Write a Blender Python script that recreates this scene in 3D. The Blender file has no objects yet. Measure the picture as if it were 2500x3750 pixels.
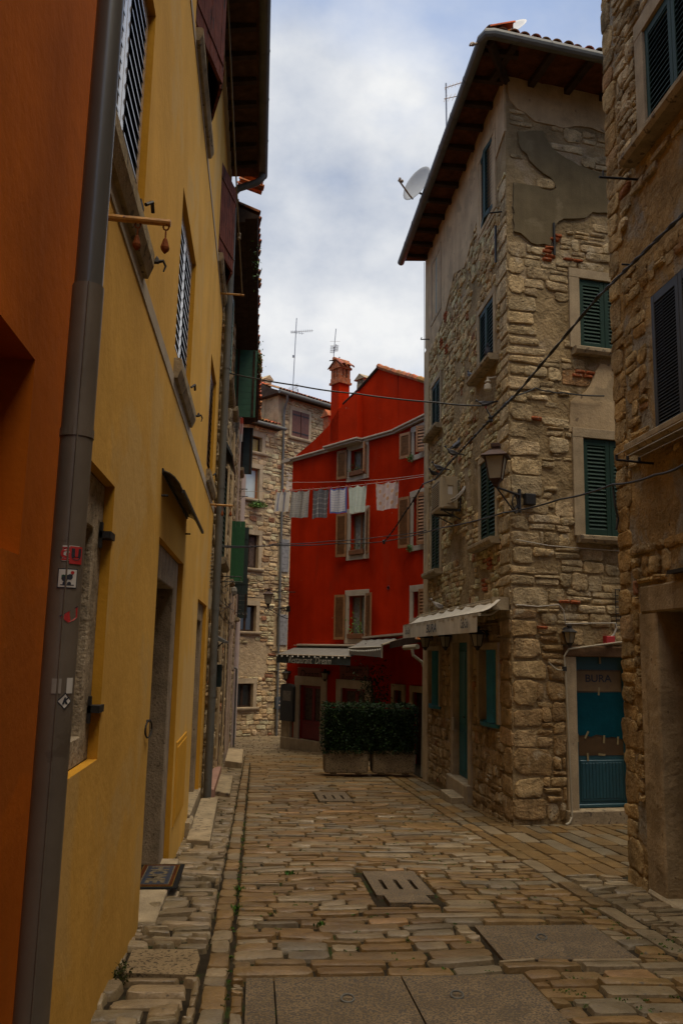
import bpy, math, random
from mathutils import Vector as V3, Matrix, noise as mnoise
random.seed(7)
rnd = random.random
def ru(a, b): return a + (b - a) * random.random()
SC = bpy.context.scene
# ------------------------------------------------------------------ camera
FPX = 3116.0
_Y = V3((-305, -505, -FPX)).normalized()
_Z = V3((400, 18975, -FPX)); _Z = (_Z - _Y * _Z.dot(_Y)).normalized()
_X = _Y.cross(_Z)
RC = Matrix((_X, _Y, _Z))            # camera space -> world (x right, y along the street, z up)
CAM = V3((0, 0, 1.6))
cd = bpy.data.cameras.new('camera'); cam = bpy.data.objects.new('camera', cd)
SC.collection.objects.link(cam); SC.camera = cam
cam.matrix_world = Matrix.Translation(CAM) @ RC.to_4x4()
cd.sensor_fit = 'VERTICAL'; cd.sensor_height = 36.0; cd.sensor_width = 24.0
cd.lens = FPX / 3750 * 36.0
cd.clip_start = 0.05; cd.clip_end = 900
# ------------------------------------------------------------------ world and light
SUN_EL, SUN_AZ = math.radians(74), math.radians(150)
w = bpy.data.worlds.new('World'); SC.world = w; w.use_nodes = True
nt = w.node_tree; nt.nodes.clear(); L = nt.links
def wn(t, **k):
    n = nt.nodes.new(t)
    for a, b in k.items(): setattr(n, a, b)
    return n
out = wn('ShaderNodeOutputWorld'); bg = wn('ShaderNodeBackground'); bg.inputs[1].default_value = 0.10
sky = wn('ShaderNodeTexSky', sky_type='NISHITA', sun_disc=False, sun_elevation=SUN_EL, sun_rotation=SUN_AZ)
sky.air_density = 1.0; sky.dust_density = 1.0
tc = wn('ShaderNodeTexCoord'); mp = wn('ShaderNodeMapping')
mp.inputs['Scale'].default_value = (1.0, 1.0, 1.35); mp.inputs['Location'].default_value = (1.37, 0.42, 0.55)
n1 = wn('ShaderNodeTexNoise'); n1.inputs['Scale'].default_value = 2.3; n1.inputs['Detail'].default_value = 7; n1.inputs['Roughness'].default_value = 0.52; n1.inputs['Distortion'].default_value = 0.25
n2 = wn('ShaderNodeTexNoise'); n2.inputs['Scale'].default_value = 4.2; n2.inputs['Detail'].default_value = 8; n2.inputs['Roughness'].default_value = 0.55
cr = wn('ShaderNodeValToRGB'); cr.color_ramp.elements[0].position = 0.42; cr.color_ramp.elements[1].position = 0.66
cr2 = wn('ShaderNodeValToRGB'); cr2.color_ramp.elements[0].position = 0.40; cr2.color_ramp.elements[0].color = (1.80, 2.05, 2.55, 1)
cr2.color_ramp.elements[1].position = 0.70; cr2.color_ramp.elements[1].color = (3.75, 3.78, 3.80, 1)
hz = wn('ShaderNodeMixRGB', blend_type='MULTIPLY'); hz.inputs[0].default_value = 1; hz.inputs[2].default_value = (0.95, 1.0, 1.12, 1)
mx = wn('ShaderNodeMixRGB')
L.new(tc.outputs['Generated'], mp.inputs[0]); L.new(mp.outputs[0], n1.inputs[0]); L.new(mp.outputs[0], n2.inputs[0])
dn = wn('ShaderNodeVectorMath', operation='DOT_PRODUCT'); dn.inputs[1].default_value = (RC @ V3((1120 - 1250, 1875 - 760, -FPX))).normalized(); L.new(tc.outputs['Generated'], dn.inputs[0])
dr_ = wn('ShaderNodeMapRange', interpolation_type='SMOOTHSTEP'); dr_.inputs[1].default_value = .965; dr_.inputs[2].default_value = .999; dr_.inputs[4].default_value = .13; L.new(dn.outputs['Value'], dr_.inputs[0])   # the brighter cloud bank low over the street
ad = wn('ShaderNodeMath', operation='ADD'); L.new(n1.outputs[0], ad.inputs[0]); L.new(dr_.outputs[0], ad.inputs[1])
ad2 = wn('ShaderNodeMath', operation='ADD'); L.new(n2.outputs[0], ad2.inputs[0]); L.new(dr_.outputs[0], ad2.inputs[1])
L.new(ad.outputs[0], cr.inputs[0]); L.new(ad2.outputs[0], cr2.inputs[0])
mxb = wn('ShaderNodeMixRGB'); mxb.inputs[0].default_value = 0.8; mxb.inputs[2].default_value = (1.35, 1.85, 2.9, 1)
L.new(sky.outputs[0], hz.inputs[1]); L.new(hz.outputs[0], mxb.inputs[1])
L.new(cr.outputs[0], mx.inputs[0]); L.new(mxb.outputs[0], mx.inputs[1]); L.new(cr2.outputs[0], mx.inputs[2])
sx = wn('ShaderNodeSeparateXYZ'); L.new(tc.outputs['Generated'], sx.inputs[0])
zr = wn('ShaderNodeMapRange', interpolation_type='SMOOTHSTEP'); zr.inputs[1].default_value = .66; zr.inputs[2].default_value = .97; zr.inputs[3].default_value = 0; zr.inputs[4].default_value = 1
L.new(sx.outputs[2], zr.inputs[0])
zc = wn('ShaderNodeMixRGB'); zc.inputs[1].default_value = (1, 1, 1, 1); zc.inputs[2].default_value = (3.7, 3.25, 2.5, 1); L.new(zr.outputs[0], zc.inputs[0])   # overcast sky brightest overhead; warm boost added above the view to light the street
zm = wn('ShaderNodeMixRGB', blend_type='MULTIPLY'); zm.inputs[0].default_value = 1; L.new(mx.outputs[0], zm.inputs[1]); L.new(zc.outputs[0], zm.inputs[2])
L.new(zm.outputs[0], bg.inputs[0]); L.new(bg.outputs[0], out.inputs[0])
sl = bpy.data.lights.new('sun', 'SUN'); sl.energy = 1.5; sl.angle = math.radians(50); sl.color = (1.0, 0.84, 0.60)
so = bpy.data.objects.new('sun', sl); SC.collection.objects.link(so)
sd = V3((math.sin(SUN_AZ) * math.cos(SUN_EL), math.cos(SUN_AZ) * math.cos(SUN_EL), math.sin(SUN_EL)))
so.rotation_euler = sd.to_track_quat('Z', 'Y').to_euler()
SC.view_settings.view_transform = 'Standard'; SC.view_settings.look = 'None'
SC.view_settings.exposure = 1.26; SC.view_settings.gamma = 1
SC.render.engine = 'CYCLES'
SC.cycles.max_bounces = 5; SC.cycles.diffuse_bounces = 2; SC.cycles.glossy_bounces = 2
SC.cycles.transmission_bounces = 3; SC.cycles.transparent_max_bounces = 6
# ------------------------------------------------------------------ helpers
def gz(y): return -.055 * y if y < 13 else -.715 - .047 * (y - 13)
def ray(px, py): return RC @ V3((px - 1250, -(py - 1875), -FPX))
def gpt(px, py):
    y = 10.0
    r = ray(px, py)
    for i in range(60):
        t = (gz(y) - 1.6) / r.z
        y = .5 * y + .5 * (t * r.y)
    return CAM + r * t
def on_y(px, py, Y):
    r = ray(px, py); return CAM + r * (Y / r.y)
def on_x(px, py, X):
    r = ray(px, py); return CAM + r * (X / r.x)
def on_z(px, py, Z):
    r = ray(px, py); return CAM + r * ((Z - 1.6) / r.z)
class Fr:
    """a wall's own frame: u along the wall, v up, n out of the wall"""
    def __init__(s, O, u, n, v=(0, 0, 1)):
        s.O = V3(O); s.u = V3(u).normalized(); s.n = V3(n).normalized(); s.v = V3(v).normalized()
    def __call__(s, a, b, c=0): return s.O + s.u * a + s.v * b + s.n * c
    def hit(s, px, py, c=0):
        r = ray(px, py); O = s.O + s.n * c
        t = (O - CAM).dot(s.n) / r.dot(s.n)
        p = CAM + r * t - s.O
        return p.dot(s.u), p.dot(s.v)
    def sub(s, a, b, c, ang):
        """frame hinged on the vertical line at (a,b,c), turned outwards by ang degrees"""
        q = math.radians(ang)
        return Fr(s(a, b, c), s.u * math.cos(q) + s.n * math.sin(q), s.n * math.cos(q) - s.u * math.sin(q), s.v)
W0 = Fr((0, 0, 0), (1, 0, 0), (0, 1, 0))
class MB:
    def __init__(s): s.V = []; s.F = []; s.M = []; s.C = []; s.usec = False
    def add(s, vs, fs, m=0, col=None):
        n = len(s.V); s.V.extend([tuple(v) for v in vs])
        for f in fs: s.F.append([n + i for i in f]); s.M.append(m)
        if col is not None: s.usec = True
        s.C.extend([col or (1, 1, 1)] * len(vs))
        return s
    def quad(s, p, m=0, col=None): return s.add(p, [list(range(len(p)))], m, col)
    def hexa(s, p, m=0, col=None):
        return s.add(p, [(0, 3, 2, 1), (4, 5, 6, 7), (0, 1, 5, 4), (1, 2, 6, 5), (2, 3, 7, 6), (3, 0, 4, 7)], m, col)
    def box(s, fr, a0, a1, b0, b1, c0, c1, m=0, col=None, bev=0):
        if bev > 0:
            bev = min(bev, abs(a1 - a0) * .45, abs(b1 - b0) * .45)
            P = []
            for c, i in ((c0, 0), (c1 - bev * (1 if c1 > c0 else -1), 0), (c1, bev)):
                for a, b in ((a0 + i, b0 + i), (a1 - i, b0 + i), (a1 - i, b1 - i), (a0 + i, b1 - i)): P.append(fr(a, b, c))
            F = [(0, 3, 2, 1), (8, 9, 10, 11)]
            for k in (0, 4):
                for i in range(4): j = (i + 1) % 4; F.append((k + i, k + j, k + 4 + j, k + 4 + i))
            return s.add(P, F, m, col)
        P = [fr(a, b, c) for c in (c0, c1) for a, b in ((a0, b0), (a1, b0), (a1, b1), (a0, b1))]
        return s.hexa(P, m, col)
    def prism(s, pts, d, m=0, col=None):
        """closed outline pts extruded by vector d"""
        n = len(pts); d = V3(d); P = [V3(p) for p in pts] + [V3(p) + d for p in pts]
        F = [list(range(n))[::-1], [n + i for i in range(n)]] + [(i, (i + 1) % n, n + (i + 1) % n, n + i) for i in range(n)]
        return s.add(P, F, m, col)
    def tube(s, pts, r, seg=8, m=0, col=None, close=False):
        pts = [V3(p) for p in pts]; n = len(pts)
        rs = r if isinstance(r, (list, tuple)) else [r] * n
        P = []; prev = None
        for i, p in enumerate(pts):
            if close: t = pts[(i + 1) % n] - pts[i - 1]
            else: t = pts[min(i + 1, n - 1)] - pts[max(i - 1, 0)]
            t = t.normalized() if t.length > 1e-9 else V3((0, 0, 1))
            if prev is None:
                h = V3((0, 0, 1)) if abs(t.z) < .9 else V3((1, 0, 0))
                x = t.cross(h).normalized()
            else:
                x = (prev - t * prev.dot(t))
                x = x.normalized() if x.length > 1e-6 else t.cross(V3((0, 1, 0))).normalized()
            prev = x; y = t.cross(x)
            for k in range(seg):
                q = 2 * math.pi * k / seg
                P.append(p + (x * math.cos(q) + y * math.sin(q)) * rs[i])
        F = []
        for i in range(n if close else n - 1):
            j = (i + 1) % n
            for k in range(seg):
                l = (k + 1) % seg; F.append((i * seg + k, i * seg + l, j * seg + l, j * seg + k))
        if not close: F.append(list(range(seg))[::-1]); F.append([(n - 1) * seg + k for k in range(seg)])
        return s.add(P, F, m, col)
    def lathe(s, O, prof, seg=12, axis=(0, 0, 1), m=0, col=None, rot=0, sx=1, sy=1):
        ax = V3(axis).normalized(); h = V3((0, 1, 0)) if abs(ax.y) < .9 else V3((1, 0, 0))
        x = ax.cross(h).normalized(); y = ax.cross(x); O = V3(O); P = []
        for r, z in prof:
            for k in range(seg):
                q = 2 * math.pi * k / seg + rot
                P.append(O + ax * z + (x * math.cos(q) * sx + y * math.sin(q) * sy) * max(r, 1e-4))
        F = []
        for i in range(len(prof) - 1):
            for k in range(seg): l = (k + 1) % seg; F.append((i * seg + k, i * seg + l, (i + 1) * seg + l, (i + 1) * seg + k))
        F.append(list(range(seg))[::-1]); F.append([(len(prof) - 1) * seg + k for k in range(seg)])
        return s.add(P, F, m, col)
    def build(s, name, mats, parent=None, smooth=False, recalc=True):
        me = bpy.data.meshes.new(name)
        o = bpy.data.objects.new(name, me); SC.collection.objects.link(o)
        off = V3((0, 0, 0))
        if parent is not None:
            o.parent = parent; q = parent
            while q is not None: off += q.location; q = q.parent
        elif s.V:
            xs = [v[0] for v in s.V]; ys = [v[1] for v in s.V]; zs = [v[2] for v in s.V]
            off = V3(((min(xs) + max(xs)) / 2, (min(ys) + max(ys)) / 2, min(zs))); o.location = off
        me.from_pydata([(v[0] - off.x, v[1] - off.y, v[2] - off.z) for v in s.V], [], s.F)
        if not isinstance(mats, (list, tuple)): mats = [mats]
        for m in mats: me.materials.append(m)
        if len(mats) > 1: me.polygons.foreach_set('material_index', s.M)
        if smooth: me.polygons.foreach_set('use_smooth', [True] * len(s.F))
        if s.usec:
            ca = me.color_attributes.new('Col', 'FLOAT_COLOR', 'POINT')
            buf = []
            for c in s.C: buf.extend((c[0], c[1], c[2], 1))
            ca.data.foreach_set('color', buf)
        me.update()
        if recalc:
            import bmesh
            bm = bmesh.new(); bm.from_mesh(me); bmesh.ops.recalc_face_normals(bm, faces=bm.faces); bm.to_mesh(me); bm.free()
        if smooth and smooth != 'all':
            try: me.set_sharp_from_angle(angle=math.radians(40))
            except Exception: pass
        return o
def tag(o, label=None, cat=None, group=None, kind=None):
    if label: o['label'] = label
    if cat: o['category'] = cat
    if group: o['group'] = group
    if kind: o['kind'] = kind
    return o
def thing(name, loc, label, cat, group=None):
    o = bpy.data.objects.new(name, None); SC.collection.objects.link(o); o.location = loc
    o.empty_display_size = .2
    return tag(o, label, cat, group)
def copy_tree(o, parent=None):
    c = o.copy(); SC.collection.objects.link(c); c.parent = parent
    for ch in [x for x in SC.objects if x.parent == o]: copy_tree(ch, c)
    return c
# ------------------------------------------------------------------ materials
def M(name, col, rough=.8, var=.12, scale=2.5, bump=.15, bscale=30, metal=0, vcol=False, streak=0, sscale=6,
      spots=None, spotscale=18, spotth=.62, alpha=None, coat=0, patch=None, patchscale=1.2, patchth=.6, bdist=.02, fine=0, fscale=180, spec=None, wear=None, wearscale=9, wearth=.62, wearst=(1, 1, 1), bump2=0, b2scale=9, b2dist=.05):
    m = bpy.data.materials.new(name); m.use_nodes = True; t = m.node_tree; N = t.nodes; K = t.links
    bs = N['Principled BSDF']; bs.inputs['Roughness'].default_value = rough; bs.inputs['Metallic'].default_value = metal
    if coat: bs.inputs['Coat Weight'].default_value = coat; bs.inputs['Coat Roughness'].default_value = .15
    if spec is None and rough >= .75: spec = .06
    if spec is not None: bs.inputs['Specular IOR Level'].default_value = spec
    co = N.new('ShaderNodeTexCoord').outputs['Object']
    def noise(sc, det=5, ro=.6, st=None, dist=0):
        n = N.new('ShaderNodeTexNoise'); n.inputs['Scale'].default_value = sc; n.inputs['Detail'].default_value = det
        n.inputs['Roughness'].default_value = ro; n.inputs['Distortion'].default_value = dist
        if st:
            mpp = N.new('ShaderNodeMapping'); mpp.inputs['Scale'].default_value = st; K.new(co, mpp.inputs[0]); K.new(mpp.outputs[0], n.inputs[0])
        else: K.new(co, n.inputs[0])
        return n.outputs[0]
    def mix(f, a, b, bt='MIX'):
        x = N.new('ShaderNodeMixRGB'); x.blend_type = bt
        for i, q in enumerate((f, a, b)):
            if hasattr(q, 'node'): K.new(q, x.inputs[i])
            else: x.inputs[i].default_value = q if i == 0 else (*q[:3], 1)
        return x.outputs[0]
    def ramp(f, lo, hi):
        x = N.new('ShaderNodeMapRange'); x.inputs[1].default_value = lo; x.inputs[2].default_value = hi; K.new(f, x.inputs[0]); return x.outputs[0]
    base = col
    if vcol:
        a = N.new('ShaderNodeAttribute'); a.attribute_name = 'Col'; base = mix(1.0, col, a.outputs[0], 'MULTIPLY')
    lo = tuple(max(0, 1 - var * 1.6) for i in range(3)); hi = tuple(1 + var for i in range(3))
    c = base
    if var > 0:
        c = mix(1.0, c, mix(ramp(noise(scale), .3, .7), lo, hi), 'MULTIPLY')
    if patch:
        c = mix(ramp(noise(patchscale, 6, .6, None, .4), patchth, patchth + .06), c, patch)
    if streak:
        c = mix(ramp(noise(sscale, 4, .6, (1, 1, .07)), .42, .75), c, mix(1.0, c, (1 - streak, 1 - streak * 1.05, 1 - streak * 1.1), 'MULTIPLY'))
    if fine:
        c = mix(1.0, c, mix(ramp(noise(fscale, 2, .5), .3, .7), (1 - fine,) * 3, (1 + fine,) * 3), 'MULTIPLY')
    if spots:
        c = mix(ramp(noise(spotscale, 3, .5), spotth, spotth + .05), c, spots)
    if wear:
        c = mix(ramp(noise(wearscale, 6, .65, wearst), wearth, wearth + .04), c, wear)
    if hasattr(c, 'node'): K.new(c, bs.inputs['Base Color'])
    else: bs.inputs['Base Color'].default_value = (*c[:3], 1)
    if bump:
        b = N.new('ShaderNodeBump'); b.inputs['Strength'].default_value = bump; b.inputs['Distance'].default_value = bdist
        K.new(noise(bscale, 6, .65), b.inputs['Height'])
        if bump2:
            b2 = N.new('ShaderNodeBump'); b2.inputs['Strength'].default_value = bump2; b2.inputs['Distance'].default_value = b2dist
            K.new(noise(b2scale, 5, .6, None, .5), b2.inputs['Height']); K.new(b2.outputs[0], b.inputs['Normal'])
        K.new(b.outputs[0], bs.inputs['Normal'])
    return m
m_yellow = M('yellow_plaster', (.64, .36, .080), .9, .10, .9, .18, 12, streak=.07, sscale=3, fine=.03, fscale=35, patch=(.60, .37, .12), patchscale=.6, patchth=.54, wear=(.40, .25, .08), wearscale=2.2, wearth=.68, wearst=(1, 1, .3), bump2=.25, b2scale=3, b2dist=.03)
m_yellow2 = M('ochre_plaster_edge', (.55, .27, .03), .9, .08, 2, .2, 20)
m_orange = M('orange_plaster', (.48, .118, .008), .9, .16, 1.0, .2, 12, streak=.12, sscale=3, fine=.03, fscale=40, patch=(.42, .11, .012), patchscale=1.1, patchth=.54)
m_red = M('red_plaster', (.40, .021, .003), .88, .18, .8, .3, 16, streak=.18, sscale=2.2, spec=.02, wear=(.33, .022, .006), wearscale=1.6, wearth=.58, wearst=(1, 1, .25), spots=(.30, .16, .10), spotscale=5, spotth=.73, fine=.05, fscale=50)
m_red2 = M('dark_red_paint', (.16, .012, .012), .6, .1, 3, .1, 20)
m_band = M('pale_grey_trim', (.40, .33, .25), .8, .1, 3, .2, 20)
m_mortar = M('lime_mortar', (.42, .31, .18), .95, .22, 2.2, .8, 26, streak=.12, patch=(.40, .30, .18), patchscale=1.5, patchth=.55, fine=.12, fscale=50, bump2=.8, b2scale=9, b2dist=.05)
m_mortar_dark = M('dark_mortar', (.32, .23, .12), .95, .25, 2.2, .8, 26, patch=(.36, .27, .165), patchscale=1.3, patchth=.55, fine=.12, fscale=50, bump2=.9, b2scale=8, b2dist=.06)
m_stone = M('rough_limestone', (1, 1, 1), .9, .32, 6, 1.0, 26, vcol=True, spots=(.14, .10, .055), spotscale=20, spotth=.66, patch=(.50, .40, .26), patchscale=3.1, patchth=.60, fine=.14, fscale=60, bdist=.035, streak=.15, sscale=4, bump2=.8, b2scale=7, b2dist=.06)
m_stone_far = M('rubble_limestone', (.82, .82, .86), .9, .32, 3, 1.0, 14, vcol=True, spots=(.14, .10, .07), spotscale=9, spotth=.68, bdist=.04, fine=.15, fscale=35)
m_trim = M('dressed_stone', (.40, .31, .195), .85, .16, 4, .35, 40, streak=.22, spots=(.22, .17, .12), spotscale=30, spotth=.68, fine=.1, fscale=90)
m_trim_dirty = M('mottled_stone_surround', (.42, .335, .235), .9, .3, 9, .9, 45, spots=(.19, .14, .09), spotscale=26, spotth=.60, fine=.25, fscale=80, streak=.3)
m_sill = M('weathered_sill_stone', (.34, .265, .165), .9, .22, 6, .5, 35, spots=(.14, .11, .08), spotscale=14, spotth=.6, fine=.12)
m_patch = M('grey_cement_patch', (.175, .135, .075), .95, .16, 2.5, .3, 40, streak=.15, patch=(.23, .18, .105), patchscale=1.8, patchth=.58, fine=.08)
m_plaster_old = M('old_sand_plaster', (.49, .36, .21), .95, .16, 1.8, .5, 22, streak=.18, patch=(.36, .27, .16), patchscale=1.4, patchth=.56, spots=(.20, .14, .09), spotscale=9, spotth=.68, fine=.1)
m_white_pl = M('whitewashed_plaster', (.60, .56, .50), .9, .12, 3, .3, 20, streak=.3)
m_pink_pl = M('pinkish_plaster', (.42, .32, .25), .9, .12, 3, .3, 20, streak=.2)
m_brick = M('old_brick', (.36, .11, .045), .9, .3, 12, .6, 30, spots=(.30, .2, .13), spotscale=20, spotth=.6)
m_terra = M('terracotta_tile', (.42, .17, .08), .9, .3, 5, .5, 30, vcol=True, spots=(.15, .11, .08), spotscale=12, spotth=.6, wear=(.10, .09, .05), wearscale=5, wearth=.6)
m_soffit_dk = M('near_black_soffit_boards', (.085, .045, .026), .9, .3, 6, .4, 25)  # near-black brown for the yellow house eaves
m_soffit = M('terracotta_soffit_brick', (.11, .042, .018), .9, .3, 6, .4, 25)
m_rafter = M('dark_rafter_wood', (.055, .036, .025), .85, .25, 5, .3, 20)
m_gutter = M('grey_steel_gutter', (.115, .112, .10), .6, .12, 4, .05, 20, metal=.2, spec=.3, wear=(.10, .09, .08), wearscale=4, wearth=.6)
m_pipe = M('grey_plastic_drainpipe', (.075, .074, .072), .32, .06, 4, .02, 20, metal=.0, coat=.3, spec=.6)
m_pipe2 = M('galvanised_drainpipe', (.165, .135, .105), .42, .12, 5, .05, 20, metal=.25, wear=(.115, .09, .068), wearscale=6, wearth=.62)
m_green = M('dark_green_paint', (.010, .034, .020), .6, .12, 6, .05, 30, spec=.25)
m_green2 = M('bottle_green_boards', (.012, .070, .030), .6, .15, 6, .15, 30, wear=(.10, .10, .07), wearscale=14, wearth=.70)
m_green3 = M('bright_green_boards', (.014, .090, .026), .6, .15, 6, .15, 30)
m_greenblk = M('blackish_green_boards', (.010, .022, .018), .6, .15, 6, .1, 30)
m_greengrey = M('faded_green_shutter', (.16, .22, .17), .7, .15, 6, .1, 30)
m_charc = M('charcoal_shutter_paint', (.030, .034, .036), .5, .12, 6, .05, 30, coat=.1)
m_redbr = M('peeling_maroon_paint', (.135, .042, .026), .8, .2, 7, .3, 30, wear=(.035, .022, .018), wearscale=12, wearth=.58, wearst=(1, 1, .25))
m_brshut = M('closed_brown_shutter', (.11, .036, .018), .65, .15, 7, .1, 30)
m_louv = M('glossy_dark_louvre', (.030, .018, .014), .28, .12, 6, .04, 30, coat=.5)
m_stile_glare = M('louvre_stile_sky_glare', (.40, .37, .34), .22, .04, 6, .02, 30, coat=.5)  # sky glare on the glossy brown stiles, painted in as light grey
m_woodsh = M('honey_brown_louvre_wood', (.26, .12, .045), .6, .18, 8, .15, 30)
m_greysh = M('weathered_grey_boards', (.22, .21, .20), .85, .2, 8, .2, 30)
m_dark = M('dark_interior', (.012, .010, .009), .9, 0, 1, 0)
m_glass = M('dark_window_glass', (.018, .018, .018), .08, 0, 1, 0, spec=.7)
m_paneblue = M('pale_curtained_glass', (.40, .46, .44), .3, .08, 2, 0, coat=.4)
m_paneyel = M('yellow_patterned_glass', (.30, .20, .03), .4, .3, 30, .1, 40)
m_curtain = M('lace_curtain', (.22, .20, .17), .9, .25, 14, .2, 20)
m_dcurtain = M('dim_curtain', (.10, .07, .055), .9, .3, 12, .1, 20)
m_sash = M('brown_sash_wood', (.17, .065, .025), .55, .15, 8, .1, 30)
m_sashor = M('orange_brown_sash', (.26, .085, .022), .5, .15, 8, .1, 30)
m_dkwood = M('old_dark_wood', (.045, .026, .017), .8, .3, 6, .3, 22)
m_blue = M('teal_blue_paint', (.008, .062, .082), .5, .12, 5, .08, 30, coat=.1)
m_blue2 = M('lighter_teal_paint', (.016, .125, .155), .5, .12, 5, .08, 30, spec=.3)
m_bluecloth = M('turquoise_paper', (.003, .052, .072), .8, .12, 5, .4, 6)
m_iron = M('black_wrought_iron', (.018, .016, .015), .6, .1, 8, .1, 30, metal=.3)
m_rust = M('rusty_copper_lantern', (.050, .019, .008), .65, .3, 12, .1, 30, metal=.2)
m_ypole = M('yellow_painted_rod', (.42, .20, .035), .5, .25, 20, .1, 30, wear=(.16, .06, .02), wearscale=18, wearth=.62)
m_rope = M('weathered_rope', (.20, .16, .11), .9, .1, 20, .2, 60)
m_rusty = M('rusty_weight', (.20, .06, .02), .8, .3, 20, .2, 40)
m_cable = M('black_cable', (.012, .012, .012), .5, 0, 1, 0)
m_wcable = M('pale_cable', (.38, .34, .28), .6, .05, 4, 0)
m_cream = M('cream_painted_metal', (.34, .29, .20), .5, .08, 5, .02, 20)
m_awncream = M('cream_canvas', (.56, .50, .40), .85, .08, 5, .15, 50, streak=.15)
m_awngrey = M('grey_canvas', (.20, .185, .165), .85, .08, 5, .15, 50)
m_awngreen = M('slate_valance_canvas', (.055, .062, .060), .85, .15, 5, .15, 50)
m_dish = M('grey_dish_enamel', (.33, .33, .31), .5, .05, 5, 0)
m_tan = M('tan_painted_arm', (.25, .17, .11), .6, .1, 5, 0)
m_lampglass = M('frosted_lantern_glass', (.30, .26, .18), .35, .1, 6, 0)
m_alu = M('aerial_aluminium', (.25, .25, .26), .4, .05, 6, 0, metal=.6)
m_letterw = M('cream_lettering', (.50, .47, .40), .8, 0, 1, 0)
m_letterk = M('dark_lettering', (.015, .018, .03), .7, 0, 1, 0)
m_letterr = M('sign_red', (.42, .02, .02), .6, .05, 5, 0)
m_stw = M('sticker_white', (.55, .52, .48), .5, .05, 5, 0)
m_leaf = M('hedge_leaf', (.020, .042, .010), .6, .3, 9, 0, vcol=True, spec=.2)
m_leafb = M('fresh_green_leaf', (.09, .19, .03), .6, .25, 9, 0, vcol=True)
m_moss = M('joint_weed_green', (.07, .13, .025), .8, .3, 9, 0, vcol=True)
m_soil = M('dark_soil', (.03, .022, .015), .95, .3, 9, .4, 30)
m_aggr = M('exposed_aggregate_concrete', (.24, .175, .10), .9, .12, 4, .6, 60, spots=(.075, .055, .035), spotscale=42, spotth=.55, fine=.2, fscale=120)
m_pigeon = M('grey_feather', (1, 1, 1), .7, .15, 30, .1, 60, vcol=True)
m_pink = M('pink_doorstep', (.36, .21, .16), .85, .15, 5, .3, 30)
m_ac = M('beige_ac_casing', (.40, .32, .20), .5, .06, 5, .02, 20)
m_acdark = M('ac_grille_dark', (.06, .048, .035), .6, .05, 5, 0)
# ------------------------------------------------------------------ stone laying
def stone(mb, mf, a, b, wd, hg, rel, jit, col, m=1, tilt=.15, dome=.25, rad=.16, soft=0):
    """one hand-cut block: irregular chipped outline, bevelled rim, uneven face"""
    x0, x1, y0, y1 = -wd / 2, wd / 2, -hg / 2, hg / 2; r0 = min(wd, hg) * rad
    c4 = [(x0, y0), (x1, y0), (x1, y1), (x0, y1)]
    c4 = [(x + ru(-jit, jit) * 1.3, y + ru(-jit, jit) * 1.3) for x, y in c4]
    P = []
    for i in range(4):
        (ax, ay), (bx, by) = c4[i], c4[(i + 1) % 4]; L_ = math.hypot(bx - ax, by - ay); r = min(r0 * ru(.3, 1.5), L_ * .3)
        n_ = 2 if L_ > .16 else 1
        ts = [r / L_] + [(k + 1 + ru(-.25, .25)) / (n_ + 1) for k in range(n_)] + [1 - min(r0 * ru(.3, 1.5), L_ * .3) / L_]
        nx, ny = (by - ay) / L_, -(bx - ax) / L_
        for k, t in enumerate(ts):
            q = ru(-jit, jit) * .6 if 0 < k < len(ts) - 1 else 0
            P.append((ax + (bx - ax) * t + nx * q, ay + (by - ay) * t + ny * q))
    n = len(P); d = min(wd, hg) * .5
    i1 = min(.003 + rel * .12 + soft * .3, d * .2); i2 = min(i1 + (.010 + rel * .3 if not soft else soft), d * .6)
    ta, tb = ru(-tilt, tilt) * rel, ru(-tilt, tilt) * rel
    def inset(p, i): return (p[0] * (1 - 2 * i / wd), p[1] * (1 - 2 * i / hg))
    vs = []
    for p in P: vs.append(mf(a + p[0], b + p[1], -.012))
    h1 = .80 if not soft else .86
    for p in P: q = inset(p, i1); vs.append(mf(a + q[0], b + q[1], rel * h1 * ru(.85, 1.1) + ta * q[0] / wd + tb * q[1] / hg))
    for p in P: q = inset(p, i2); vs.append(mf(a + q[0], b + q[1], rel * (ru(.88, 1.1) if not soft else ru(.97, 1.02)) + ta * q[0] / wd + tb * q[1] / hg))
    vs.append(mf(a + ru(-.1, .1) * wd, b, rel * (1 + dome * ru(-.3, 1) if not soft else 1.0)))
    fs = []
    for k in (0, n):
        for i in range(n): j = (i + 1) % n; fs.append((k + i, k + j, k + n + j, k + n + i))
    for i in range(n): fs.append((2 * n + i, 2 * n + (i + 1) % n, 3 * n))
    mb.add(vs, fs, m, col)
PAL = [(.46, .35, .21), (.42, .32, .19), (.38, .29, .18), (.49, .385, .24), (.44, .31, .16), (.40, .32, .21), (.47, .33, .16), (.35, .275, .18)]
def scol(br=1.0, pal=PAL, odd=.06):
    c = random.choice(pal); k = ru(.84, 1.12) * br
    if rnd() < odd: c = random.choice([(.42, .24, .11), (.34, .16, .08), (.46, .30, .15)])
    return tuple(x * k for x in c)
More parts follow.
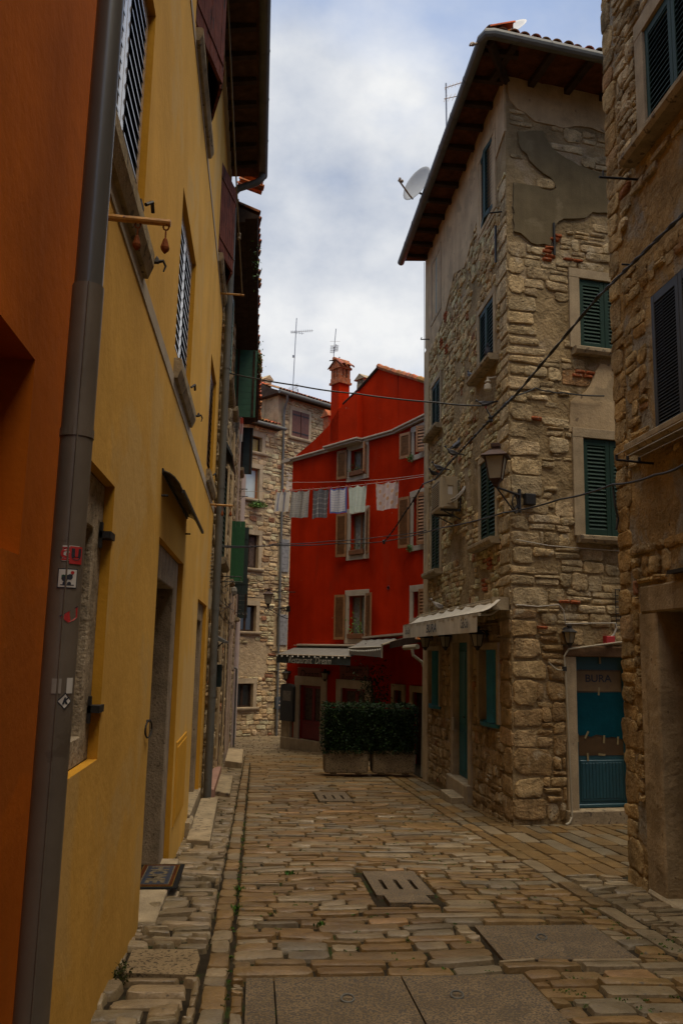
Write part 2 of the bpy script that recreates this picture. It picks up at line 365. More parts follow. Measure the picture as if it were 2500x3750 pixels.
def lay(mb, mf, a0, a1, b0, b1, h=(.12, .2), l=(.2, .5), gap=.018, rel=.025, jit=.008, keep=None, colf=scol, m=1, wob=.02, split=.15, tilt=.4, dome=.2, rad=.28, skip=0, relv=.4, clip=None, soft=0, nz=0):
    b = b0; row = 0
    while b < b1 - .03:
        hh = ru(*h)
        if b + hh > b1 - .04: hh = b1 - b
        a = a0 - ru(0, l[0]) * 0; first = True
        ph = ru(0, 6.28)
        while a < a1 - .02:
            ll = ru(*l)
            if hh > h[0] * 1.3 and rnd() < .2: ll *= 1.3
            if first: ll *= ru(.5, 1); first = False
            if a + ll > a1 - l[0] * .4: ll = a1 - a
            ca, cb = a + ll / 2, b + hh / 2 + wob * math.sin(a * 1.7 + ph * .15 + row * .11)
            parts = [(ca, cb, ll - gap, hh - gap)]
            if rnd() < split and hh > .11:
                q = ru(.35, .65)
                parts = [(ca, cb - hh / 2 + hh * q / 2, ll - gap, hh * q - gap), (ca, cb + hh / 2 - hh * (1 - q) / 2, ll - gap, hh * (1 - q) - gap)]
            for (x, y, ww, h_) in parts:
                if ww < .03 or h_ < .025 or rnd() < skip: continue
                if nz and mnoise.noise(V3((x * 1.3, y * 1.6, nz))) + .35 * mnoise.noise(V3((x * 4, y * 4, nz))) > .24: continue
                todo = [(x - ww / 2, x + ww / 2, y - h_ / 2, y + h_ / 2)]
                for R in (getattr(keep, 'rects', None) or clip or ()):
                    nxt = []
                    for (p, q, r, s_) in todo:
                        g = gap * .4; A0, A1, B0, B1 = R[0] - g, R[1] + g, R[2] - g, R[3] + g
                        if q <= A0 or p >= A1 or s_ <= B0 or r >= B1: nxt.append((p, q, r, s_)); continue
                        if r < B0 and B0 - r > .04: nxt.append((p, q, r, B0))
                        if s_ > B1 and s_ - B1 > .04: nxt.append((p, q, B1, s_))
                        r2, s2 = max(r, B0), min(s_, B1)
                        if s2 - r2 > .035:
                            if p < A0 and A0 - p > .05: nxt.append((p, A0, r2, s2))
                            if q > A1 and q - A1 > .05: nxt.append((A1, q, r2, s2))
                    todo = nxt
                for (p, q, r, s_) in todo:
                    x_, y_, w2, h2 = (p + q) / 2, (r + s_) / 2, q - p, s_ - r
                    if w2 < .03 or h2 < .025: continue
                    if keep and not getattr(keep, 'rects', None) and not keep(x_, y_, w2, h2): continue
                    stone(mb, mf, x_, y_, w2, h2, rel * ru(1 - relv, 1 + relv), min(jit, w2 * .12, h2 * .14), colf(), m, tilt, dome, rad, soft)
            a += ll
        b += hh; row += 1
def hitbox(rects, mar=.0):
    def k(x, y, w_, h_):
        for (p, q, r, s) in rects:
            if x + w_ / 2 > p + mar and x - w_ / 2 < q - mar and y + h_ / 2 > r + mar and y - h_ / 2 < s - mar: return False
        return True
    k.rects = [(p + mar, q - mar, r + mar, s - mar) for (p, q, r, s) in rects]
    return k
def inpoly(x, y, P):
    c = False; n = len(P); j = n - 1
    for i in range(n):
        if (P[i][1] > y) != (P[j][1] > y) and x < (P[j][0] - P[i][0]) * (y - P[i][1]) / (P[j][1] - P[i][1]) + P[i][0]: c = not c
        j = i
    return c
def ragged(P, step=.07, amp=.03):
    """outline with a broken, irregular edge"""
    R = []
    for i in range(len(P)):
        a, b = P[i], P[(i + 1) % len(P)]; d = math.hypot(b[0] - a[0], b[1] - a[1]); n = max(1, int(d / step))
        nx, ny = -(b[1] - a[1]) / (d + 1e-6), (b[0] - a[0]) / (d + 1e-6)
        for k in range(n):
            t = k / n; q = ru(-amp, amp) if k else 0
            R.append((a[0] + (b[0] - a[0]) * t + nx * q, a[1] + (b[1] - a[1]) * t + ny * q))
    return R
def wall_sheet(mb, fr, a0, a1, b0, b1, ops, m=0, c=0, rm=None):
    """front face of a wall with real openings and their reveals; ops = (a0,a1,b0,b1,depth)"""
    A = sorted(set([a0, a1] + [x for o in ops for x in o[:2] if a0 < x < a1])); B = sorted(set([b0, b1] + [x for o in ops for x in o[2:4] if b0 < x < b1]))
    for i in range(len(A) - 1):
        for j in range(len(B) - 1):
            x, y = (A[i] + A[i + 1]) / 2, (B[j] + B[j + 1]) / 2
            if any(o[0] < x < o[1] and o[2] < y < o[3] for o in ops): continue
            mb.quad([fr(A[i], B[j], c), fr(A[i + 1], B[j], c), fr(A[i + 1], B[j + 1], c), fr(A[i], B[j + 1], c)], m)
    for o in ops:
        p, q, r, s, d = o[:5]; R = rm if rm is not None else m
        P = [(p, r), (q, r), (q, s), (p, s)]
        for k in range(4):
            (x, y), (z, t) = P[k], P[(k + 1) % 4]
            mb.quad([fr(x, y, c), fr(z, t, c), fr(z, t, c - d), fr(x, y, c - d)], R)
def shell(mb, fr, a0, a1, b0, b1, dep, m=0):
    """the hidden sides, back and top of a house behind its front sheet"""
    for P in (((a0, b0, 0), (a0, b1, 0), (a0, b1, -dep), (a0, b0, -dep)), ((a1, b0, 0), (a1, b1, 0), (a1, b1, -dep), (a1, b0, -dep)),
              ((a0, b1, 0), (a1, b1, 0), (a1, b1, -dep), (a0, b1, -dep)), ((a0, b0, -dep), (a1, b0, -dep), (a1, b1, -dep), (a0, b1, -dep))):
        mb.quad([fr(*p) for p in P], m)
# ------------------------------------------------------------------ shutters and windows
def leaf_mb(fr, wd, b0, b1, kind='louvre', t=.035, m=0, m2=1, st=.055, pitch=.055, flip=1, rails=(), th=.007, proud=0):
    mb = MB(); w0, w1 = (0, wd) if wd > 0 else (wd, 0)
    if kind == 'louvre':
        mb.box(fr, w0, w0 + st, b0, b1, -t, 0, m2, bev=.004); mb.box(fr, w1 - st, w1, b0, b1, -t, 0, m2, bev=.004)
        rr = [b0, b1 - st * 1.3] + [r for r in rails]
        for r in rr: mb.box(fr, w0 + st, w1 - st, r, r + st * 1.3, -t, -.003, m2)
        y = b0 + st * 1.3
        while y < b1 - st * 1.4:
            if not any(r - .02 < y < r + st * 1.3 for r in rails):
                P = [fr(w0 + st, y, -.004 + proud), fr(w1 - st, y, -.004 + proud), fr(w1 - st, y + pitch * .95, -t + .004), fr(w0 + st, y + pitch * .95, -t + .004)]
                n = fr.v * th
                mb.hexa([P[0], P[1], P[2], P[3]] + [p + n for p in P], m)
            y += pitch
    else:  # boards
        nb = max(2, int(round(abs(wd) / .11))) if kind == 'vplank' else max(3, int(round((b1 - b0) / .15)))
        for i in range(nb):
            o = ru(0, .004)
            if kind == 'vplank': mb.box(fr, w0 + (w1 - w0) * i / nb + .002, w0 + (w1 - w0) * (i + 1) / nb - .002, b0, b1, -t, -o, m, bev=.003)
            else: mb.box(fr, w0, w1, b0 + (b1 - b0) * i / nb + .002, b0 + (b1 - b0) * (i + 1) / nb - .002, -t, -o, m, bev=.003)
        if kind == 'vplank':
            for q in (.14, .82): mb.box(fr, w0 + .01, w1 - .02, b0 + (b1 - b0) * q, b0 + (b1 - b0) * q + .045, 0, .009, m2)
        else:
            for q in (.1, .8): mb.box(fr, w0 + (w1 - w0) * q, w0 + (w1 - w0) * q + .05, b0 + .02, b1 - .02, -t - .012, -t, m2)
    return mb
def shutter(parent, fr, a, b0, b1, wd, ang, c=.01, mat=None, mat2=None, kind='louvre', **k):
    """wd>0: leaf runs towards +a when closed; ang = opening angle"""
    f = fr.sub(a, 0, c, 0)
    if wd > 0: f = fr.sub(a, 0, c, ang)
    else: f = fr.sub(a, 0, c, -ang)
    mb = leaf_mb(f, wd, b0, b1, kind, **k)
    return mb.build('shutter', [mat, mat2 or mat], parent)
def surround(parent, fr, a0, a1, b0, b1, wt=.12, c0=-.005, c1=.02, mat=None, dep=.0, bottom=True, lin=None, name='frame'):
    mb = MB(); lin = lin or wt
    mb.box(fr, a0 - wt, a0, b0, b1, c0 - dep, c1, 0, bev=.004); mb.box(fr, a1, a1 + wt, b0, b1, c0 - dep, c1, 0, bev=.004)
    mb.box(fr, a0 - wt, a1 + wt, b1, b1 + lin, c0 - dep, c1 + .003, 0, bev=.004)
    if bottom: mb.box(fr, a0 - wt, a1 + wt, b0 - wt * .8, b0, c0 - dep, c1 + .003, 0, bev=.004)
    return mb.build(name, mat, parent)
def sill(parent, fr, a0, a1, b, h=.09, out=.13, mat=None, ins=-.02):
    mb = MB()
    P = [(ins, b - h), (out - .03, b - h), (out, b - h * .55), (out, b - .012), (out - .015, b), (ins, b)]
    mb.prism([fr(a0, y, x) for x, y in P], fr.u * (a1 - a0))
    return mb.build('sill', mat, parent)
def window(root, fr, a0, a1, b0, b1, dep=.18, sash=None, glass=None, cur=None, mull=1, rails=0, name='window', fw=.045):
    """window = the sash and glass, set back in the opening"""
    mb = MB(); c = -dep
    mb.quad([fr(a0, b0, c - .03), fr(a1, b0, c - .03), fr(a1, b1, c - .03), fr(a0, b1, c - .03)], 1)
    mb.box(fr, a0, a0 + fw, b0, b1, c - .05, c, 0); mb.box(fr, a1 - fw, a1, b0, b1, c - .05, c, 0)
    mb.box(fr, a0 + fw, a1 - fw, b0, b0 + fw, c - .05, c - .001, 0); mb.box(fr, a0 + fw, a1 - fw, b1 - fw, b1, c - .05, c - .001, 0)
    for i in range(mull):
        x = a0 + (a1 - a0) * (i + 1) / (mull + 1); mb.box(fr, x - fw * .7, x + fw * .7, b0 + fw, b1 - fw, c - .045, c - .004, 0)
    for i in range(rails):
        y = b0 + (b1 - b0) * (i + 1) / (rails + 1); mb.box(fr, a0 + fw, a1 - fw, y - .015, y + .015, c - .04, c - .006, 0)
    o = mb.build(name, [sash or m_sash, glass or m_glass], root)
    if cur:
        q = MB(); n = 14; cw = (a1 - a0 - 2 * fw)
        for side in (0, 1):
            pts = []
            for i in range(n + 1):
                t = i / n; x = a0 + fw + (cw * (.42 * t) if side == 0 else cw * (1 - .42 * t))
                pts.append((x, c - .026 + .006 * math.sin(i * 2.2)))
            for i in range(n):
                q.quad([fr(pts[i][0], b0 + fw, pts[i][1]), fr(pts[i + 1][0], b0 + fw, pts[i + 1][1]), fr(pts[i + 1][0], b1 - fw, pts[i + 1][1]), fr(pts[i][0], b1 - fw, pts[i][1])])
        q.build('curtain', cur, o)
    return o
def gutter_tube(mb, pts, r=.075, m=0, joint=1.1):
    mb.tube(pts, r, 12, m)
    for i in range(len(pts) - 1):
        a, b = V3(pts[i]), V3(pts[i + 1]); d = (b - a).length; n = int(d / joint)
        for k in range(1, n + 1):
            p = a + (b - a) * (k / (n + 1)); t = (b - a).normalized() * .012
            mb.tube([p - t, p + t], r * 1.07, 12, m)
def pipe_mb(pts, r, bands=(), m=0, mbd=1, joint=None):
    mb = MB(); mb.tube(pts, r, 16, m)
    for p, d in bands:
        d = V3(d).normalized() * .018; p = V3(p); mb.tube([p - d, p + d], r * 1.08, 16, mbd)
    return mb
def tiles(mb, O, along, down, n, length, r=.085, m=0, rows=1, up=(0, 0, 1), pal=None):
    """courses of half-round cover tiles; along = eaves direction, down = slope direction"""
    O = V3(O); al = V3(along).normalized(); dn = V3(down).normalized(); nn = V3(up)
    nn = al.cross(dn); nn = nn if nn.z > 0 else -nn
    pal = pal or [(1, 1, 1), (.8, .75, .7), (1.15, 1.0, .85), (.65, .6, .55), (1.05, .85, .7), (.9, .95, .95)]
    sp = r * 2.05; seg = 7
    for i in range(n):
        for row in range(rows):
            col = tuple(x * ru(.7, 1.2) for x in random.choice(pal))
            p = O + al * (sp * (i + .5)) - dn * (row * length * .85) + nn * (ru(0, .012) + row * .004)
            off = ru(-.04, .03); P = []
            for s_, rr in ((0, r), (1, r * .82)):
                for k in range(seg + 1):
                    q = math.pi * k / seg
                    P.append(p + dn * (off - s_ * length) + al * (math.cos(q) * rr) + nn * (math.sin(q) * rr * .75 + (.018 if s_ == 0 else 0)))
            for s_, rr in ((0, r - .016), (1, r * .82 - .016)):
                for k in range(seg + 1):
                    q = math.pi * k / seg
                    P.append(p + dn * (off - s_ * length) + al * (math.cos(q) * rr) + nn * (math.sin(q) * rr * .75 + (.018 if s_ == 0 else 0) - .004))
            g = seg + 1; F = []
            for k in range(seg): F.append((k, k + 1, g + k + 1, g + k)); F.append((2 * g + k, 2 * g + k + 1, 3 * g + k + 1, 3 * g + k)); F.append((k, k + 1, 2 * g + k + 1, 2 * g + k))
            mb.add(P, F, m, col)
def text_into(mb, s, size, fr, a, b, c=.003, m=0, shear=0, sx=1.0, bold=0, align='CENTER', thick=.002):
    cu = bpy.data.curves.new('t', 'FONT'); cu.body = s; cu.size = size; cu.shear = shear; cu.align_x = align; cu.align_y = 'CENTER'; cu.offset = bold; cu.resolution_u = 3
    to = bpy.data.objects.new('t', cu); SC.collection.objects.link(to)
    dg = bpy.context.evaluated_depsgraph_get(); me = to.evaluated_get(dg).to_mesh()
    vs = [fr(a + v.co.x * sx, b + v.co.y, c) for v in me.vertices]; fs = [list(p.vertices) for p in me.polygons]
    mb.add(vs, fs, m); to.evaluated_get(dg).to_mesh_clear()
    bpy.data.objects.remove(to); bpy.data.curves.remove(cu)
def leaves(mb, pts, size=.05, pal=((1, 1, 1),), nrm=None, m=0):
    for p in pts:
        u = V3((ru(-1, 1), ru(-1, 1), ru(-1, 1))).normalized(); 
        if nrm is not None: u = (u + V3(nrm) * .2).normalized()
        v = u.cross(V3((ru(-1, 1), ru(-1, 1), ru(-1, 1)))).normalized(); n = u.cross(v); s = size * ru(.6, 1.3)
        k = random.choice(pal); k = tuple(x * ru(.7, 1.25) for x in k); p = V3(p)
        mb.add([p - u * s, p + v * s * .42 + n * s * .12, p + u * s, p - v * s * .42 + n * s * .12], [(0, 1, 2), (0, 2, 3)], m, k)
# ------------------------------------------------------------------ the ground
def gf(x, y, c=0): return V3((x, y, gz(y) + c))
mb = MB()
ys = [-40, -20, -10, 0, 2, 4, 6, 8, 10, 11.5, 13, 15, 17, 20, 25, 30, 36, 45, 60, 90, 150, 300, 600]
def gzz(y): return gz(y) if y < 36 else gz(36)
for i in range(len(ys) - 1):
    mb.quad([V3((-300, ys[i], gzz(ys[i]) - .02)), V3((300, ys[i], gzz(ys[i]) - .02)), V3((300, ys[i + 1], gzz(ys[i + 1]) - .02)), V3((-300, ys[i + 1], gzz(ys[i + 1]) - .02))])
m_joint = M('joint_earth', (.032, .024, .015), .95, .35, 4, .6, 30, patch=(.028, .040, .012), patchscale=3.2, patchth=.56, fine=.2)
tag(mb.build('ground', m_joint, recalc=False), kind='structure')
m_cob = M('worn_limestone_paving', (1, 1, 1), .33, .2, 5, .5, 28, vcol=True, fine=.14, fscale=70, bdist=.018, spots=(.10, .08, .055), spotscale=26, spotth=.66, spec=.5, bump2=.35, b2scale=14, b2dist=.012)
m_slab = M('bush_hammered_granite_slab', (.215, .155, .092), .75, .22, 2.2, .8, 70, patch=(.165, .122, .075), patchscale=2.5, patchth=.56, spots=(.10, .085, .07), spotscale=75, spotth=.5, fine=.35, fscale=90)
GP = [(0.209, 0.128, 0.048), (0.197, 0.124, 0.048), (0.212, 0.128, 0.05), (0.19, 0.118, 0.048), (0.204, 0.121, 0.043), (0.182, 0.117, 0.05), (0.216, 0.136, 0.055), (0.204, 0.12, 0.042), (0.243, 0.18, 0.102), (0.225, 0.172, 0.102), (0.261, 0.194, 0.107), (0.18, 0.141, 0.086)]
def gcol(): 
    c = random.choice(GP); k = ru(.80, 1.10)
    if rnd() < .012: c = (.36, .21, .09)
    return tuple(x * k for x in c)
def gcol2():
    c = random.choice([(.23, .165, .09), (.21, .155, .085), (.25, .18, .10), (.19, .145, .082), (.26, .195, .11)]); k = ru(.78, 1.12); return tuple(x * k for x in c)
SLABS = [(-.01, 1.66, 4.2, 5.38), (1.60, 2.52, 5.64, 6.50), (1.02, 1.58, 7.08, 8.52), (-.74, -.28, 5.42, 5.95), (1.05, 1.62, 14.0, 15.5)]
kp = hitbox(SLABS, .0)
kmain = kp
mb = MB()
wv = lambda a, b, c: gf(a, b + .025 * math.sin(a * 2.1 + b * .7) + .012 * math.sin(a * 5.3 + b * 2.1), c - .012 + .005 * math.sin(a * 3 + b * 1.3))
lay(mb, wv, -.09, 2.76, 2.6, 9.0, (.105, .19), (.18, .50), .016, .021, .008, kmain, gcol, 0, .0, .06, .5, .12, .17, relv=.45, soft=.009)
lay(mb, wv, -.09, 2.76, 9.0, 14.0, (.11, .20), (.20, .55), .015, .019, .008, kmain, gcol, 0, .0, .05, .5, .12, .16, relv=.45, soft=.008)
lay(mb, wv, -.09, 2.76, 14.0, 21.5, (.13, .22), (.35, .8), .020, .018, .008, kmain, gcol, 0, .0, .0, .4, .1, .2, relv=.5)
# kerb line and gutter strip along the left
sw = lambda a, b, c: gf(b, a, c - .01)
lay(mb, lambda a, b, c: wv(b, a, c + .002), 2.6, 24, -.25, -.10, (.16, .17), (.16, .42), .012, .018, .008, None, gcol, 0, 0, 0, .4, .1, .2, soft=.01)
# the strip beside the yellow house
lay(mb, wv, -.86, -.25, 2.6, 13.2, (.08, .22), (.14, .42), .021, .030, .012, hitbox([SLABS[3]], .0), gcol2, 0, 0, .12, .6, .15, .15, relv=.6, soft=.006)
lay(mb, wv, -.86, -.25, 13.2, 24, (.12, .24), (.2, .5), .020, .016, .010, None, gcol2, 0, 0, .1, .5, .1, .3)
lay(mb, wv, -.86, 3.5, 24, 37, (.25, .42), (.3, .5), .02, .01, .008, None, gcol2, 0, 0, 0, .4, .1, .15)
lay(mb, wv, -.25, 2.76, 21.5, 24, (.18, .28), (.3, .6), .02, .01, .008, None, gcol, 0, 0, 0, .4, .1, .2)
# right gutter line and the paving towards the side lane
lay(mb, lambda a, b, c: wv(b, a, c + .002), 2.6, 24, 2.77, 2.94, (.17, .18), (.3, .7), .012, .018, .008, None, gcol, 0, 0, 0, .4, .1, .25)
lay(mb, wv, 2.95, 3.50, 2.6, 8.3, (.10, .18), (.18, .36), .018, .020, .010, None, gcol2, 0, 0, .1, .6, .15, .25, relv=.6, soft=.01)
lay(mb, sw, 8.3, 11.55, 2.95, 9.5, (.16, .26), (.4, .9), .018, .012, .008, None, gcol, 0, 0, 0, .5, .1, .2)
lay(mb, sw, 11.55, 20.5, 2.95, 3.46, (.16, .26), (.3, .7), .018, .012, .008, None, gcol, 0, 0, 0, .5, .1, .2)
lay(mb, sw, 11.55, 14, 3.46, 9.5, (.16, .26), (.4, .9), .018, .012, .008, None, gcol, 0, 0, 0, .5, .1, .2)
tag(mb.build('street', m_cob, smooth=True, recalc=False), kind='structure')
def slab(name, pts, th, mat, label, cat='slab', group=None):
    b = MB(); n = len(pts)
    b.prism([gf(x, y, -.03) for x, y in pts], V3((0, 0, .03 + th)), 0)
    o = b.build(name, mat); tag(o, label, cat, group); return o
def ring_pull(parent, x, y, th, r=.035, mat=None):
    b = MB(); b.tube([gf(x + r * math.cos(q), y + r * math.sin(q) * .8, th + .012 + .012 * math.sin(q)) for q in [k * 2 * math.pi / 14 for k in range(14)]], .006, 6, close=True)
    b.build('lifting_ring', m_gutter, parent)
t = thing('manhole_cover', gf(.8, 4.8, 0), 'wide speckled grey granite cover of three slabs across the bottom foreground of the street', 'manhole cover', 'stone inspection covers in the paving')
for (x0, x1) in ((.0, .155), (.165, .905), (.915, 1.65)):
    b = MB(); b.prism([gf(x, y, -.03) for x, y in ((x0, 3.9), (x1, 3.9), (x1, 5.36), (x0, 5.36))], V3((0, 0, .036))); b.build('slab', m_slab, t)
ring_pull(t, .55, 4.95, .006); ring_pull(t, 1.16, 4.98, .006)
t = thing('manhole_cover', gf(2.05, 6.05, 0), 'single smooth grey granite slab with an iron ring, right of the middle of the cobbles', 'manhole cover', 'stone inspection covers in the paving')
b = MB(); b.prism([gf(x, y, -.03) for x, y in ((1.62, 5.66), (2.50, 5.64), (2.52, 6.49), (1.64, 6.49))], V3((0, 0, .034))); b.build('slab', m_slab, t)
ring_pull(t, 2.02, 6.12, .004)
def drain(x0, x1, y0, y1, label, front=True):
    t = thing('drain_cover', gf((x0 + x1) / 2, y0, 0), label, 'drain cover', 'slotted stone drain covers')
    b = MB(); mid = (x0 + x1) / 2; wd = x1 - x0; ya, yb = y0 + (y1 - y0) * .22, y0 + (y1 - y0) * .62
    sl_ = [mid - wd * .27, mid, mid + wd * .27]; xs = [x0]
    for s_ in sl_: xs += [s_ - .018, s_ + .018]
    xs.append(x1)
    b.prism([gf(x, y, -.05) for x, y in ((x0, yb), (x1, yb), (x1, y1), (x0, y1))], V3((0, 0, .06)))
    b.prism([gf(x, y, -.05) for x, y in ((x0, y0), (x1, y0), (x1, ya), (x0, ya))], V3((0, 0, .06)))
    for i in range(0, len(xs), 2): b.prism([gf(x, y, -.05) for x, y in ((xs[i], ya), (xs[i + 1], ya), (xs[i + 1], yb), (xs[i], yb))], V3((0, 0, .06)))
    b.build('slotted_slab', m_slab, t)
    d = MB(); d.quad([gf(x0 + .05, ya - .02, -.045), gf(x1 - .05, ya - .02, -.045), gf(x1 - .05, yb + .02, -.045), gf(x0 + .05, yb + .02, -.045)]); d.build('shaft', m_dark, t)
    if front: b = MB(); b.prism([gf(x, y, -.03) for x, y in ((x0 + .06, y0 - .30), (x1 - .08, y0 - .32), (x1 - .09, y0 - .03), (x0 + .05, y0 - .03))], V3((0, 0, .05))); b.build('edge_stone', m_slab, t)
drain(1.06, 1.55, 7.46, 8.48, 'grey stone drain cover with three dark slots in the middle of the cobbles')
drain(1.06, 1.60, 14.1, 15.4, 'faint far stone drain cover in the street in front of the concrete planters', False)
b = MB(); b.prism([gf(x, y, -.03) for x, y in ((-.72, 5.46), (-.30, 5.40), (-.29, 5.72), (-.32, 5.93), (-.73, 5.94))], V3((0, 0, .045)))
tag(b.build('paving_slab', m_aggr), 'large rough pitted stone slab beside the foot of the yellow wall', 'paving slab')
# weeds: stuff, nobody could count it
mb = MB()
def tuft(x, y, n, s, h):
    for i in range(n):
        p = gf(x + random.gauss(0, s), y + random.gauss(0, s), 0); k = tuple(q * ru(.5, 1.2) for q in (1, 1, 1)); d = V3((ru(-1, 1), ru(-1, 1), ru(.8, 2))).normalized() * h * ru(.4, 1.1)
        e = d.cross(V3((0, 0, 1))).normalized() * .005 if d.cross(V3((0, 0, 1))).length > .001 else V3((.005, 0, 0))
        mb.add([p - e, p + e, p + d * .6 + e * 1.4, p + d, p + d * .6 - e * 1.4], [(0, 1, 2, 3, 4)], 0, k)
for i in range(420):
    x_, y_ = ru(-.1, 2.75), ru(4.5, 13)
    if any(r[0] - .06 < x_ < r[1] + .06 and r[2] - .06 < y_ < r[3] + .06 for r in SLABS): continue
    tuft(x_, y_, 7, .012, .010)
for i in range(36): tuft(-.10 + ru(-.012, .012), ru(4.5, 12), 7, .010, .014)
for i in range(60): tuft(ru(2.55, 3.2), ru(4.6, 6.2), 9, .02, .012)
for i in range(30): tuft(ru(1.75, 2.7), ru(4.6, 5.6), 9, .02, .012)
for px, py in ((880, 3260), (868, 3330), (815, 3010), (1060, 3200), (1175, 3390)): p = gpt(px, py); tuft(p.x, p.y, 40, .025, .035)
tag(mb.build('weeds', m_moss, recalc=False), kind='stuff')
mb = MB()
for px, py, s in ((448, 3590, .045), (440, 3570, .035), (810, 2990, .04)):
    p = gpt(px, py)
    leaves(mb, [(p.x + random.gauss(0, s * .6), p.y + random.gauss(0, s * 1.5), p.z + abs(random.gauss(0, .03))) for i in range(70)], .013, ((.5, .30, .4), (.35, .2, .25)))
tag(mb.build('weeds', m_moss, recalc=False), kind='stuff')
# ================================================================== LEFT SIDE
XL = -.77
LF = Fr((XL, 0, 0), (0, 1, 0), (1, 0, 0))
LO = Fr((XL + .012, 0, 0), (0, 1, 0), (1, 0, 0))
YS = on_x(318, 1000, XL).y; print('YS', YS)
# ---- orange house
oh = thing('orange_house', (XL, 0, 0), 'deep orange plastered house at the left edge, nearest the camera', 'house')
y1o, z1o = LO.hit(135, 1325); y2o, z2o = LO.hit(65, 2030)
yo = (y1o + y2o) / 2
mb = MB(); wall_sheet(mb, LO, -30, YS, -3, 9.6, [(yo - 1.1, yo, z2o, z1o, .30)], 0)
mb.quad([LO(yo - 1.1, z2o, -.3), LO(yo, z2o, -.3), LO(yo, z1o, -.3), LO(yo - 1.1, z1o, -.3)], 1)
shell(mb, LO, -30, YS, -3, 9.6, 7)
mb.build('wall', [m_orange, m_dkwood], oh, recalc=False)
mb = MB(); mb.prism([(XL - .1, -30, 9.62), (XL + .45, -30, 9.5), (XL + .45, -30, 9.62), (XL - 7, -30, 12)], (0, 30 + YS, 0)); mb.build('roof', m_rafter, oh)
# ---- yellow house
yh = thing('yellow_house', (XL, 8, 0), 'long ochre yellow plastered house with louvred windows along the left of the street', 'house')
Y0, Y1 = YS, 13.32
W1w, W2w, W3w = (3.45, 4.80, 4.06, 5.46), (6.80, 8.28, 4.04, 5.47), (11.15, 12.5, 4.02, 5.55)
TW = [(7.02, 8.86, 7.22, 8.62), (11.5, 13.1, 7.22, 8.62)]
gwin = (3.46, 4.44, 1.05, 2.42); door1 = (6.48, 8.57, -.8, 2.43); door3 = (10.82, 12.62, -.55, 2.22)
ops = [(*W1w, .10), (*W2w, .10), (*W3w, .10), (*TW[0], .2), (*TW[1], .2), (*gwin, .05), (*door1, .05), (*door3, .05)]
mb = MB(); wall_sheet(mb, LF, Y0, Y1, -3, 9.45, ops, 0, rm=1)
for o in ops[:3]: mb.quad([LF(o[0], o[2], -.10), LF(o[1], o[2], -.10), LF(o[1], o[3], -.10), LF(o[0], o[3], -.10)], 2)
for o in ops[3:5]: mb.quad([LF(o[0], o[2], -.2), LF(o[1], o[2], -.2), LF(o[1], o[3], -.2), LF(o[0], o[3], -.2)], 2)
shell(mb, LF, Y0, Y1, -3, 9.45, 7)
mb.build('wall', [m_yellow, m_yellow2, m_dark], yh, recalc=False)
for (p, q, r, c_) in ((Y0, 3.69, 3.80, .008), (5.2, 7.02, 7.10, .008), (Y0, 9.33, 9.45, .05)): mb = MB(); mb.box(LF, p, Y1, q, r, 0, c_); mb.build('string_course', m_band, yh)
for k, (a, b, c, d) in enumerate((W1w, W2w, W3w)):
    sm = [m_stile_glare, m_stile_glare, m_louv][k]
    wnd = MB(); wnd.box(LF, a, a + .02, c, d, -.098, -.06); wnd.box(LF, b - .02, b, c, d, -.098, -.06); wnd.box(LF, a + .02, b - .02, d - .02, d, -.098, -.061)
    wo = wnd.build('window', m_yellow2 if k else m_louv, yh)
    mid = (a + b) / 2
    for (p, q) in ((a + .015, mid - .003), (mid + .003, b - .01)):
        f = LF.sub(p, 0, -.04, 0)
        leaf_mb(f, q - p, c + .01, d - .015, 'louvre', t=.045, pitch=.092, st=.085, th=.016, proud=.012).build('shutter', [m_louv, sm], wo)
    sill(wo, LF, a - .02, b + .10, 3.95, .17, .065, m_sill)
    h = MB(); 
    h.box(LF, b - .10, b + .02, c + .10, c + .125, -.03, .0); h.tube([LF(b - .06, c + .11, .02), LF(b - .02, c + .15, .05), LF(b + .03, c + .11, .05)], .012, 6)
    h.build('shutter_bar', m_iron, wo)
for (a, b, c, d) in TW:
    mb = MB(); mb.box(LF, a, b, c, c + .04, -.16, -.1); mb.box(LF, a, b, d - .04, d, -.16, -.1); mb.box(LF, (a + b) / 2 - .03, (a + b) / 2 + .03, c + .04, d - .04, -.16, -.1)
    wo = mb.build('window', m_dkwood, yh)
    ll = (b - a) / 2 - .03
    shutter(wo, LF, a + .02, c + .03, d - .02, ll, 13.5, .0, m_redbr, m_redbr, 'vplank')
    shutter(wo, LF, b - .02, c + .03, d - .02, -ll, 13.5, .0, m_redbr, m_redbr, 'vplank')
    sill(wo, LF, a + .05, b + .12, c - .01, .13, .07, m_sill)
# ground floor window with mottled stone surround
a, b, c, d = gwin
mb = MB(); c0 = -.05
for q in ((a, a + .2, c, d), (b - .21, b, c, d), (a + .2, b - .21, d - .25, d), (a + .2, b - .21, c, c + .13)):
    mb.box(LF, *q, -.32, -.05, 0, bev=.006)
fo = mb.build('window', m_trim_dirty, yh)
mb = MB(); mb.box(LF, a + .2, b - .21, c + .13, d - .25, -.34, -.30, 0); mb.box(LF, a + .2, b - .21, c + .7, c + .74, -.30, -.28, 0); mb.build('sash', m_dkwood, fo)
for z in (1.16, 2.02):
    mb = MB(); mb.box(LF, b - .10, b + .03, z + .12, z + .155, -.045, .012); mb.box(LF, b - .10, b - .075, z + .07, z + .2, -.045, -.03); mb.build('hinge_pin', m_iron, fo)
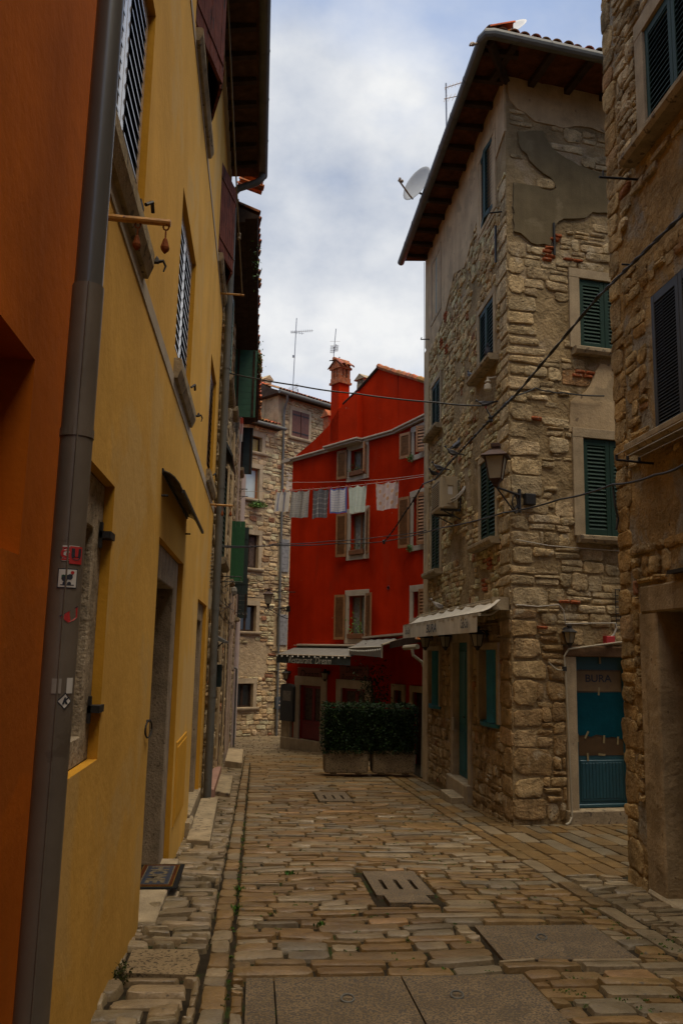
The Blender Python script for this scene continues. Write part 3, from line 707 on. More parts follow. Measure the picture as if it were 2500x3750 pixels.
# doors
def stone_door(dr, fw, lint, top, stepz, leafm, mat, nm='door'):
    a, b, c, d = dr; mb = MB()
    mb.box(LF, a, a + fw, c, d, -.42, -.05, 0, bev=.008); mb.box(LF, b - fw, b, c, d, -.42, -.05, 0, bev=.008); mb.box(LF, a + fw, b - fw, d - lint, d, -.42, -.048, 0, bev=.008)
    fr_ = mb.build('door_frame', mat, yh)
    mb = MB(); mb.box(LF, a + fw, b - fw, c, d - lint, -.46, -.40, 0)
    for i in range(2):
        x0 = a + fw + .05 + i * (b - a - 2 * fw) / 2; x1 = x0 + (b - a - 2 * fw) / 2 - .1
        for (z0, z1) in ((stepz + .1, stepz + .8), (stepz + .9, d - lint - .1)): mb.box(LF, x0, x1, z0, z1, -.40, -.385, 0, bev=.01)
    mb.build('door', leafm, yh)
m_trim_door = M('grey_stone_door_jamb', (.31, .235, .155), .85, .2, 5, .5, 40, streak=.3, spots=(.17, .125, .08), spotscale=20, spotth=.64, fine=.15, fscale=90)
stone_door(door1, .35, .28, 2.43, -.35, m_dkwood, m_trim_door)
stone_door(door3, .22, .24, 2.22, -.45, m_dkwood, m_trim_door)
mb = MB(); mb.box(LF, 6.56, 8.5, -.9, -.345, -.40, .105, 0, bev=.01); mb.build('threshold', m_trim, yh)
mb = MB(); mb.box(LF, 10.75, 12.75, -.9, -.36, -.40, .03, 0, bev=.01); mb.box(LF, 10.45, 10.9, -.9, -.40, -.01, .07, 0, bev=.02); mb.build('threshold', m_sill, yh)
# meter door panel
mb = MB(); a0, a1, z0, z1 = 8.78, 9.95, -.12, .68
mb.box(LF, a0, a1, z0, z1, -.005, .010, 0, bev=.004); mb.box(LF, a0 + .05, a1 - .05, z0 + .05, z1 - .05, .010, .016, 0, bev=.004); mb.build('meter_panel', m_yellow2, yh)
# roof, eaves and gutter
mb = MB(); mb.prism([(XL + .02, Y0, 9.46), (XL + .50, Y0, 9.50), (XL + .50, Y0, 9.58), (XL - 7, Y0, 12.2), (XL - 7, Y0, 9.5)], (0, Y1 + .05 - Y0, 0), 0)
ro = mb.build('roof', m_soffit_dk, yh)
y = Y0 + .1
while y < Y1: mb = MB(); mb.prism([(XL, y, 9.36), (XL + .46, y, 9.44), (XL + .46, y, 9.50), (XL, y, 9.46)], (0, .09, 0), 0); mb.build('rafter', m_rafter, ro); y += .52
mb = MB(); gutter_tube(mb, [(-.205, Y0 - .3, 9.52), (-.205, Y1 + .06, 9.52)], .075); mb.box(W0, -.15, -.13, 9.5, 9.6, Y0, Y1 + .1) if 0 else None; mb.build('gutter', m_gutter, ro)
mb = MB(); tiles(mb, (-.22, Y0, 9.62), (0, 1, 0), V3((.94, 0, -.33)), 62, .45, .085); mb.build('tiles', m_terra, ro, recalc=False)
# drainpipe at the far end of the yellow house
p = [(-.215, 13.22, 9.5), (-.225, 13.22, 9.38), (-.30, 13.22, 9.30), (-.60, 13.22, 9.17), (-.665, 13.22, 9.08), (-.67, 13.22, 8.9)] + [(-.67, 13.22, z) for z in (6, 3, 0, -.62)]
bands = [((-.67, 13.22, z), (0, 0, 1)) for z in (7.9, 6.05, 4.1, 2.2, .9)]
o = pipe_mb(p, .058, bands).build('drainpipe', [m_gutter, m_gutter], smooth=True)
tag(o, 'tall grey drainpipe at the far end of the yellow wall, running from gutter to ground', 'drainpipe')
# ---- near drainpipe with stickers
PX, PY = -.655, 2.72
zb = on_y(320, 1052, PY).z; zc = on_y(280, 1590, PY).z
dp = thing('drainpipe', (PX, PY, -.15), 'thick grey plastic drainpipe covered in stickers, in front of the orange and yellow walls', 'drainpipe')
xt = on_y(395, 150, PY); xb = on_y(118, 3700, PY)
PAX = lambda z: xb.x + (xt.x - xb.x) * (z - xb.z) / (xt.z - xb.z)
mb = MB(); mb.tube([(PAX(z), PY, z) for z in (zb - .02, 3.5, 9.4)], .0455, 24); mb.tube([(PAX(z), PY, z) for z in (3.99, 4.02)], .049, 24); mb.build('pipe', m_pipe, dp, smooth=True)
mb = MB(); mb.tube([(PAX(z), PY, z) for z in (-.2, 1, zb)], .0505, 24)
mb.tube([(PAX(z) + .012, PY - .051, z) for z in (-.2, 1, zb)], .003, 4); mb.build('lower_pipe', m_pipe2, dp, smooth=True)
mb = MB(); mb.tube([(PAX(zc), PY, zc - .014), (PAX(zc), PY, zc + .014)], .0535, 24); mb.box(W0, PAX(zc) - .065, PAX(zc) - .045, zc - .014, zc + .014, PY - .05, PY - .02) if 0 else None
mb.build('pipe_clip', m_pipe2, dp)
class Cyl:
    """frame wrapped on the pipe, a runs round it to the right, b = height"""
    def __init__(s, px, py):
        r = ray(px, py); q = on_y(px, py, PY); s.z0 = q.z; s.cx = PAX(q.z); s.R = .0515
        off = max(-.97, min(.97, (q.x - s.cx) / s.R)); s.t0 = math.asin(off) + math.atan2(-s.cx, PY) 
    def __call__(s, a, b, c=0):
        q = s.t0 + a / s.R; z = s.z0 + b
        return V3((PAX(z) + math.sin(q) * (s.R + c), PY - math.cos(q) * (s.R + c), z))
def cpatch(mb, cy, a0, a1, b0, b1, c=.0005, m=0, n=8, sk=0, rot=0):
    def rr(a, b):
        q = math.radians(rot); return a * math.cos(q) - b * math.sin(q), a * math.sin(q) + b * math.cos(q) + sk * a
    for i in range(n):
        x0 = a0 + (a1 - a0) * i / n; x1 = a0 + (a1 - a0) * (i + 1) / n
        mb.quad([cy(*rr(x0, b0), c), cy(*rr(x1, b0), c), cy(*rr(x1, b1), c), cy(*rr(x0, b1), c)], m)
cy = Cyl(265, 2030); mb = MB()
cpatch(mb, cy, -.030, .022, -.026, .022, .0006, 0); cpatch(mb, cy, -.030, .022, .012, .017, .0010, 1); cpatch(mb, cy, -.030, -.008, -.024, -.019, .0010, 1)
cpatch(mb, cy, -.008, .034, -.034, .020, .0014, 1)
text_into(mb, 'G', .042, cy, -.019, -.004, .0018, 1, bold=.002); text_into(mb, 'U', .044, cy, .013, -.006, .0022, 2, bold=.003)
mb.build('sticker', [m_stw, m_letterr, m_letterk], dp, recalc=False)
cy = Cyl(248, 2122); mb = MB()
cpatch(mb, cy, -.030, .030, -.030, .030, .0006, 2); cpatch(mb, cy, -.027, .027, -.027, .027, .0010, 0)
cpatch(mb, cy, -.018, .000, -.004, .010, .0014, 3)
for (x, y, r) in ((-.008, -.002, .009), (.006, .004, .009), (-.008, -.016, .006), (.005, -.016, .006)):
    mb.add([cy(x + r * math.cos(q), y + r * math.sin(q), .0018) for q in [k * math.pi / 5 for k in range(10)]], [tuple(range(10))], 2)
cpatch(mb, cy, -.014, -.011, .004, .011, .0018, 2, 1); cpatch(mb, cy, .011, .014, .010, .017, .0018, 2, 1); cpatch(mb, cy, -.02, .02, -.022, -.019, .0018, 2, 4)
mb.add([cy(.013 + .006 * math.cos(q), .018 + .005 * math.sin(q), .0022) for q in [k * math.pi / 4 for k in range(8)]], [tuple(range(8))], 1)
mb.build('sticker', [m_stw, m_letterr, m_letterk, m_green3], dp, recalc=False)
cy = Cyl(258, 2255); mb = MB()
mb.add([cy(*q, .0006) for q in ((-.034, -.002), (-.01, .010), (.024, .030), (.026, -.004), (.012, -.014), (-.006, -.022), (-.02, -.012))], [tuple(range(7))], 0)
mb.add([cy(*q, .001) for q in ((-.034, -.002), (-.01, .010), (.024, .030), (.024, .026), (-.01, .006), (-.03, -.006))], [tuple(range(6))], 1)
mb.build('sticker', [m_letterr, m_letterk], dp, recalc=False)
cy = Cyl(232, 2510); mb = MB(); cpatch(mb, cy, -.034, -.006, -.022, .022, .0006, 0); cpatch(mb, cy, .010, .034, -.022, .024, .0008, 1)
mb.build('sticker', [M('faded_sticker', (.26, .23, .20), .6, .1, 30, 0), m_stw], dp, recalc=False)
cy = Cyl(237, 2565); mb = MB(); cpatch(mb, cy, -.018, .018, -.018, .018, .0006, 1, rot=45); cpatch(mb, cy, -.0145, .0145, -.0145, .0145, .0010, 0, rot=45)
text_into(mb, 'K', .026, cy, 0, 0, .0015, 1, shear=.3, bold=.0015)
mb.build('sticker', [m_stw, m_letterk], dp, recalc=False)
# ---- canopy over the first door
cv = thing('door_canopy', LF(7.5, 2.85, 0), 'dark smoked sheet canopy projecting from the yellow wall above the first stone doorway', 'canopy')
n = 10; mb = MB(); prof = [(.0, 2.93), (.02, 2.925), (.06, 2.91), (.10, 2.88), (.14, 2.83), (.165, 2.775)]
P = [LF(6.4, z, x) for x, z in prof] + [LF(6.4, z - .006, x - .003) for x, z in prof[::-1]]
mb.prism(P, V3((0, 2.27, 0))); mb.build('sheet', M('smoked_canopy_sheet', (.085, .075, .055), .35, .15, 3, .05, 20, wear=(.13, .115, .085), wearscale=3, wearth=.55), cv)
mb = MB(); mb.box(LF, 6.39, 8.68, 2.755, 2.78, .155, .178); mb.box(LF, 6.39, 8.68, 2.90, 2.94, 0, .012)
mb.build('front_rail', m_iron, cv)
for y in (6.45, 8.62):
    mb = MB(); mb.tube([LF(y, 2.74, -.01), LF(y, 2.74, .05)], .009, 6); mb.build('bracket', m_iron, cv)
# ---- clothes line rods
def rod(y, z, ln, label, weights, r=.016):
    t = thing('clothesline_rod', LF(y, z, 0), label, 'clothesline rod', 'yellow iron clothesline rods on the left wall')
    mb = MB(); mb.tube([LF(y, z, -.05), LF(y, z - .01, ln)], r, 10); mb.build('rod', m_ypole, t)
    for c, s in weights:
        mb = MB(); mb.tube([LF(y, z - .012 - .018 * s + .016 * s * math.cos(q), c) + V3((.013 * s * math.sin(q), 0, 0)) for q in [k * math.pi / 4 for k in range(8)]], .004 * s, 5, close=True)
        mb.tube([LF(y, z - .05 * s, c) + V3((0, 0, 0)), LF(y, z - .078 * s, c)], .004 * s, 5); mb.build('ring', m_rusty, t)
        mb = MB(); mb.lathe(LF(y, z - .078 * s, c), [(.002, 0), (.010 * s, -.012 * s), (.021 * s, -.05 * s), (.018 * s, -.062 * s), (.004, -.078 * s)], 6, rot=.4); mb.build('weight', m_rusty, t)
    return t
rod(3.79, 3.58, .29, 'thick yellow rod with two rusty hanging weights below the nearest louvred window', [(.14, 1.0), (.27, 1.05)], .0165)
rod(12.5, 7.0, .36, 'high yellow rod with a rope tied to it under the far maroon shutter', [], .016)
rod(12.36, 3.68, .33, 'far yellow rod crossing the drainpipe, with two small rusty weights', [(.18, 1.1), (.30, 1.1)], .016)
mb = MB(); a = V3(LF(12.5, 7.02, .33)); b = V3((-.50, 7.0, 9.6)); pts = []
b = on_y(835, 0, 9.2)
for i in range(21):
    t = i / 20; pts.append(a.lerp(b, t) + V3((.0, 0, -.08 * math.sin(math.pi * t))))
mb.tube(pts, .011, 6); q = pts[5]; mb.lathe(q + V3((0, 0, -.06)), [(.012, 0), (.03, .02), (.02, .05), (.032, .09), (.012, .12)], 7)
tag(mb.build('rope', m_rope), 'long pale rope hanging past the maroon shutters down to the high yellow rod', 'rope')
# wall hooks
def hook(px0, py0, label, ln=.12, r=.013):
    a, b = LF.hit(px0, py0); mb = MB()
    mb.tube([LF(a, b, -.02), LF(a, b, ln * .5), LF(a, b + .01, ln), LF(a + .01, b - .02, ln + .015), LF(a, b - .06, ln + .005)], [r, r, r * .8, r * .6, r * .4], 6); mb.lathe(LF(a, b - .005, ln * .55), [(.02, 0), (.012, .03), (.003, .045)], 6)
    tag(mb.build('shutter_hook', m_iron), label, 'hook', 'black shutter hooks on the yellow wall')
hook(545, 958, 'black iron hook beside the sill of the nearest louvred window', .09)
hook(716, 1523, 'black iron hook beside the sill of the middle louvred window', .06)
hook(790, 1787, 'black iron hook beside the sill of the far louvred window', .10)
a, b = LF.hit(537, 2640); mb = MB()
mb.tube([LF(a, b, -.01), LF(a, b, .02)], .01, 6); mb.tube([LF(a + .10 * math.sin(q), b - .055 + .06 * math.cos(q), .018 + .01 * math.sin(q)) for q in [k * math.pi / 9 for k in range(18)]], .0065, 6, close=True)
tag(mb.build('wall_ring', m_iron), 'small iron ring fixed to the yellow wall before the first doorway', 'ring')
# steps, mat
def stepstone(name, pts, h, label, mat=m_trim, cat='step'):
    z = min(gz(y) for x, y in pts); top = max(gz(y) for x, y in pts) + h
    mb = MB(); P = [V3((x, y, z - .05)) for x, y in pts]; mb.prism(P, V3((0, 0, top - z + .05 - .012)))
    c = sum((V3((x, y, 0)) for x, y in pts), V3((0, 0, 0))) / len(pts)
    Q = [V3((x, y, top - .012)) for x, y in pts]; R = [q + (V3((c.x, c.y, q.z)) - q).normalized() * .012 + V3((0, 0, .012)) for q in Q]
    n = len(Q); mb.add(Q + R, [(i, (i + 1) % n, n + (i + 1) % n, n + i) for i in range(n)] + [tuple(n + i for i in range(n))])
    tag(mb.build(name, mat), label, cat)
stepstone('stone_step', [(-.71, 9.98), (-.45, 9.90), (-.49, 12.7), (-.72, 12.6)], .07, 'long pale stone bench step by the foot of the yellow wall and second doorway', m_sill)
stepstone('stone_step', [(-.70, 14.95), (-.37, 14.6), (-.38, 16.6), (-.70, 16.9)], .06, 'grey slanting slab step just beyond the far drainpipe', m_sill)
stepstone('stone_step', [(-.76, 14.3), (-.62, 14.3), (-.62, 17.0), (-.76, 17.0)], .16, 'pinkish doorstep against the foot of the left stone house', m_pink)
stepstone('stone_step', [(-.66, 20.3), (-.27, 19.9), (-.28, 22.6), (-.66, 22.8)], .13, 'farthest pale stone step on the left, standing free on the paving', m_trim)
mt = thing('doormat', (-.78, 7.85, -.34), 'dark doormat with a rust coloured border and big pale letters on the doorstep', 'doormat')
mat_fr = Fr((-.785, 7.85, -.343), (0, -1, 0), (0, 0, 1), (1, 0, 0))
hx, hy = .40, .155
mb = MB(); mb.box(mat_fr, -hx, hx, -hy - .05, hy + .04, 0, .010, bev=.004); mb.build('backing', M('mat_rubber', (.018, .017, .016), .85, .1, 20, .3, 90), mt)
mb = MB(); mb.box(mat_fr, -hx + .04, hx - .04, -hy - .01, hy, .010, .013, 0); mb.box(mat_fr, -hx + .055, hx - .055, -hy, hy - .01, .013, .0145, 1)
mb.box(mat_fr, -hx + .09, hx - .09, -hy + .03, hy - .035, .0145, .016, 2); mb.box(mat_fr, -hx + .10, hx - .10, -hy + .04, hy - .045, .016, .0172, 3)
text_into(mb, 'HOME', .21, mat_fr, 0, -.01, .0190, 2, bold=.008, sx=.92)
mb.build('pile', [M('mat_yellow', (.13, .07, .015), .9, .1, 20, .2, 90), M('mat_rust', (.075, .022, .007), .9, .2, 20, .2, 90), M('mat_pale', (.15, .115, .07), .9, .2, 40, .2, 90), m_letterk], mt)
# ---- left stone house
sh = thing('stone_house', (XL, 22, 0), 'narrow old rubble house with green shutters beyond the yellow house on the left', 'house')
ls_w = [LF.hit(828, 1800) + LF.hit(815, 2075)]
def rect(p, q): 
    a, b = LF.hit(*p); c, d = LF.hit(*q); return (min(a, c), max(a, c), min(b, d), max(b, d))
flat1 = (14.6, 16.2, 6.4, 8.1); flat2 = (15.0, 16.6, 3.2, 4.9); wA = (18.2, 19.0, 6.85, 8.45); wC = (19.7, 20.8, 3.2, 4.7); wB = (25.2, 26.2, 7.0, 8.5); wE = (27.0, 28.0, 2.6, 3.9)
dr1 = (14.4, 15.9, -1.2, 1.6); dr2 = (17.0, 18.2, -1.3, .3)
so_ = [flat1, flat2, wA, wC, wB, wE, dr1, dr2]
mb = MB(); wall_sheet(mb, LF, 13.32, 33.6, -3, 8.62, [(*q, .2) for q in so_], 0)
for q in so_: mb.quad([LF(q[0], q[2], -.2), LF(q[1], q[2], -.2), LF(q[1], q[3], -.2), LF(q[0], q[3], -.2)], 2)
lay(mb, LF, 13.34, 27.2, -1.6, 8.6, (.12, .26), (.2, .5), .016, .03, .018, hitbox([(q[0] - .16, q[1] + .16, q[2] - .14, q[3] + .16) for q in so_]), lambda: scol(1.0), 1, .02, .15, .6, .2, .35, .14)
shell(mb, LF, 13.32, 33.6, -3, 8.62, 7)
mb.box(LF, 27.3, 33.5, -2.2, 8.3, 0, .05, 3)
mb.build('wall', [m_mortar, m_stone, m_dark, m_pink_pl], sh, recalc=False)
mb = MB()
mb.prism([(XL + .02, 13.3, 8.60), (XL + .30, 13.3, 8.62), (XL + .30, 13.3, 8.68), (XL + .50, 13.3, 8.70), (XL + .52, 13.3, 8.75), (XL - 3, 13.3, 10.2), (XL - 3, 13.3, 8.6)], (0, 12.9, 0), 0)
ro = mb.build('roof', m_rafter, sh)
mb = MB(); tiles(mb, (-.26, 13.3, 8.80), (0, 1, 0), V3((.90, 0, -.42)), 64, .5, .10, rows=3); tiles(mb, (-.40, 13.3, 8.70), (0, 1, 0), V3((.96, 0, -.2)), 64, .42, .10, rows=1); mb.build('tiles', m_terra, ro, recalc=False)
mb = MB(); tiles(mb, (-.20, 20.0, 8.70), (0, 1, 0), V3((.90, 0, -.42)), 30, .5, .10, rows=2); mb.build('tiles', m_terra, ro, recalc=False)
for (q, mm) in ((flat1, m_greengrey), (flat2, m_green)):
    wo = window(sh, LF, *q, .15, m_dkwood, m_glass)
    mid = (q[0] + q[1]) / 2
    shutter(wo, LF, q[0], q[2], q[3], mid - q[0] - .01, 4, .03, mm, None, 'louvre', pitch=.09); shutter(wo, LF, q[1], q[2], q[3], -(q[1] - mid - .01), 4, .03, mm, None, 'louvre', pitch=.09)
    sill(wo, LF, q[0] - .1, q[1] + .1, q[2] - .01, .12, .16, m_sill)
def openshut(q, wd, ang, mm, kind, side='far', both=False, wd2=None, ang2=None, mm2=None):
    wo = window(sh, LF, *q, .15, m_dkwood, m_glass, m_dcurtain)
    shutter(wo, LF, q[1], q[2], q[3], -wd, ang, .01, mm, m_dkwood if kind != 'louvre' else mm, kind)
    if both: shutter(wo, LF, q[0], q[2], q[3], wd2 or wd, ang2 or 95, .01, mm2 or mm, None, kind)
    sill(wo, LF, q[0] - .1, q[1] + .1, q[2] - .01, .1, .15, m_sill)
openshut(wA, .50, 93, m_green2, 'hplank'); openshut(wB, .36, 92, m_greenblk, 'hplank')
openshut(wC, .34, 88, m_green3, 'vplank', both=False); openshut(wE, .36, 92, m_greenblk, 'hplank')
mb = MB(); f = LF.sub(21.9, 0, .0, 91)
wo = None
mb2 = leaf_mb(f, .43, 3.0, 4.72, 'vplank'); o = mb2.build('shutter', [m_greenblk, m_greenblk], sh)
for (q, mm) in ((dr1, M('grey_door_panel', (.20, .19, .17), .7, .12, 4, .1, 30)), (dr2, M('brown_red_door', (.10, .032, .02), .7, .15, 6, .1, 30))):
    mb = MB(); mb.box(LF, q[0], q[1], q[2], q[3], -.02, .03, 0, bev=.01); mb.box(LF, q[0] + .15, q[1] - .15, q[2] + .2, q[3] - .2, .03, .045, 0, bev=.01); mb.build('door', mm, sh)
# pale corner boards / projecting jambs that break up the wall
for (y0_, y1_, z0, z1, c, k) in ((16.9, 17.15, -1.1, 5.4, .07, 0), (19.0, 19.3, -1.2, 6.5, .08, 0), (21.5, 21.9, -1.3, 3.0, .08, 1), (23.6, 24.1, -1.3, 8.3, .07, 1)):
    mb = MB(); mb.box(LF, y0_, y1_, z0, z1, 0, c, 0, bev=.02); mb.build('pilaster', [m_plaster_old, m_pink_pl][k], sh)
t = thing('door_canopy', LF(15.5, 1.72, 0), 'small grey metal canopy over the pale door of the left stone house', 'canopy')
mb = MB(); mb.prism([LF(14.3, 1.86, 0), LF(14.3, 1.74, .22), LF(14.3, 1.70, .22), LF(14.3, 1.76, 0)], V3((0, 1.9, 0))); mb.build('sheet', m_gutter, t)
mb = MB(); mb.tube([LF(14.4, 1.55, 0), LF(14.4, 1.72, .2)], .012, 6); mb.build('bracket', m_iron, t)
t = thing('window_canopy', LF(15.4, 5.0, 0), 'small black pitched canopy on the left stone house above the flat green shutters', 'canopy')
mb = MB(); mb.prism([LF(14.6, 5.22, 0), LF(14.6, 5.18, .10), LF(14.6, 4.93, .22), LF(14.6, 4.91, .2), LF(14.6, 5.12, .08), LF(14.6, 5.14, 0)], V3((0, 1.6, 0))); mb.build('sheet', m_charc, t)
mb = MB(); mb.tube([LF(14.8, 4.95, 0), LF(14.8, 5.1, .14)], .01, 6); mb.build('bracket', m_iron, t)
mb = MB(); a = 15.95; mb.box(LF, a, a + .3, .92, 1.32, .02, .12, 0, bev=.01); mb.box(LF, a + .04, a + .26, 1.22, 1.25, .12, .124, 1)
tag(mb.build('mailbox', [m_greenblk, m_iron]), 'dark green mailbox on the pale door jamb behind the far drainpipe', 'mailbox')
# stuff hung on the left stone house
def cable_path(pts, r, sag=0, n=10):
    P = []
    for i in range(len(pts) - 1):
        a, b = V3(pts[i]), V3(pts[i + 1])
        for k in range(n):
            t = k / n; P.append(a.lerp(b, t) + V3((0, 0, -sag * 4 * t * (1 - t))))
    P.append(V3(pts[-1])); return P
def rack(y, z, ln, label):
    t = thing('drying_rack', LF(y, z, 0), label, 'drying rack', 'iron drying arms on the left stone house')
    for k in (0, 1):
        mb = MB(); mb.tube([LF(y + k * 1.2, z, 0), LF(y + k * 1.2, z, ln)], .011, 6); mb.tube([LF(y + k * 1.2, z - .14, 0), LF(y + k * 1.2, z, ln * .6)], .006, 5); mb.build('arm', m_iron, t)
    mb = MB()
    for c in (.35, .65, .95): mb.tube(cable_path([LF(y, z, ln * c), LF(y + 1.2, z, ln * c)], .004, .03), .004, 4)
    mb.build('line', m_wcable, t)
a, b = LF.hit(800, 2110); rack(a, b, .42, 'iron drying arm under the bright green shutter')
a, b = LF.hit(868, 1790); rack(a, b, .30, 'iron drying arm below the blackish shutter high on the stone house')
a, b = LF.hit(858, 2242); rack(a, b, .40, 'lowest iron drying arm with wire loops on the stone house')
mb = MB(); random.seed(5)
for i in range(9):
    a0, b0 = LF.hit(ru(790, 820), ru(2130, 2250)); a1, b1 = LF.hit(ru(825, 850), ru(2120, 2300))
    mb.tube(cable_path([LF(a0, b0, .03), LF((a0 + a1) / 2, (b0 + b1) / 2 - .1, ru(.08, .2)), LF(a1, b1, .04)], .006, ru(.02, .15), 8), .007, 5)
mb.tube(cable_path([LF(13.3, 2.75, .04), LF(14.2, 2.65, .12), LF(15.5, 2.62, .05)], .008, .03), .011, 5, 1)
mb.tube([LF(20.5, z, .06) for z in (2.3, 1.0, -.3, -.7)], .008, 5); mb.tube([LF(18.5, z, .07) for z in (1.9, .5, -.4)], .008, 5)
tag(mb.build('cable_tangle', [m_cable, m_wcable], recalc=False), 'tangle of telephone and power cables on the stone house by the far drainpipe', 'cables')
mb = MB(); a, b = LF.hit(850, 2180); mb.lathe(LF(a - 2, b, .09), [(.02, -.14), (.09, -.1), (.11, -.02), (.09, .06), (.03, .1)], 9); 
tag(mb.build('hanging_bag', m_curtain), 'pale bundled bag hanging among the cables under the bright green shutter', 'bag')
mb = MB(); mb.tube([LF(27.5, z, .12) for z in (1.0, .4, -.6, -1.4)], .03, 8); mb.tube([LF(27.5, 1.0, .12), LF(27.5, 1.05, .0)], .03, 8)
tag(mb.build('vent_pipe', m_gutter), 'slim grey pipe down to the ground at the far end of the left house', 'pipe')
mb = MB(); 
for k in range(9): mb.tube([LF(13.05, 2.55 + k * .06, .0), LF(13.05, 2.58 + k * .06, .045)], .008, 5)
mb.box(LF, 13.0, 13.1, 2.2, 2.5, 0, .04, 0)
tag(mb.build('cable_bracket', m_cream), 'toothed plastic cable bracket on the yellow wall beside the far drainpipe', 'bracket')
# ================================================================== RIGHT SIDE: corner house
random.seed(21)
CL = Fr((3.47, 0, 0), (0, 1, 0), (-1, 0, 0)); CR = Fr((3.47, 11.6, 0), (.987, .16, 0), (.16, -.987, 0))
CY1 = 17.85; ZT = 10.42
def crect(l, r, t, bt):   # opening on the left face from pixels: left x, right x, top y at right edge, bottom y at left edge
    a1, _ = CL.hit(l, bt); a0, b1 = CL.hit(r, t); _, b0 = CL.hit(l, bt)
    return (min(a0, a1), max(a0, a1), min(b0, b1), max(b0, b1))
nT = (12.20, 13.12, 8.60, 9.86); n2 = (12.30, 13.17, 6.13, 7.16); n3 = (12.28, 13.16, 3.32, 4.62)
fT = (16.25, 17.05) + crect(1584, 1617, 905, 1180)[2:]; f2 = (16.25, 17.08) + crect(1582, 1612, 1380, 1595)[2:]; f3 = (16.25, 17.08, 3.22, 4.50)
dC = (13.93, 15.0, -.5, 1.80); g1 = (12.22, 13.22, .62, 1.68); g2 = (16.2, 17.2, .62, 1.66)
print('f', fT, f2)
ops = [nT, n2, n3, fT, f2, f3, dC, g1, g2]
ch = thing('corner_house', (3.47, 11.6, -.6), 'tall rubble stone corner house with green shutters, grey gutter and patched plaster on the right', 'house')
mb = MB(); wall_sheet(mb, CL, 11.6, CY1, -3, ZT, [((q[0] - .04, q[1] + .04, q[2] - .04, q[3] + .04, .27) if q in (dC, g1, g2) else (*q, .12)) for q in ops], 0)
for q in ops[:6]: mb.quad([CL(q[0], q[2], -.12), CL(q[1], q[2], -.12), CL(q[1], q[3], -.12), CL(q[0], q[3], -.12)], 2)
R1 = (1.17, 2.03, 6.15, 7.27); R2 = (1.17, 2.06, 3.32, 4.78); RD = (.97, 1.86, -.46, 1.60)
wall_sheet(mb, CR, 0, 6.5, -3, ZT, [(*R1, .1), (*R2, .1), (RD[0] - .04, RD[1] + .04, RD[2] - .04, RD[3] + .04, .15)], 0)
for q in (R1, R2): mb.quad([CR(q[0], q[2], -.1), CR(q[1], q[2], -.1), CR(q[1], q[3], -.1), CR(q[0], q[3], -.1)], 2)
mb.quad([CL(CY1, -3, 0), CL(CY1, ZT, 0), CL(CY1, ZT, -5), CL(CY1, -3, -5)], 0)
mb.quad([CR(6.5, -3, 0), CR(6.5, ZT, 0), CR(6.5, ZT, -6), CR(6.5, -3, -6)], 0)
mb.quad([V3((3.47, 11.6, ZT)), CR(6.5, ZT, 0), V3((9.8, 17.85, ZT)), V3((3.47, 17.85, ZT))], 0)
mb.quad([V3((3.47, 17.85, -3)), V3((9.8, 17.85, -3)), V3((9.8, 17.85, ZT)), V3((3.47, 17.85, ZT))], 0)
# plaster areas that hide the stones
def zp(*pts): return [CR.hit(1400 + x / 1.42545, 50 + y / 1.42545) for x, y in pts]
cement = ragged(zp((700, 620), (830, 618), (860, 680), (905, 730), (950, 760), (1020, 800), (1130, 838), (1230, 842), (1230, 1040), (1090, 1040), (1055, 1070), (985, 1075), (940, 1075), (895, 1110), (870, 1215), (770, 1200), (715, 1150), (680, 1140), (678, 885), (760, 900), (800, 905), (870, 935), (900, 915), (870, 860), (800, 810), (760, 770), (750, 740), (720, 715), (705, 680)), .09, .018)
topP = zp((662, 452), (700, 500), (740, 520), (790, 565), (860, 580), (930, 600), (1000, 590), (1090, 600), (1150, 625), (1400, 640)) + [(6.5, 8.9), (6.5, ZT), (.01, ZT)]
topP = ragged(topP[:9], .08, .03)[:-1] + topP[9:] if 0 else topP
lowR = [(1.05, 2.15), (2.6, 2.0), (2.6, 3.1), (1.15, 3.1), (1.02, 2.6)]; midR = [(.95, 4.85), (2.6, 4.85), (2.6, 6.0), (1.5, 5.95), (1.25, 5.5), (.98, 5.3)]
def in_cr(x, y, w_, h_):
    for P in (cement, topP, midR):
        for dx in (-.3, 0, .3):
            for dy in (-.3, 0, .3):
                if inpoly(x + dx * w_, y + dy * h_, P): return False
    return True
hb = hitbox([(R1[0] - .17, R1[1] + .5, R1[2] - .12, R1[3] + .12), (R2[0] - .17, R2[1] + .5, R2[2] - .14, R2[3] + .14), (RD[0] - .17, 2.6, -.8, RD[3] + .17)])
kR = in_cr
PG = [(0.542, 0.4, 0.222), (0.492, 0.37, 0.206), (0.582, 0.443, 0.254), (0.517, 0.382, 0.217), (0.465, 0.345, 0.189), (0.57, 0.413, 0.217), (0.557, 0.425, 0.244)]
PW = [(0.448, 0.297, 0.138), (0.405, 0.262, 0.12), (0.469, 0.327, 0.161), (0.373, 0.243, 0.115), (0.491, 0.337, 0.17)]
col = lambda: scol(1.0, PG, .03)
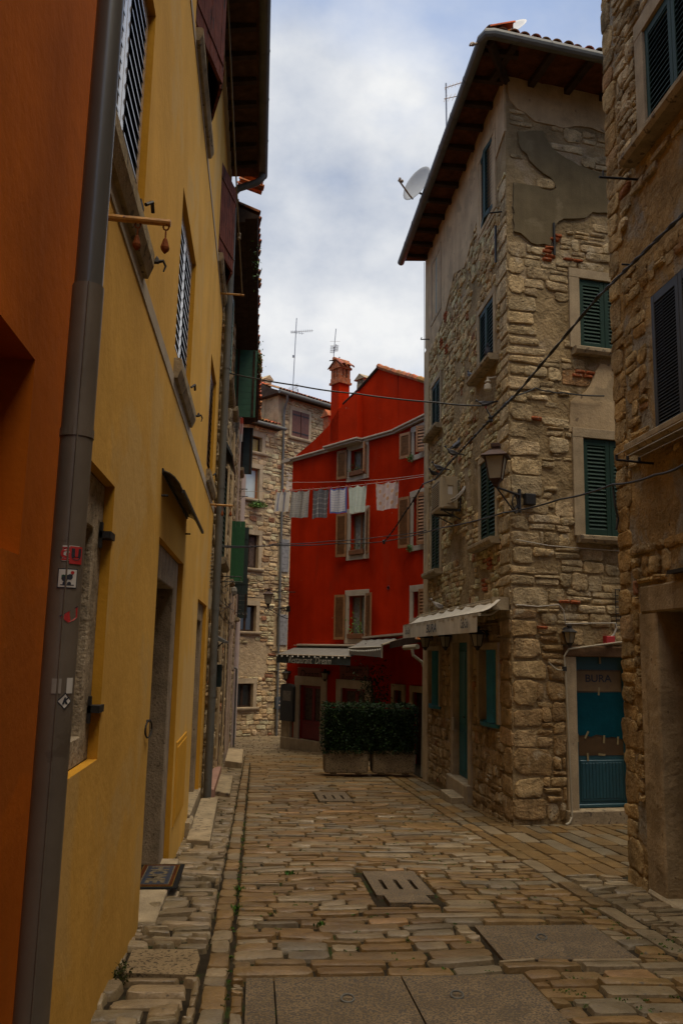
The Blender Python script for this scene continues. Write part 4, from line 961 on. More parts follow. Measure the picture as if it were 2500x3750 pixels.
# quoins, then field stones, both faces
def quoins(z0, z1, hh=(.26, .42), la=(.32, .62), rel=.022, colf=col):
    b = z0; k = 0
    while b < z1 - .15:
        h_ = ru(*hh); h_ = min(h_, z1 - b); L1 = ru(*la); L2 = la[1] + la[0] - L1
        if not inpoly(L1 * .5, b + h_ / 2, cement): stone(mb, CR, L1 / 2 + .005, b + h_ / 2, L1 - .01, h_ - .035, rel * ru(.7, 1.3), .018, colf(), 1, .3, .15, .2)
        stone(mb, CL, 11.605 + L2 / 2, b + h_ / 2, L2 - .01, h_ - .035, rel * ru(.5, 1), .018, colf(), 1, .3, .15, .2)
        QU.append((b, b + h_, L1, L2)); b += h_; k += 1
QU = []
strips = [(17.35, CY1, -.9, 8.3), (12.1, 13.35, 2.45, 3.2), (16.0, 17.3, 2.2, 3.1)]
hbL = hitbox([(q[0] - .12, q[1] + .12, q[2] - .10, q[3] + .10) for q in ops[:6]] + [(dC[0] - .22, dC[1] + .22, -.6, dC[3] + .25), (g1[0] - .13, g1[1] + .1, g1[2] - .1, g1[3] + .12), (g2[0] - .1, g2[1] + .1, g2[2] - .1, g2[3] + .1)] + strips[:1])
hbL_rects = hbL.rects
random.seed(11); quoins(-.6, 2.1, (.24, .42), (.34, .60), .024, lambda: scol(1.0, PW, .03)); quoins(2.1, 8.9, (.14, .34), (.24, .6))
def notq(x, y, w_, h_, face):
    for (b0, b1, L1, L2) in QU:
        if y + h_ / 2 > b0 + .02 and y - h_ / 2 < b1 - .02:
            if face == 'R' and x - w_ / 2 < L1 - .03: return False
            if face == 'L' and x - w_ / 2 < 11.6 + L2 - .03: return False
    return True
CRc = hb.rects + [(0, L1, b0, b1) for b0, b1, L1, L2 in QU]; CLc = hbL_rects + [(11.6, 11.6 + L2, b0, b1) for b0, b1, L1, L2 in QU]
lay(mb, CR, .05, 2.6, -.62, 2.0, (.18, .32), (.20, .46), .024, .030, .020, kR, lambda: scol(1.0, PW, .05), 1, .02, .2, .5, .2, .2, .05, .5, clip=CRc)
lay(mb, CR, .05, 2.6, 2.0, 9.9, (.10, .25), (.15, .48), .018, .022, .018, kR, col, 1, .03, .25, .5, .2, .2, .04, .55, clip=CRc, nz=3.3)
lay(mb, CR, 2.6, 6.4, -.6, 9.9, (.25, .4), (.4, .7), .03, .04, .02, None, col, 1)
plasL = [(11.6, 9.5), (12.1, 9.35), (12.12, 8.45), (13.2, 8.45), (13.3, 8.9), (14.2, 8.5), (15, 8.75), (15.8, 8.3), (16.1, 8.2), (17.3, 8.0), (CY1, 8.3), (CY1, ZT), (11.6, ZT)]
def kL(x, y, w_, h_):
    return not inpoly(x, y, plasL)
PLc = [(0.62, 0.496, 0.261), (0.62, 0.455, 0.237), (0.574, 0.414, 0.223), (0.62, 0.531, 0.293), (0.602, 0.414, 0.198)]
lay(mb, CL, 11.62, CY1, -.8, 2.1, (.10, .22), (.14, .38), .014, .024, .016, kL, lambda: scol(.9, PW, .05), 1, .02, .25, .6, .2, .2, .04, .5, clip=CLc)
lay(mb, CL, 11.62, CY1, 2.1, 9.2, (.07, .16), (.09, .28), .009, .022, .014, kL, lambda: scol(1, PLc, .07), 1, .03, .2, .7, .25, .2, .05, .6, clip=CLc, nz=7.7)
mb.build('wall', [m_mortar_dark, m_stone, m_dark], ch, recalc=False)
def patch_obj(name, fr, P, c1, mat, parent=ch):
    q = MB(); q.prism([fr(a, b, -.01) for a, b in P], fr.n * (c1 + .01)); return q.build(name, mat, parent)
patch_obj('cement_patch', CR, cement, .035, m_patch); patch_obj('plaster', CR, ragged(topP, .1, .015), .022, m_plaster_old)
patch_obj('plaster', CR, ragged(midR, .1, .02), .018, m_plaster_old)
patch_obj('plaster', CL, ragged(plasL, .12, .03) if 0 else plasL, .020, m_plaster_old)
mb = MB(); mb.box(CL, 17.40, CY1 + .01, -1, 8.2, 0, .03, bev=.01); mb.build('corner_strip', m_plaster_old, ch)
# iron anchors on the wall
mb = MB(); mb.box(CL, 11.98, 12.02, 7.55, 8.15, .04, .07); mb.build('wall_anchor', m_iron, ch)
mb = MB(); a, b = CR.hit(2022, 880); mb.box(CR, a - .015, a + .015, b - .26, b + .26, .035, .06)
mb.build('wall_anchor', m_iron, ch)
for (px, py, w_, h_) in ((2110, 950, .5, .12), (2040, 870, .3, .16), (2130, 1370, .36, .14), (1955, 1530, .12, .08), (1995, 925, .14, .3), (2100, 2200, .5, .1), (1985, 2290, .2, .12)):
    a, b = CR.hit(px, py); mb = MB()
    for k in range(max(1, int(h_ / .065))):
        for j in range(max(1, int(w_ / .17))):
            stone(mb, CR, a - w_ / 2 + j * .17 + .085 + (k % 2) * .05, b - h_ / 2 + k * .065 + .03, .16, .052, .05, .006, random.choice([(1, 1, 1), (.8, .7, .6), (1.1, 1, .9)]), 0)
    mb.build('brick_patch', m_brick, ch, recalc=False)
for (y, z) in ((15.7, 8.1), (16.1, 7.7), (15.6, 7.4), (12.6, 2.9), (12.9, 2.6)):
    mb = MB()
    for k in range(3): stone(mb, CL, y + k * .02, z + k * .07, .22, .06, .045, .006, (1, .9, .8), 0)
    mb.build('brick_patch', m_brick, ch, recalc=False)
# windows of the left face
for i, q in enumerate((nT, n2, n3, fT, f2, f3)):
    mb = MB(); 
    for (u0, u1, v0, v1) in ((q[0], q[0] + .03, q[2], q[3]), (q[1] - .03, q[1], q[2], q[3]), (q[0] + .03, q[1] - .03, q[3] - .03, q[3])): mb.box(CL, u0, u1, v0, v1, -.1, -.03)
    wo = mb.build('window', m_green, ch)
    mid = (q[0] + q[1]) / 2; ang = 7 if i == 0 else 1.5
    mm, m2 = (m_green, m_green) if i != 3 else (m_greengrey, m_greengrey)
    shutter(wo, CL, q[0] + .01, q[2] + .02, q[3] - .01, mid - q[0] - .015, ang, .012, mm, m2, 'louvre', pitch=.062, t=.04); shutter(wo, CL, q[1] - .01, q[2] + .02, q[3] - .01, -(q[1] - mid - .015), ang, .012, mm, m2, 'louvre', pitch=.062, t=.04)
    surround(wo, CL, q[0], q[1], q[2], q[3], .10, -.01, .03, m_trim if i else m_plaster_old, bottom=(i in (0, 3)))
    if i not in (0, 3): sill(wo, CL, q[0] - .20, q[1] + .30, q[2], .10, .17, m_sill)
# ground floor of the left face
def thinframe(q, wt, mat, lin=None): return surround(ch, CL, *q, wt, -.28, .05, mat, bottom=False, lin=lin, name='stone_frame')
thinframe(dC, .18, m_trim, .24); thinframe(g1, .10, m_dkwood if 0 else m_trim); thinframe(g2, .08, m_trim)
mb = MB(); f = CL
mb.box(f, dC[0] + .0, dC[1] - .0, -.45, dC[3], -.26, -.07)
for (x0, x1) in ((dC[0] + .08, (dC[0] + dC[1]) / 2 - .04), ((dC[0] + dC[1]) / 2 + .04, dC[1] - .08)):
    for (z0, z1) in ((-.35, .3), (.42, 1.66)): mb.box(f, x0, x1, z0, z1, -.07, -.055, bev=.01)
do = mb.build('door', m_blue2, ch)
mb = MB(); mb.tube([f(dC[0] + .6, .55, -.07), f(dC[0] + .6, .55, -.02), f(dC[0] + .5, .55, -.02)], .01, 6); mb.build('handle', m_iron, do)
mb = MB(); mb.box(CL, dC[0] - .2, dC[1] + .2, -1.0, -.46, -.28, .12, 0, bev=.015); mb.build('threshold', m_trim, ch)
for q in (g1, g2):
    wo = window(ch, CL, *q, .08, m_blue, m_glass, m_dcurtain)
    mb = MB(); P = []
    n = 8
    for k in range(n + 1): t = k / n; P.append(CL(q[0] + (q[1] - q[0]) * t, q[2] - .06, .02 + .10 * math.sin(math.pi * t)))
    P += [CL(q[1], q[2] - .06, -.2), CL(q[0], q[2] - .06, -.2)]
    mb.prism(P, V3((0, 0, .055))); mb.build('sill', m_blue2, wo)
    shutter(wo, CL, q[0] + .02, q[2] + .01, q[3] - .01, .26, 40, -.03, m_blue2, None, 'vplank')
mb = MB(); a, b = CL.hit(1668, 2650); mb.box(CL, a - .07, a + .07, b - .11, b + .11, .04, .06, bev=.004); tag(mb.build('menu_sheet', m_cream), 'small pale notice fixed on the door jamb beside the narrow blue door', 'notice')
stepstone('stone_step', [(3.14, 13.9), (3.14, 14.7), (3.50, 14.75), (3.50, 13.9)], .10, 'pale stone step in front of the narrow blue door of the corner house', m_sill)
# right face windows
for q in (R1, R2):
    mb = MB()
    for (u0, u1, v0, v1) in ((q[0], q[0] + .03, q[2], q[3]), (q[1] - .03, q[1], q[2], q[3])): mb.box(CR, u0, u1, v0, v1, -.1, -.03)
    wo = mb.build('window', m_green, ch); mid = (q[0] + q[1]) / 2
    for (p, r_) in ((q[0] + .01, mid - .003), (mid + .003, q[1] - .01)):
        leaf_mb(CR.sub(p, 0, .0, 0), r_ - p, q[2] + .01, q[3] - .01, 'louvre', t=.04, pitch=.058, st=.07).build('shutter', [m_green, m_green], wo)
    surround(wo, CR, q[0], q[1], q[2], q[3], .17, -.01, .032, m_trim, bottom=False, lin=.14); sill(wo, CR, q[0] - .14, q[1] + .2, q[2], .11, .15, m_sill)
# blue door with taped paper
mb = MB(); mb.box(CR, RD[0], RD[1], RD[2], RD[3], -.16, -.11)
mb.box(CR, RD[0] + .10, RD[1] - .10, RD[2] + .08, .18, -.11, -.10, 0, bev=.012)
for k in range(12): mb.box(CR, RD[0] + .13 + k * .052, RD[0] + .175 + k * .052, RD[2] + .12, .14, -.10, -.094, 0, bev=.004)
mb.box(CR, RD[0], RD[1], RD[2], RD[2] + .05, -.11, -.085, 0, bev=.01)
do = mb.build('door', m_blue, ch)
mb = MB(); mb.box(CR, RD[0] + .09, RD[1] - .10, .24, 1.42, -.11, -.106); mb.build('door_glass', M('brown_door_glass', (.075, .040, .014), .35, .2, 5, 0, spec=.6), do)
P = [(RD[0] + .04, 1.10), (RD[1] - .03, 1.11), (RD[1] - .02, .44)] + [(RD[1] - .02 - k * .085, .45 + ru(-.02, .03) + k * .008) for k in range(1, 10)] + [(RD[0] + .05, .55)]
mb = MB(); mb.prism([CR(a, b, -.103) for a, b in P], CR.n * .004); mb.build('taped_paper', m_bluecloth, do)
m_tape = M('masking_tape', (.26, .20, .09), .7, .1, 20, 0)
for (x, z, r_) in ((.45, 1.56, 0), (.42, 1.12, 1), (.03, 1.06, 0), (.04, .76, 1), (.07, .48, 0), (.21, .52, 2), (.48, .46, 1), (.70, .44, 1), (.84, 1.04, 0), (.84, .74, 1), (.86, .4, 0), (.22, .22, 0), (.80, .22, 0), (.44, .25, 3)):
    q = {0: 3, 1: -6, 2: -30, 3: 85}[r_]; ca, sa = math.cos(math.radians(q)), math.sin(math.radians(q)); w_, h_ = .014, .055
    mb = MB(); mb.prism([CR(RD[0] + x + u * ca - v * sa, z + u * sa + v * ca, -.0985) for u, v in ((-w_, -h_), (w_, -h_), (w_, h_), (-w_, h_))], CR.n * .001); mb.build('tape', m_tape, do)
mb = MB(); mb.box(CR, RD[0] + .07, RD[1] - .12, 1.12, 1.40, -.105, -.101, 0); text_into(mb, 'BURA', .145, CR, (RD[0] + RD[1]) / 2 - .03, 1.295, -.0995, 1, bold=.002, sx=1.15)
mb.build('sign', [M('tan_sign_board', (.16, .10, .04), .7, .1, 10, .05), m_letterk], do)
mb = MB(); mb.box(CR, RD[0] - .17, RD[0], -1, RD[3], -.16, .035, 0, bev=.01); mb.box(CR, RD[1], RD[1] + .17, -1, RD[3], -.16, .035, 0, bev=.01); mb.build('door_frame', m_plaster_old if 0 else m_trim, ch)
mb = MB(); mb.box(CR, RD[0] - .18, RD[1] + .3, RD[3], RD[3] + .15, -.10, .05, 0, bev=.012); mb.build('lintel', M('weathered_lintel_wood', (.13, .075, .04), .9, .2, 8, .4, 25), ch)
mb = MB(); mb.box(CR, RD[0] - .2, RD[1] + .9, -1, RD[2] - .005, -.16, .09, 0, bev=.015); mb.build('threshold', m_sill, ch)
# roof, rafters, gutter
Pc, Pf, Pr = V3((2.95, 10.72, 0)), V3((2.97, 17.98, 0)), V3((9.2, 11.75, 0))
mb = MB(); z0 = 10.40
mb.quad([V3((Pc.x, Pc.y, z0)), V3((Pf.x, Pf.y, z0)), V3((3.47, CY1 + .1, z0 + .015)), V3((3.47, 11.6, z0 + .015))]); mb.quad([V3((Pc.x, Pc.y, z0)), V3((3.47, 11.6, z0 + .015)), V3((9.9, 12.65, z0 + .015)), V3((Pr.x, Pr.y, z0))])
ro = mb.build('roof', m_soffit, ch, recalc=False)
mb = MB(); ap = V3((6.6, 14.8, 12.2)); e = z0 + .06
C4 = [V3((Pc.x, Pc.y, e)), V3((Pr.x, Pr.y, e)), V3((10.3, 18.0, e)), V3((Pf.x, Pf.y, e))]
for k in range(4): mb.quad([C4[k], C4[(k + 1) % 4], ap])
for k in (0, 3): a_, b_ = C4[k], C4[(k + 1) % 4]; mb.quad([a_, b_, b_ - V3((0, 0, .06)), a_ - V3((0, 0, .06))])
mb.build('roof_slope', m_rafter, ro, recalc=False)
mb = MB(); y = 11.0
while y < 17.9: mb = MB(); mb.prism([(2.99, y, z0 - .006), (3.5, y, z0 + .006), (3.5, y, z0 - .09), (2.99, y, z0 - .07)], (0, .08, 0)); mb.build('rafter', m_rafter, ro); y += .60
x = 0.0
while x < 6:
    p = V3((3.35 + x * .987, 10.79 + x * .16, 0)); d = V3((-.16, .987, 0)) * .82; s_ = V3((.987, .16, 0)) * .1
    A = [p + V3((0, 0, z0 - .07)), p + d + V3((0, 0, z0 - .10)), p + d + V3((0, 0, z0 + .004)), p + V3((0, 0, z0 - .006))]; mb = MB(); mb.prism(A, s_); mb.build('rafter', m_rafter, ro); x += .62
p = V3((3.02, 10.8, z0 - .07)); q = V3((3.5, 11.65, z0 - .06)); mb = MB(); mb.tube([p, q], .07, 4); mb.build('rafter', m_rafter, ro)
mb = MB(); zg = 10.36
gutter_tube(mb, [(Pf.x - .06, Pf.y, zg), (Pc.x - .05, Pc.y + .05, zg), (Pc.x - .01, Pc.y - .05, zg), (Pc.x + .08, Pc.y - .06, zg), (Pr.x, Pr.y - .07, zg)], .078, joint=.95); mb.build('gutter', m_gutter, ro)
mb = MB(); d = Pr - Pc; tiles(mb, (Pc.x, Pc.y + .03, z0 + .10), d, V3((.15, -.93, -.35)), 34, .4, .085); tiles(mb, (Pc.x + .03, Pc.y, z0 + .10), (0, 1, 0), V3((-.93, 0, -.35)), 42, .4, .085); mb.build('tiles', m_terra, ro, recalc=False)
# thin pipe on the right face
mb = MB(); a0, b0 = CR.hit(2050, 2420); zt = 1.72
pts = [CR(2.3, zt + .16, .09), CR(1.6, zt + .09, .09), CR(1.1, zt + .02, .09), CR(a0 + .08, zt - .02, .09), CR(a0 + .01, zt - .12, .09)] + [CR(a0 + .01 + .06 * (zt - z) / 2.2, z, .10) for z in (1.2, .6, 0, -.45)] + [CR(a0 + .06, -.54, .11), CR(a0 + .0, -.60, .15), CR(a0 - .08, -.61, .2)]
mb.tube(pts, .0135, 8); mb.tube(cable_path([CR(a0 - .22, 1.52, .07), CR(a0 - .1, 1.42, .08), CR(a0, 1.42, .10)], .01, .01), .010, 6); mb.box(CR, a0 - .02, a0 + .03, 1.40, 1.46, .08, .12, 1)
tag(mb.build('thin_pipe', [m_cream, m_iron]), 'thin pale pipe bending over the blue door and down the wall to the ground', 'pipe')
mb = MB(); P = [CR.hit(x, y) for x, y in ((1880, 2215), (1960, 2222), (2035, 2215), (2052, 2235), (2060, 2285), (2130, 2283), (2240, 2282))]
mb.tube([CR(a, b, .07) for a, b in P], .009, 6); P = [CR.hit(x, y) for x, y in ((1880, 1978), (2000, 2000), (2120, 2010), (2260, 2020))]; mb.tube([CR(a, b, .07) for a, b in P], .006, 5)
P = [CR.hit(x, y) for x, y in ((2240, 2282), (2245, 2300), (2235, 2325), (2215, 2340))]; mb.tube([CR(a, b, .07) for a, b in P], .014, 6)
tag(mb.build('wall_cable', m_wcable), 'pale cables running along the corner house above the blue door', 'cables')
mb = MB(); P = [CR.hit(2255, 2160), CR.hit(2255, 2290)]; a0, b1 = P[0]; b0 = P[1][1]
for k in range(4): mb.tube([CR(a0 - .05 + k * .07, b0, .05), CR(a0 - .05 + k * .07, b1, .05)], .006, 4)
for k in range(7): mb.tube([CR(a0 - .05, b0 + (b1 - b0) * k / 6, .05), CR(a0 + .16, b0 + (b1 - b0) * k / 6, .05)], .006, 4)
tag(mb.build('vent_grille', m_iron), 'small wire grille high on the corner house near the far right house', 'grille')
a, b = CR.hit(2220, 2345); mb = MB(); mb.box(CR, a - .06, a + .08, b - .05, b + .06, 0, .09, bev=.008); tag(mb.build('junction_box', m_letterr), 'small red box on the wall above the lintel of the taped blue door', 'box')
# ================================================================== far right house
random.seed(33)
FR_ = Fr((3.45, 0, 0), (0, 1, 0), (-1, 0, 0)); FY = 7.92
U1 = (5.85, 6.97, 6.36, 7.50); U2 = (5.85, 7.06, 3.54, 4.86); FD = (6.05, 7.16, -.5, 2.0)
fh = thing('far_right_house', (3.45, 6, -.4), 'nearest stone house at the right edge, weathered orange and grey rubble with a dark doorway', 'house')
fh.name = 'stone_house'
mb = MB(); wall_sheet(mb, FR_, -30, FY, -3, 10.5, [(*U1, .1), (*U2, .1), (FD[0] - .05, FD[1] + .05, FD[2] - .05, FD[3] + .05, .29)], 0)
for q, d in ((U1, .1), (U2, .1), ((FD[0] - .1, FD[1] + .1, FD[2] - .1, FD[3] + .1), .32)): mb.quad([FR_(q[0], q[2], -d), FR_(q[1], q[2], -d), FR_(q[1], q[3], -d), FR_(q[0], q[3], -d)], 2)
shell(mb, FR_, -30, FY, -3, 10.5, 7)
PF = [(0.499, 0.307, 0.118), (0.535, 0.349, 0.147), (0.463, 0.296, 0.126), (0.499, 0.349, 0.168), (0.451, 0.318, 0.16), (0.546, 0.37, 0.168)]
def pf(): return scol(1.0, PF, .05)
hbF = hitbox([(U1[0] - .2, U1[1] + .2, U1[2] - .16, U1[3] + .2), (U2[0] - .12, U2[1] + .12, U2[2] - .14, U2[3] + .14), (FD[0] - .36, FD[1] + .36, -.6, FD[3] + .26)])
plF = [[(4.5, 5.2), (7.6, 5.3), (7.75, 5.7), (7.3, 6.0), (6.5, 6.05), (4.5, 6.1)], [(6.9, 2.7), (7.6, 2.6), (7.7, 3.2), (7.3, 3.45), (6.6, 3.3), (6.0, 2.9)]]
kF = lambda x, y, w_, h_: not any(inpoly(x, y, P) for P in plF)
b = -.5
while b < 10.3:   # quoins at the far end
    h_ = ru(.10, .30); L = ru(.2, .34); stone(mb, FR_, FY - L / 2 + ru(-.01, .015), b + h_ / 2, L, h_ - .008, ru(.012, .025), .016, pf(), 1, .6, .2, .2)
    b += h_
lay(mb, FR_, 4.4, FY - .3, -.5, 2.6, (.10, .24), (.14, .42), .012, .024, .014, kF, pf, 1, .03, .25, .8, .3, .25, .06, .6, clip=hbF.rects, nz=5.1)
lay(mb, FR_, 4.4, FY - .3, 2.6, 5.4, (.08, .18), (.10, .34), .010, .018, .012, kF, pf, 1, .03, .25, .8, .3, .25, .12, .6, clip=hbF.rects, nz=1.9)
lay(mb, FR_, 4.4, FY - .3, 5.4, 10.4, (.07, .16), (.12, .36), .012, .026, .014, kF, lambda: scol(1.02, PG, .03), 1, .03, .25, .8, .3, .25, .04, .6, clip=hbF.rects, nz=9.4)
m_fmortar = M('ochre_eroded_mortar', (.43, .275, .115), .95, .28, 2.4, 1.0, 18, patch=(.36, .30, .215), patchscale=1.1, patchth=.52, spots=(.12, .08, .045), spotscale=11, spotth=.69, fine=.15, fscale=60, streak=.2, bdist=.04, bump2=1, b2scale=8, b2dist=.10)
m_fjamb = M('stained_door_jamb', (.36, .26, .145), .95, .25, 3, .6, 26, patch=(.27, .19, .10), patchscale=2.2, patchth=.52, spots=(.15, .10, .055), spotscale=12, spotth=.68, streak=.35, fine=.1, bump2=.6, b2scale=6, b2dist=.04)
m_fstone = M('eroded_limestone', (1, 1, 1), .95, .34, 4, 1.0, 20, vcol=True, spots=(.17, .115, .06), spotscale=14, spotth=.66, fine=.16, fscale=70, bdist=.04, streak=.2, bump2=1, b2scale=9, b2dist=.08)
mb.build('wall', [m_fmortar, m_fstone, m_dark], fh, recalc=False)
for q, mm, kind in ((U1, m_green, 'louvre'), (U2, m_charc, 'louvre')):
    mb = MB(); mb.box(FR_, q[1] - .03, q[1], q[2], q[3], -.1, -.03); wo = mb.build('window', mm, fh); mid = q[1] - .52
    for (p, r_) in ((mid + .003, q[1] - .01), (q[0], mid - .003)):
        leaf_mb(FR_.sub(p, 0, .008, 0), r_ - p, q[2] + .01, q[3] - .01, 'louvre', t=.04, pitch=.055 if mm is m_green else .03, st=.06, rails=()).build('shutter', [mm, mm], wo)
    if mm is m_green: surround(wo, FR_, *q, .17, -.01, .03, m_trim, bottom=False)
    sill(wo, FR_, q[0] - .3, q[1] + .30, q[2], .10, .17, m_cream if mm is m_green and 0 else m_sill)
mb = MB(); mb.box(FR_, FD[1], FD[1] + .34, -.8, FD[3], -.3, .02, 0, bev=.015); mb.box(FR_, FD[0] - .34, FD[0], -.8, FD[3], -.3, .02, 0, bev=.015); mb.box(FR_, FD[0] - .4, FD[1] + .30, FD[3], FD[3] + .24, -.3, .025, 0, bev=.015); mb.build('door_frame', m_fjamb, fh)
mb = MB(); mb.box(FR_, FD[0], FD[1], -.5, FD[3], -.30, -.25); 
for k in range(9): mb.box(FR_, FD[0] + .01 + k * .12, FD[0] + .12 + k * .12, -.5, FD[3], -.25, -.24, bev=.004)
mb.build('door', m_green2, fh)
mb = MB(); mb.box(FR_, 6.2, 6.85, 2.30, 2.33, 0, .06); mb.build('iron_bar', m_iron, fh)
mb = MB(); mb.box(FR_, FD[0] - .1, FD[1] + .3, -1, -.36, -.3, .05, 0, bev=.02); mb.build('threshold', m_sill, fh)
mb = MB(); mb.prism([(3.35, -30, 10.5), (2.95, -30, 10.4), (2.95, -30, 10.5), (9, -30, 13)], (0, 37.92, 0)); mb.build('roof', m_rafter, fh)
# rods and lines on the far right house
a, b = FR_.hit(2340, 658); mb = MB(); e_ = on_y(2192, 648, a); mb.tube([FR_(a, b, -.02), e_], .012, 8); mb.tube([e_ + V3((.04, 0, 0)), e_ + V3((.04, 0, .07))], .008, 6)
tag(mb.build('iron_rod', m_iron), 'iron rod sticking out of the nearest right house under the upper green shutter', 'rod')
a, b = FR_.hit(2390, 1698); e_ = on_y(2256, 1684, a); t = thing('clothesline_bracket', FR_(a, b), 'iron clothesline bracket with lines under the charcoal shutter at the right edge', 'bracket')
mb = MB(); mb.tube([FR_(a, b, -.02), e_], .011, 8)
for k in (0, .3, .62): q = e_.lerp(FR_(a, b, 0), k); mb.tube([q, q + V3((0, 0, .045))], .012, 6)
mb.build('arm', m_iron, t); mb = MB()
for k in (0, .3, .62): q = e_.lerp(FR_(a, b, 0), k) + V3((0, 0, .045)); mb.tube([q, V3((q.x, 4.9, q.z - .02))], .004, 5)
mb.build('line', m_wcable, t)
a, b = FR_.hit(2315, 970); mb = MB(); e_ = on_y(2275, 968, a); mb.tube([FR_(a, b, -.02), e_], .010, 6); tag(mb.build('cable_bracket', m_iron), 'short iron peg holding the thick black cable off the nearest right house', 'bracket')
# ================================================================== lamps, ac, awning, dishes
def lantern(t, O, s=1.0, seg=4, rot=.6, body=m_rust, cap=True, side=None):
    """O = underside of the lantern"""
    O = V3(O)
    mb = MB(); mb.lathe(O, [(.012 * s, -.06 * s), (.05 * s, -.03 * s), (.06 * s, .0), (.10 * s, .045 * s), (.115 * s, .05 * s), (.115 * s, .06 * s)], seg, rot=rot)
    mb.lathe(O + V3((0, 0, .36 * s)), [(.245 * s, -.012 * s), (.25 * s, 0), (.10 * s, .085 * s), (.10 * s, .10 * s), (.065 * s, .105 * s), (.065 * s, .125 * s), (.085 * s, .13 * s), (.085 * s, .175 * s), (.03 * s, .19 * s)], seg, rot=rot) if cap else None
    for k in range(seg):
        q0 = 2 * math.pi * k / seg + rot
        def pt(r, z, q): return O + V3((0, 0, z)) + LX * (math.cos(q) * r) + LY * (math.sin(q) * r)
        mb.tube([pt(.110 * s, .055 * s, q0), pt(.178 * s, .355 * s, q0)], .010 * s, 5)
    mb.build('lantern_frame', body, t)
    g = MB()
    for k in range(seg):
        q0 = 2 * math.pi * k / seg + rot; q1 = q0 + 2 * math.pi / seg
        g.quad([pt(.105 * s, .06 * s, q0), pt(.105 * s, .06 * s, q1), pt(.172 * s, .35 * s, q1), pt(.172 * s, .35 * s, q0)])
    g.build('glass_pane', m_lampglass, t, recalc=False)
LX = V3((0, 0, 1)).cross(V3((0, 1, 0))).normalized(); LY = V3((0, 0, 1)).cross(LX)
lo = on_y(1815, 1770, 11.05); wp = CR(.12, 0, .03)
t = thing('street_lamp', (wp.x, wp.y, 3.6), 'big rusty square lantern on a scrolled black bracket at the corner of the stone house', 'street lamp', 'wall lanterns over the street')
lantern(t, lo, 1.02, 4, .35)
mb = MB(); zA = on_y(1880, 1805, wp.y - .05).z; zB = on_y(1870, 1870, wp.y - .05).z
mb.box(W0, 0, 0, 0, 0, 0, 0) if 0 else None
mb.tube([(wp.x, wp.y - .04, zA + .06), (wp.x, wp.y - .04, zB - .02)], .024, 6)
mb.tube([lo + V3((0, 0, -.05)), V3((wp.x, wp.y - .05, zA - .03))], .016, 6)
mb.tube([lo + V3((0.01, 0, -.06)), V3((wp.x - .14, wp.y - .14, zB + .02)), V3((wp.x - .08, wp.y - .1, zB - .04)), V3((wp.x - .02, wp.y - .05, zB))], .012, 6)
c = V3((wp.x - .085, wp.y - .1, (zA + zB) / 2 - .02)); mb.tube([c + V3((.05 * math.cos(q) * (1 - q * .05), .03 * math.cos(q), .12 * math.sin(q) * (1 - q * .05))) for q in [k * .5 - .6 for k in range(14)]], .011, 6)
mb.box(CR, .20, .36, zB + .10, zB + .26, .0, .1, bev=.01); mb.build('bracket', m_iron, t)
def small_lamp(fr, a, b, out, label, s=.6, grp='small wall lanterns'):
    t = thing('wall_lamp', fr(a, b, 0), label, 'wall lamp', grp)
    lantern(t, fr(a, b - .28 * s, out), s, 6, .2, m_iron)
    mb = MB(); mb.tube([fr(a, b + .1 * s, 0), fr(a, b + .18 * s, out * .5), fr(a, b + .16 * s, out)], .012, 6); mb.lathe(fr(a, b + .1 * s, .0), [(.05, 0), (.06, .02), (.02, .03)], 10, fr.n); mb.build('arm', m_iron, t)
a, b = CR.hit(2068, 2325); small_lamp(CR, a, b, .12, 'small black wall lantern over the blue door with taped paper', .5)
for px, lb in ((1785, 'nearest of the three black lanterns under the cream awning'), (1662, 'middle of the three black lanterns under the cream awning'), (1585, 'farthest of the three black lanterns under the cream awning')):
    a, b = CL.hit(px, 2340); small_lamp(CL, a, 1.86, .16, lb, .6)
a, b = CL.hit(1812, 1372); mb = MB(); O = CL(a - .05, b - .28, .13)
mb.lathe(O, [(.045, 0), (.06, .02), (.055, .09), (.035, .11), (.035, .13), (.05, .135), (.05, .15), (.02, .17), (.02, .22)], 10); mb.tube([O + V3((0, 0, .2)), CL(a - .05, b - .06, 0)], .015, 6)
tag(mb.build('bulkhead_lamp', M('cream_enamel_lamp', (.46, .40, .30), .4, .05, 5, 0)), 'small cream lamp hanging under the middle window sill of the corner house', 'lamp')
# air conditioner
zt_, zb_ = on_y(1650, 1745, 14.4).z, on_y(1650, 1868, 14.4).z
ya, yb, c0, c1 = 14.4, 15.2, .10, .40
t = thing('air_conditioner', CL(14.8, zb_ - .05, 0), 'beige air conditioner outdoor unit on a bracket high on the corner house', 'air conditioner')
mb = MB(); mb.box(CL, ya, yb, zb_ + .04, zt_, c0, c1, 0, bev=.015)
mb.box(CL, ya - .012, ya, zb_ + .06, zt_ - .04, c0 + .03, c1 - .06, 0); mb.box(CL, ya - .03, ya - .012, zb_ + .12, zb_ + .24, c0 + .08, c0 + .18, 0, bev=.005); mb.box(CL, ya - .025, ya - .012, zt_ - .16, zt_ - .11, c0 + .08, c0 + .18, 0); mb.box(CL, ya - .014, ya - .0125, zt_ - .32, zt_ - .18, c0 + .09, c0 + .17, 1)
mb.build('casing', [m_ac, m_stw], t)
mb = MB(); mb.box(CL, ya + .12, yb - .06, zb_ + .10, zt_ - .06, c1, c1 + .004, 0)
for k in range(11): z = zb_ + .12 + k * (zt_ - zb_ - .2) / 11; mb.box(CL, ya + .13, yb - .07, z, z + .012, c1 + .004, c1 + .012, 1)
mb.build('fan_grille', [m_acdark, m_ac], t)
mb = MB()
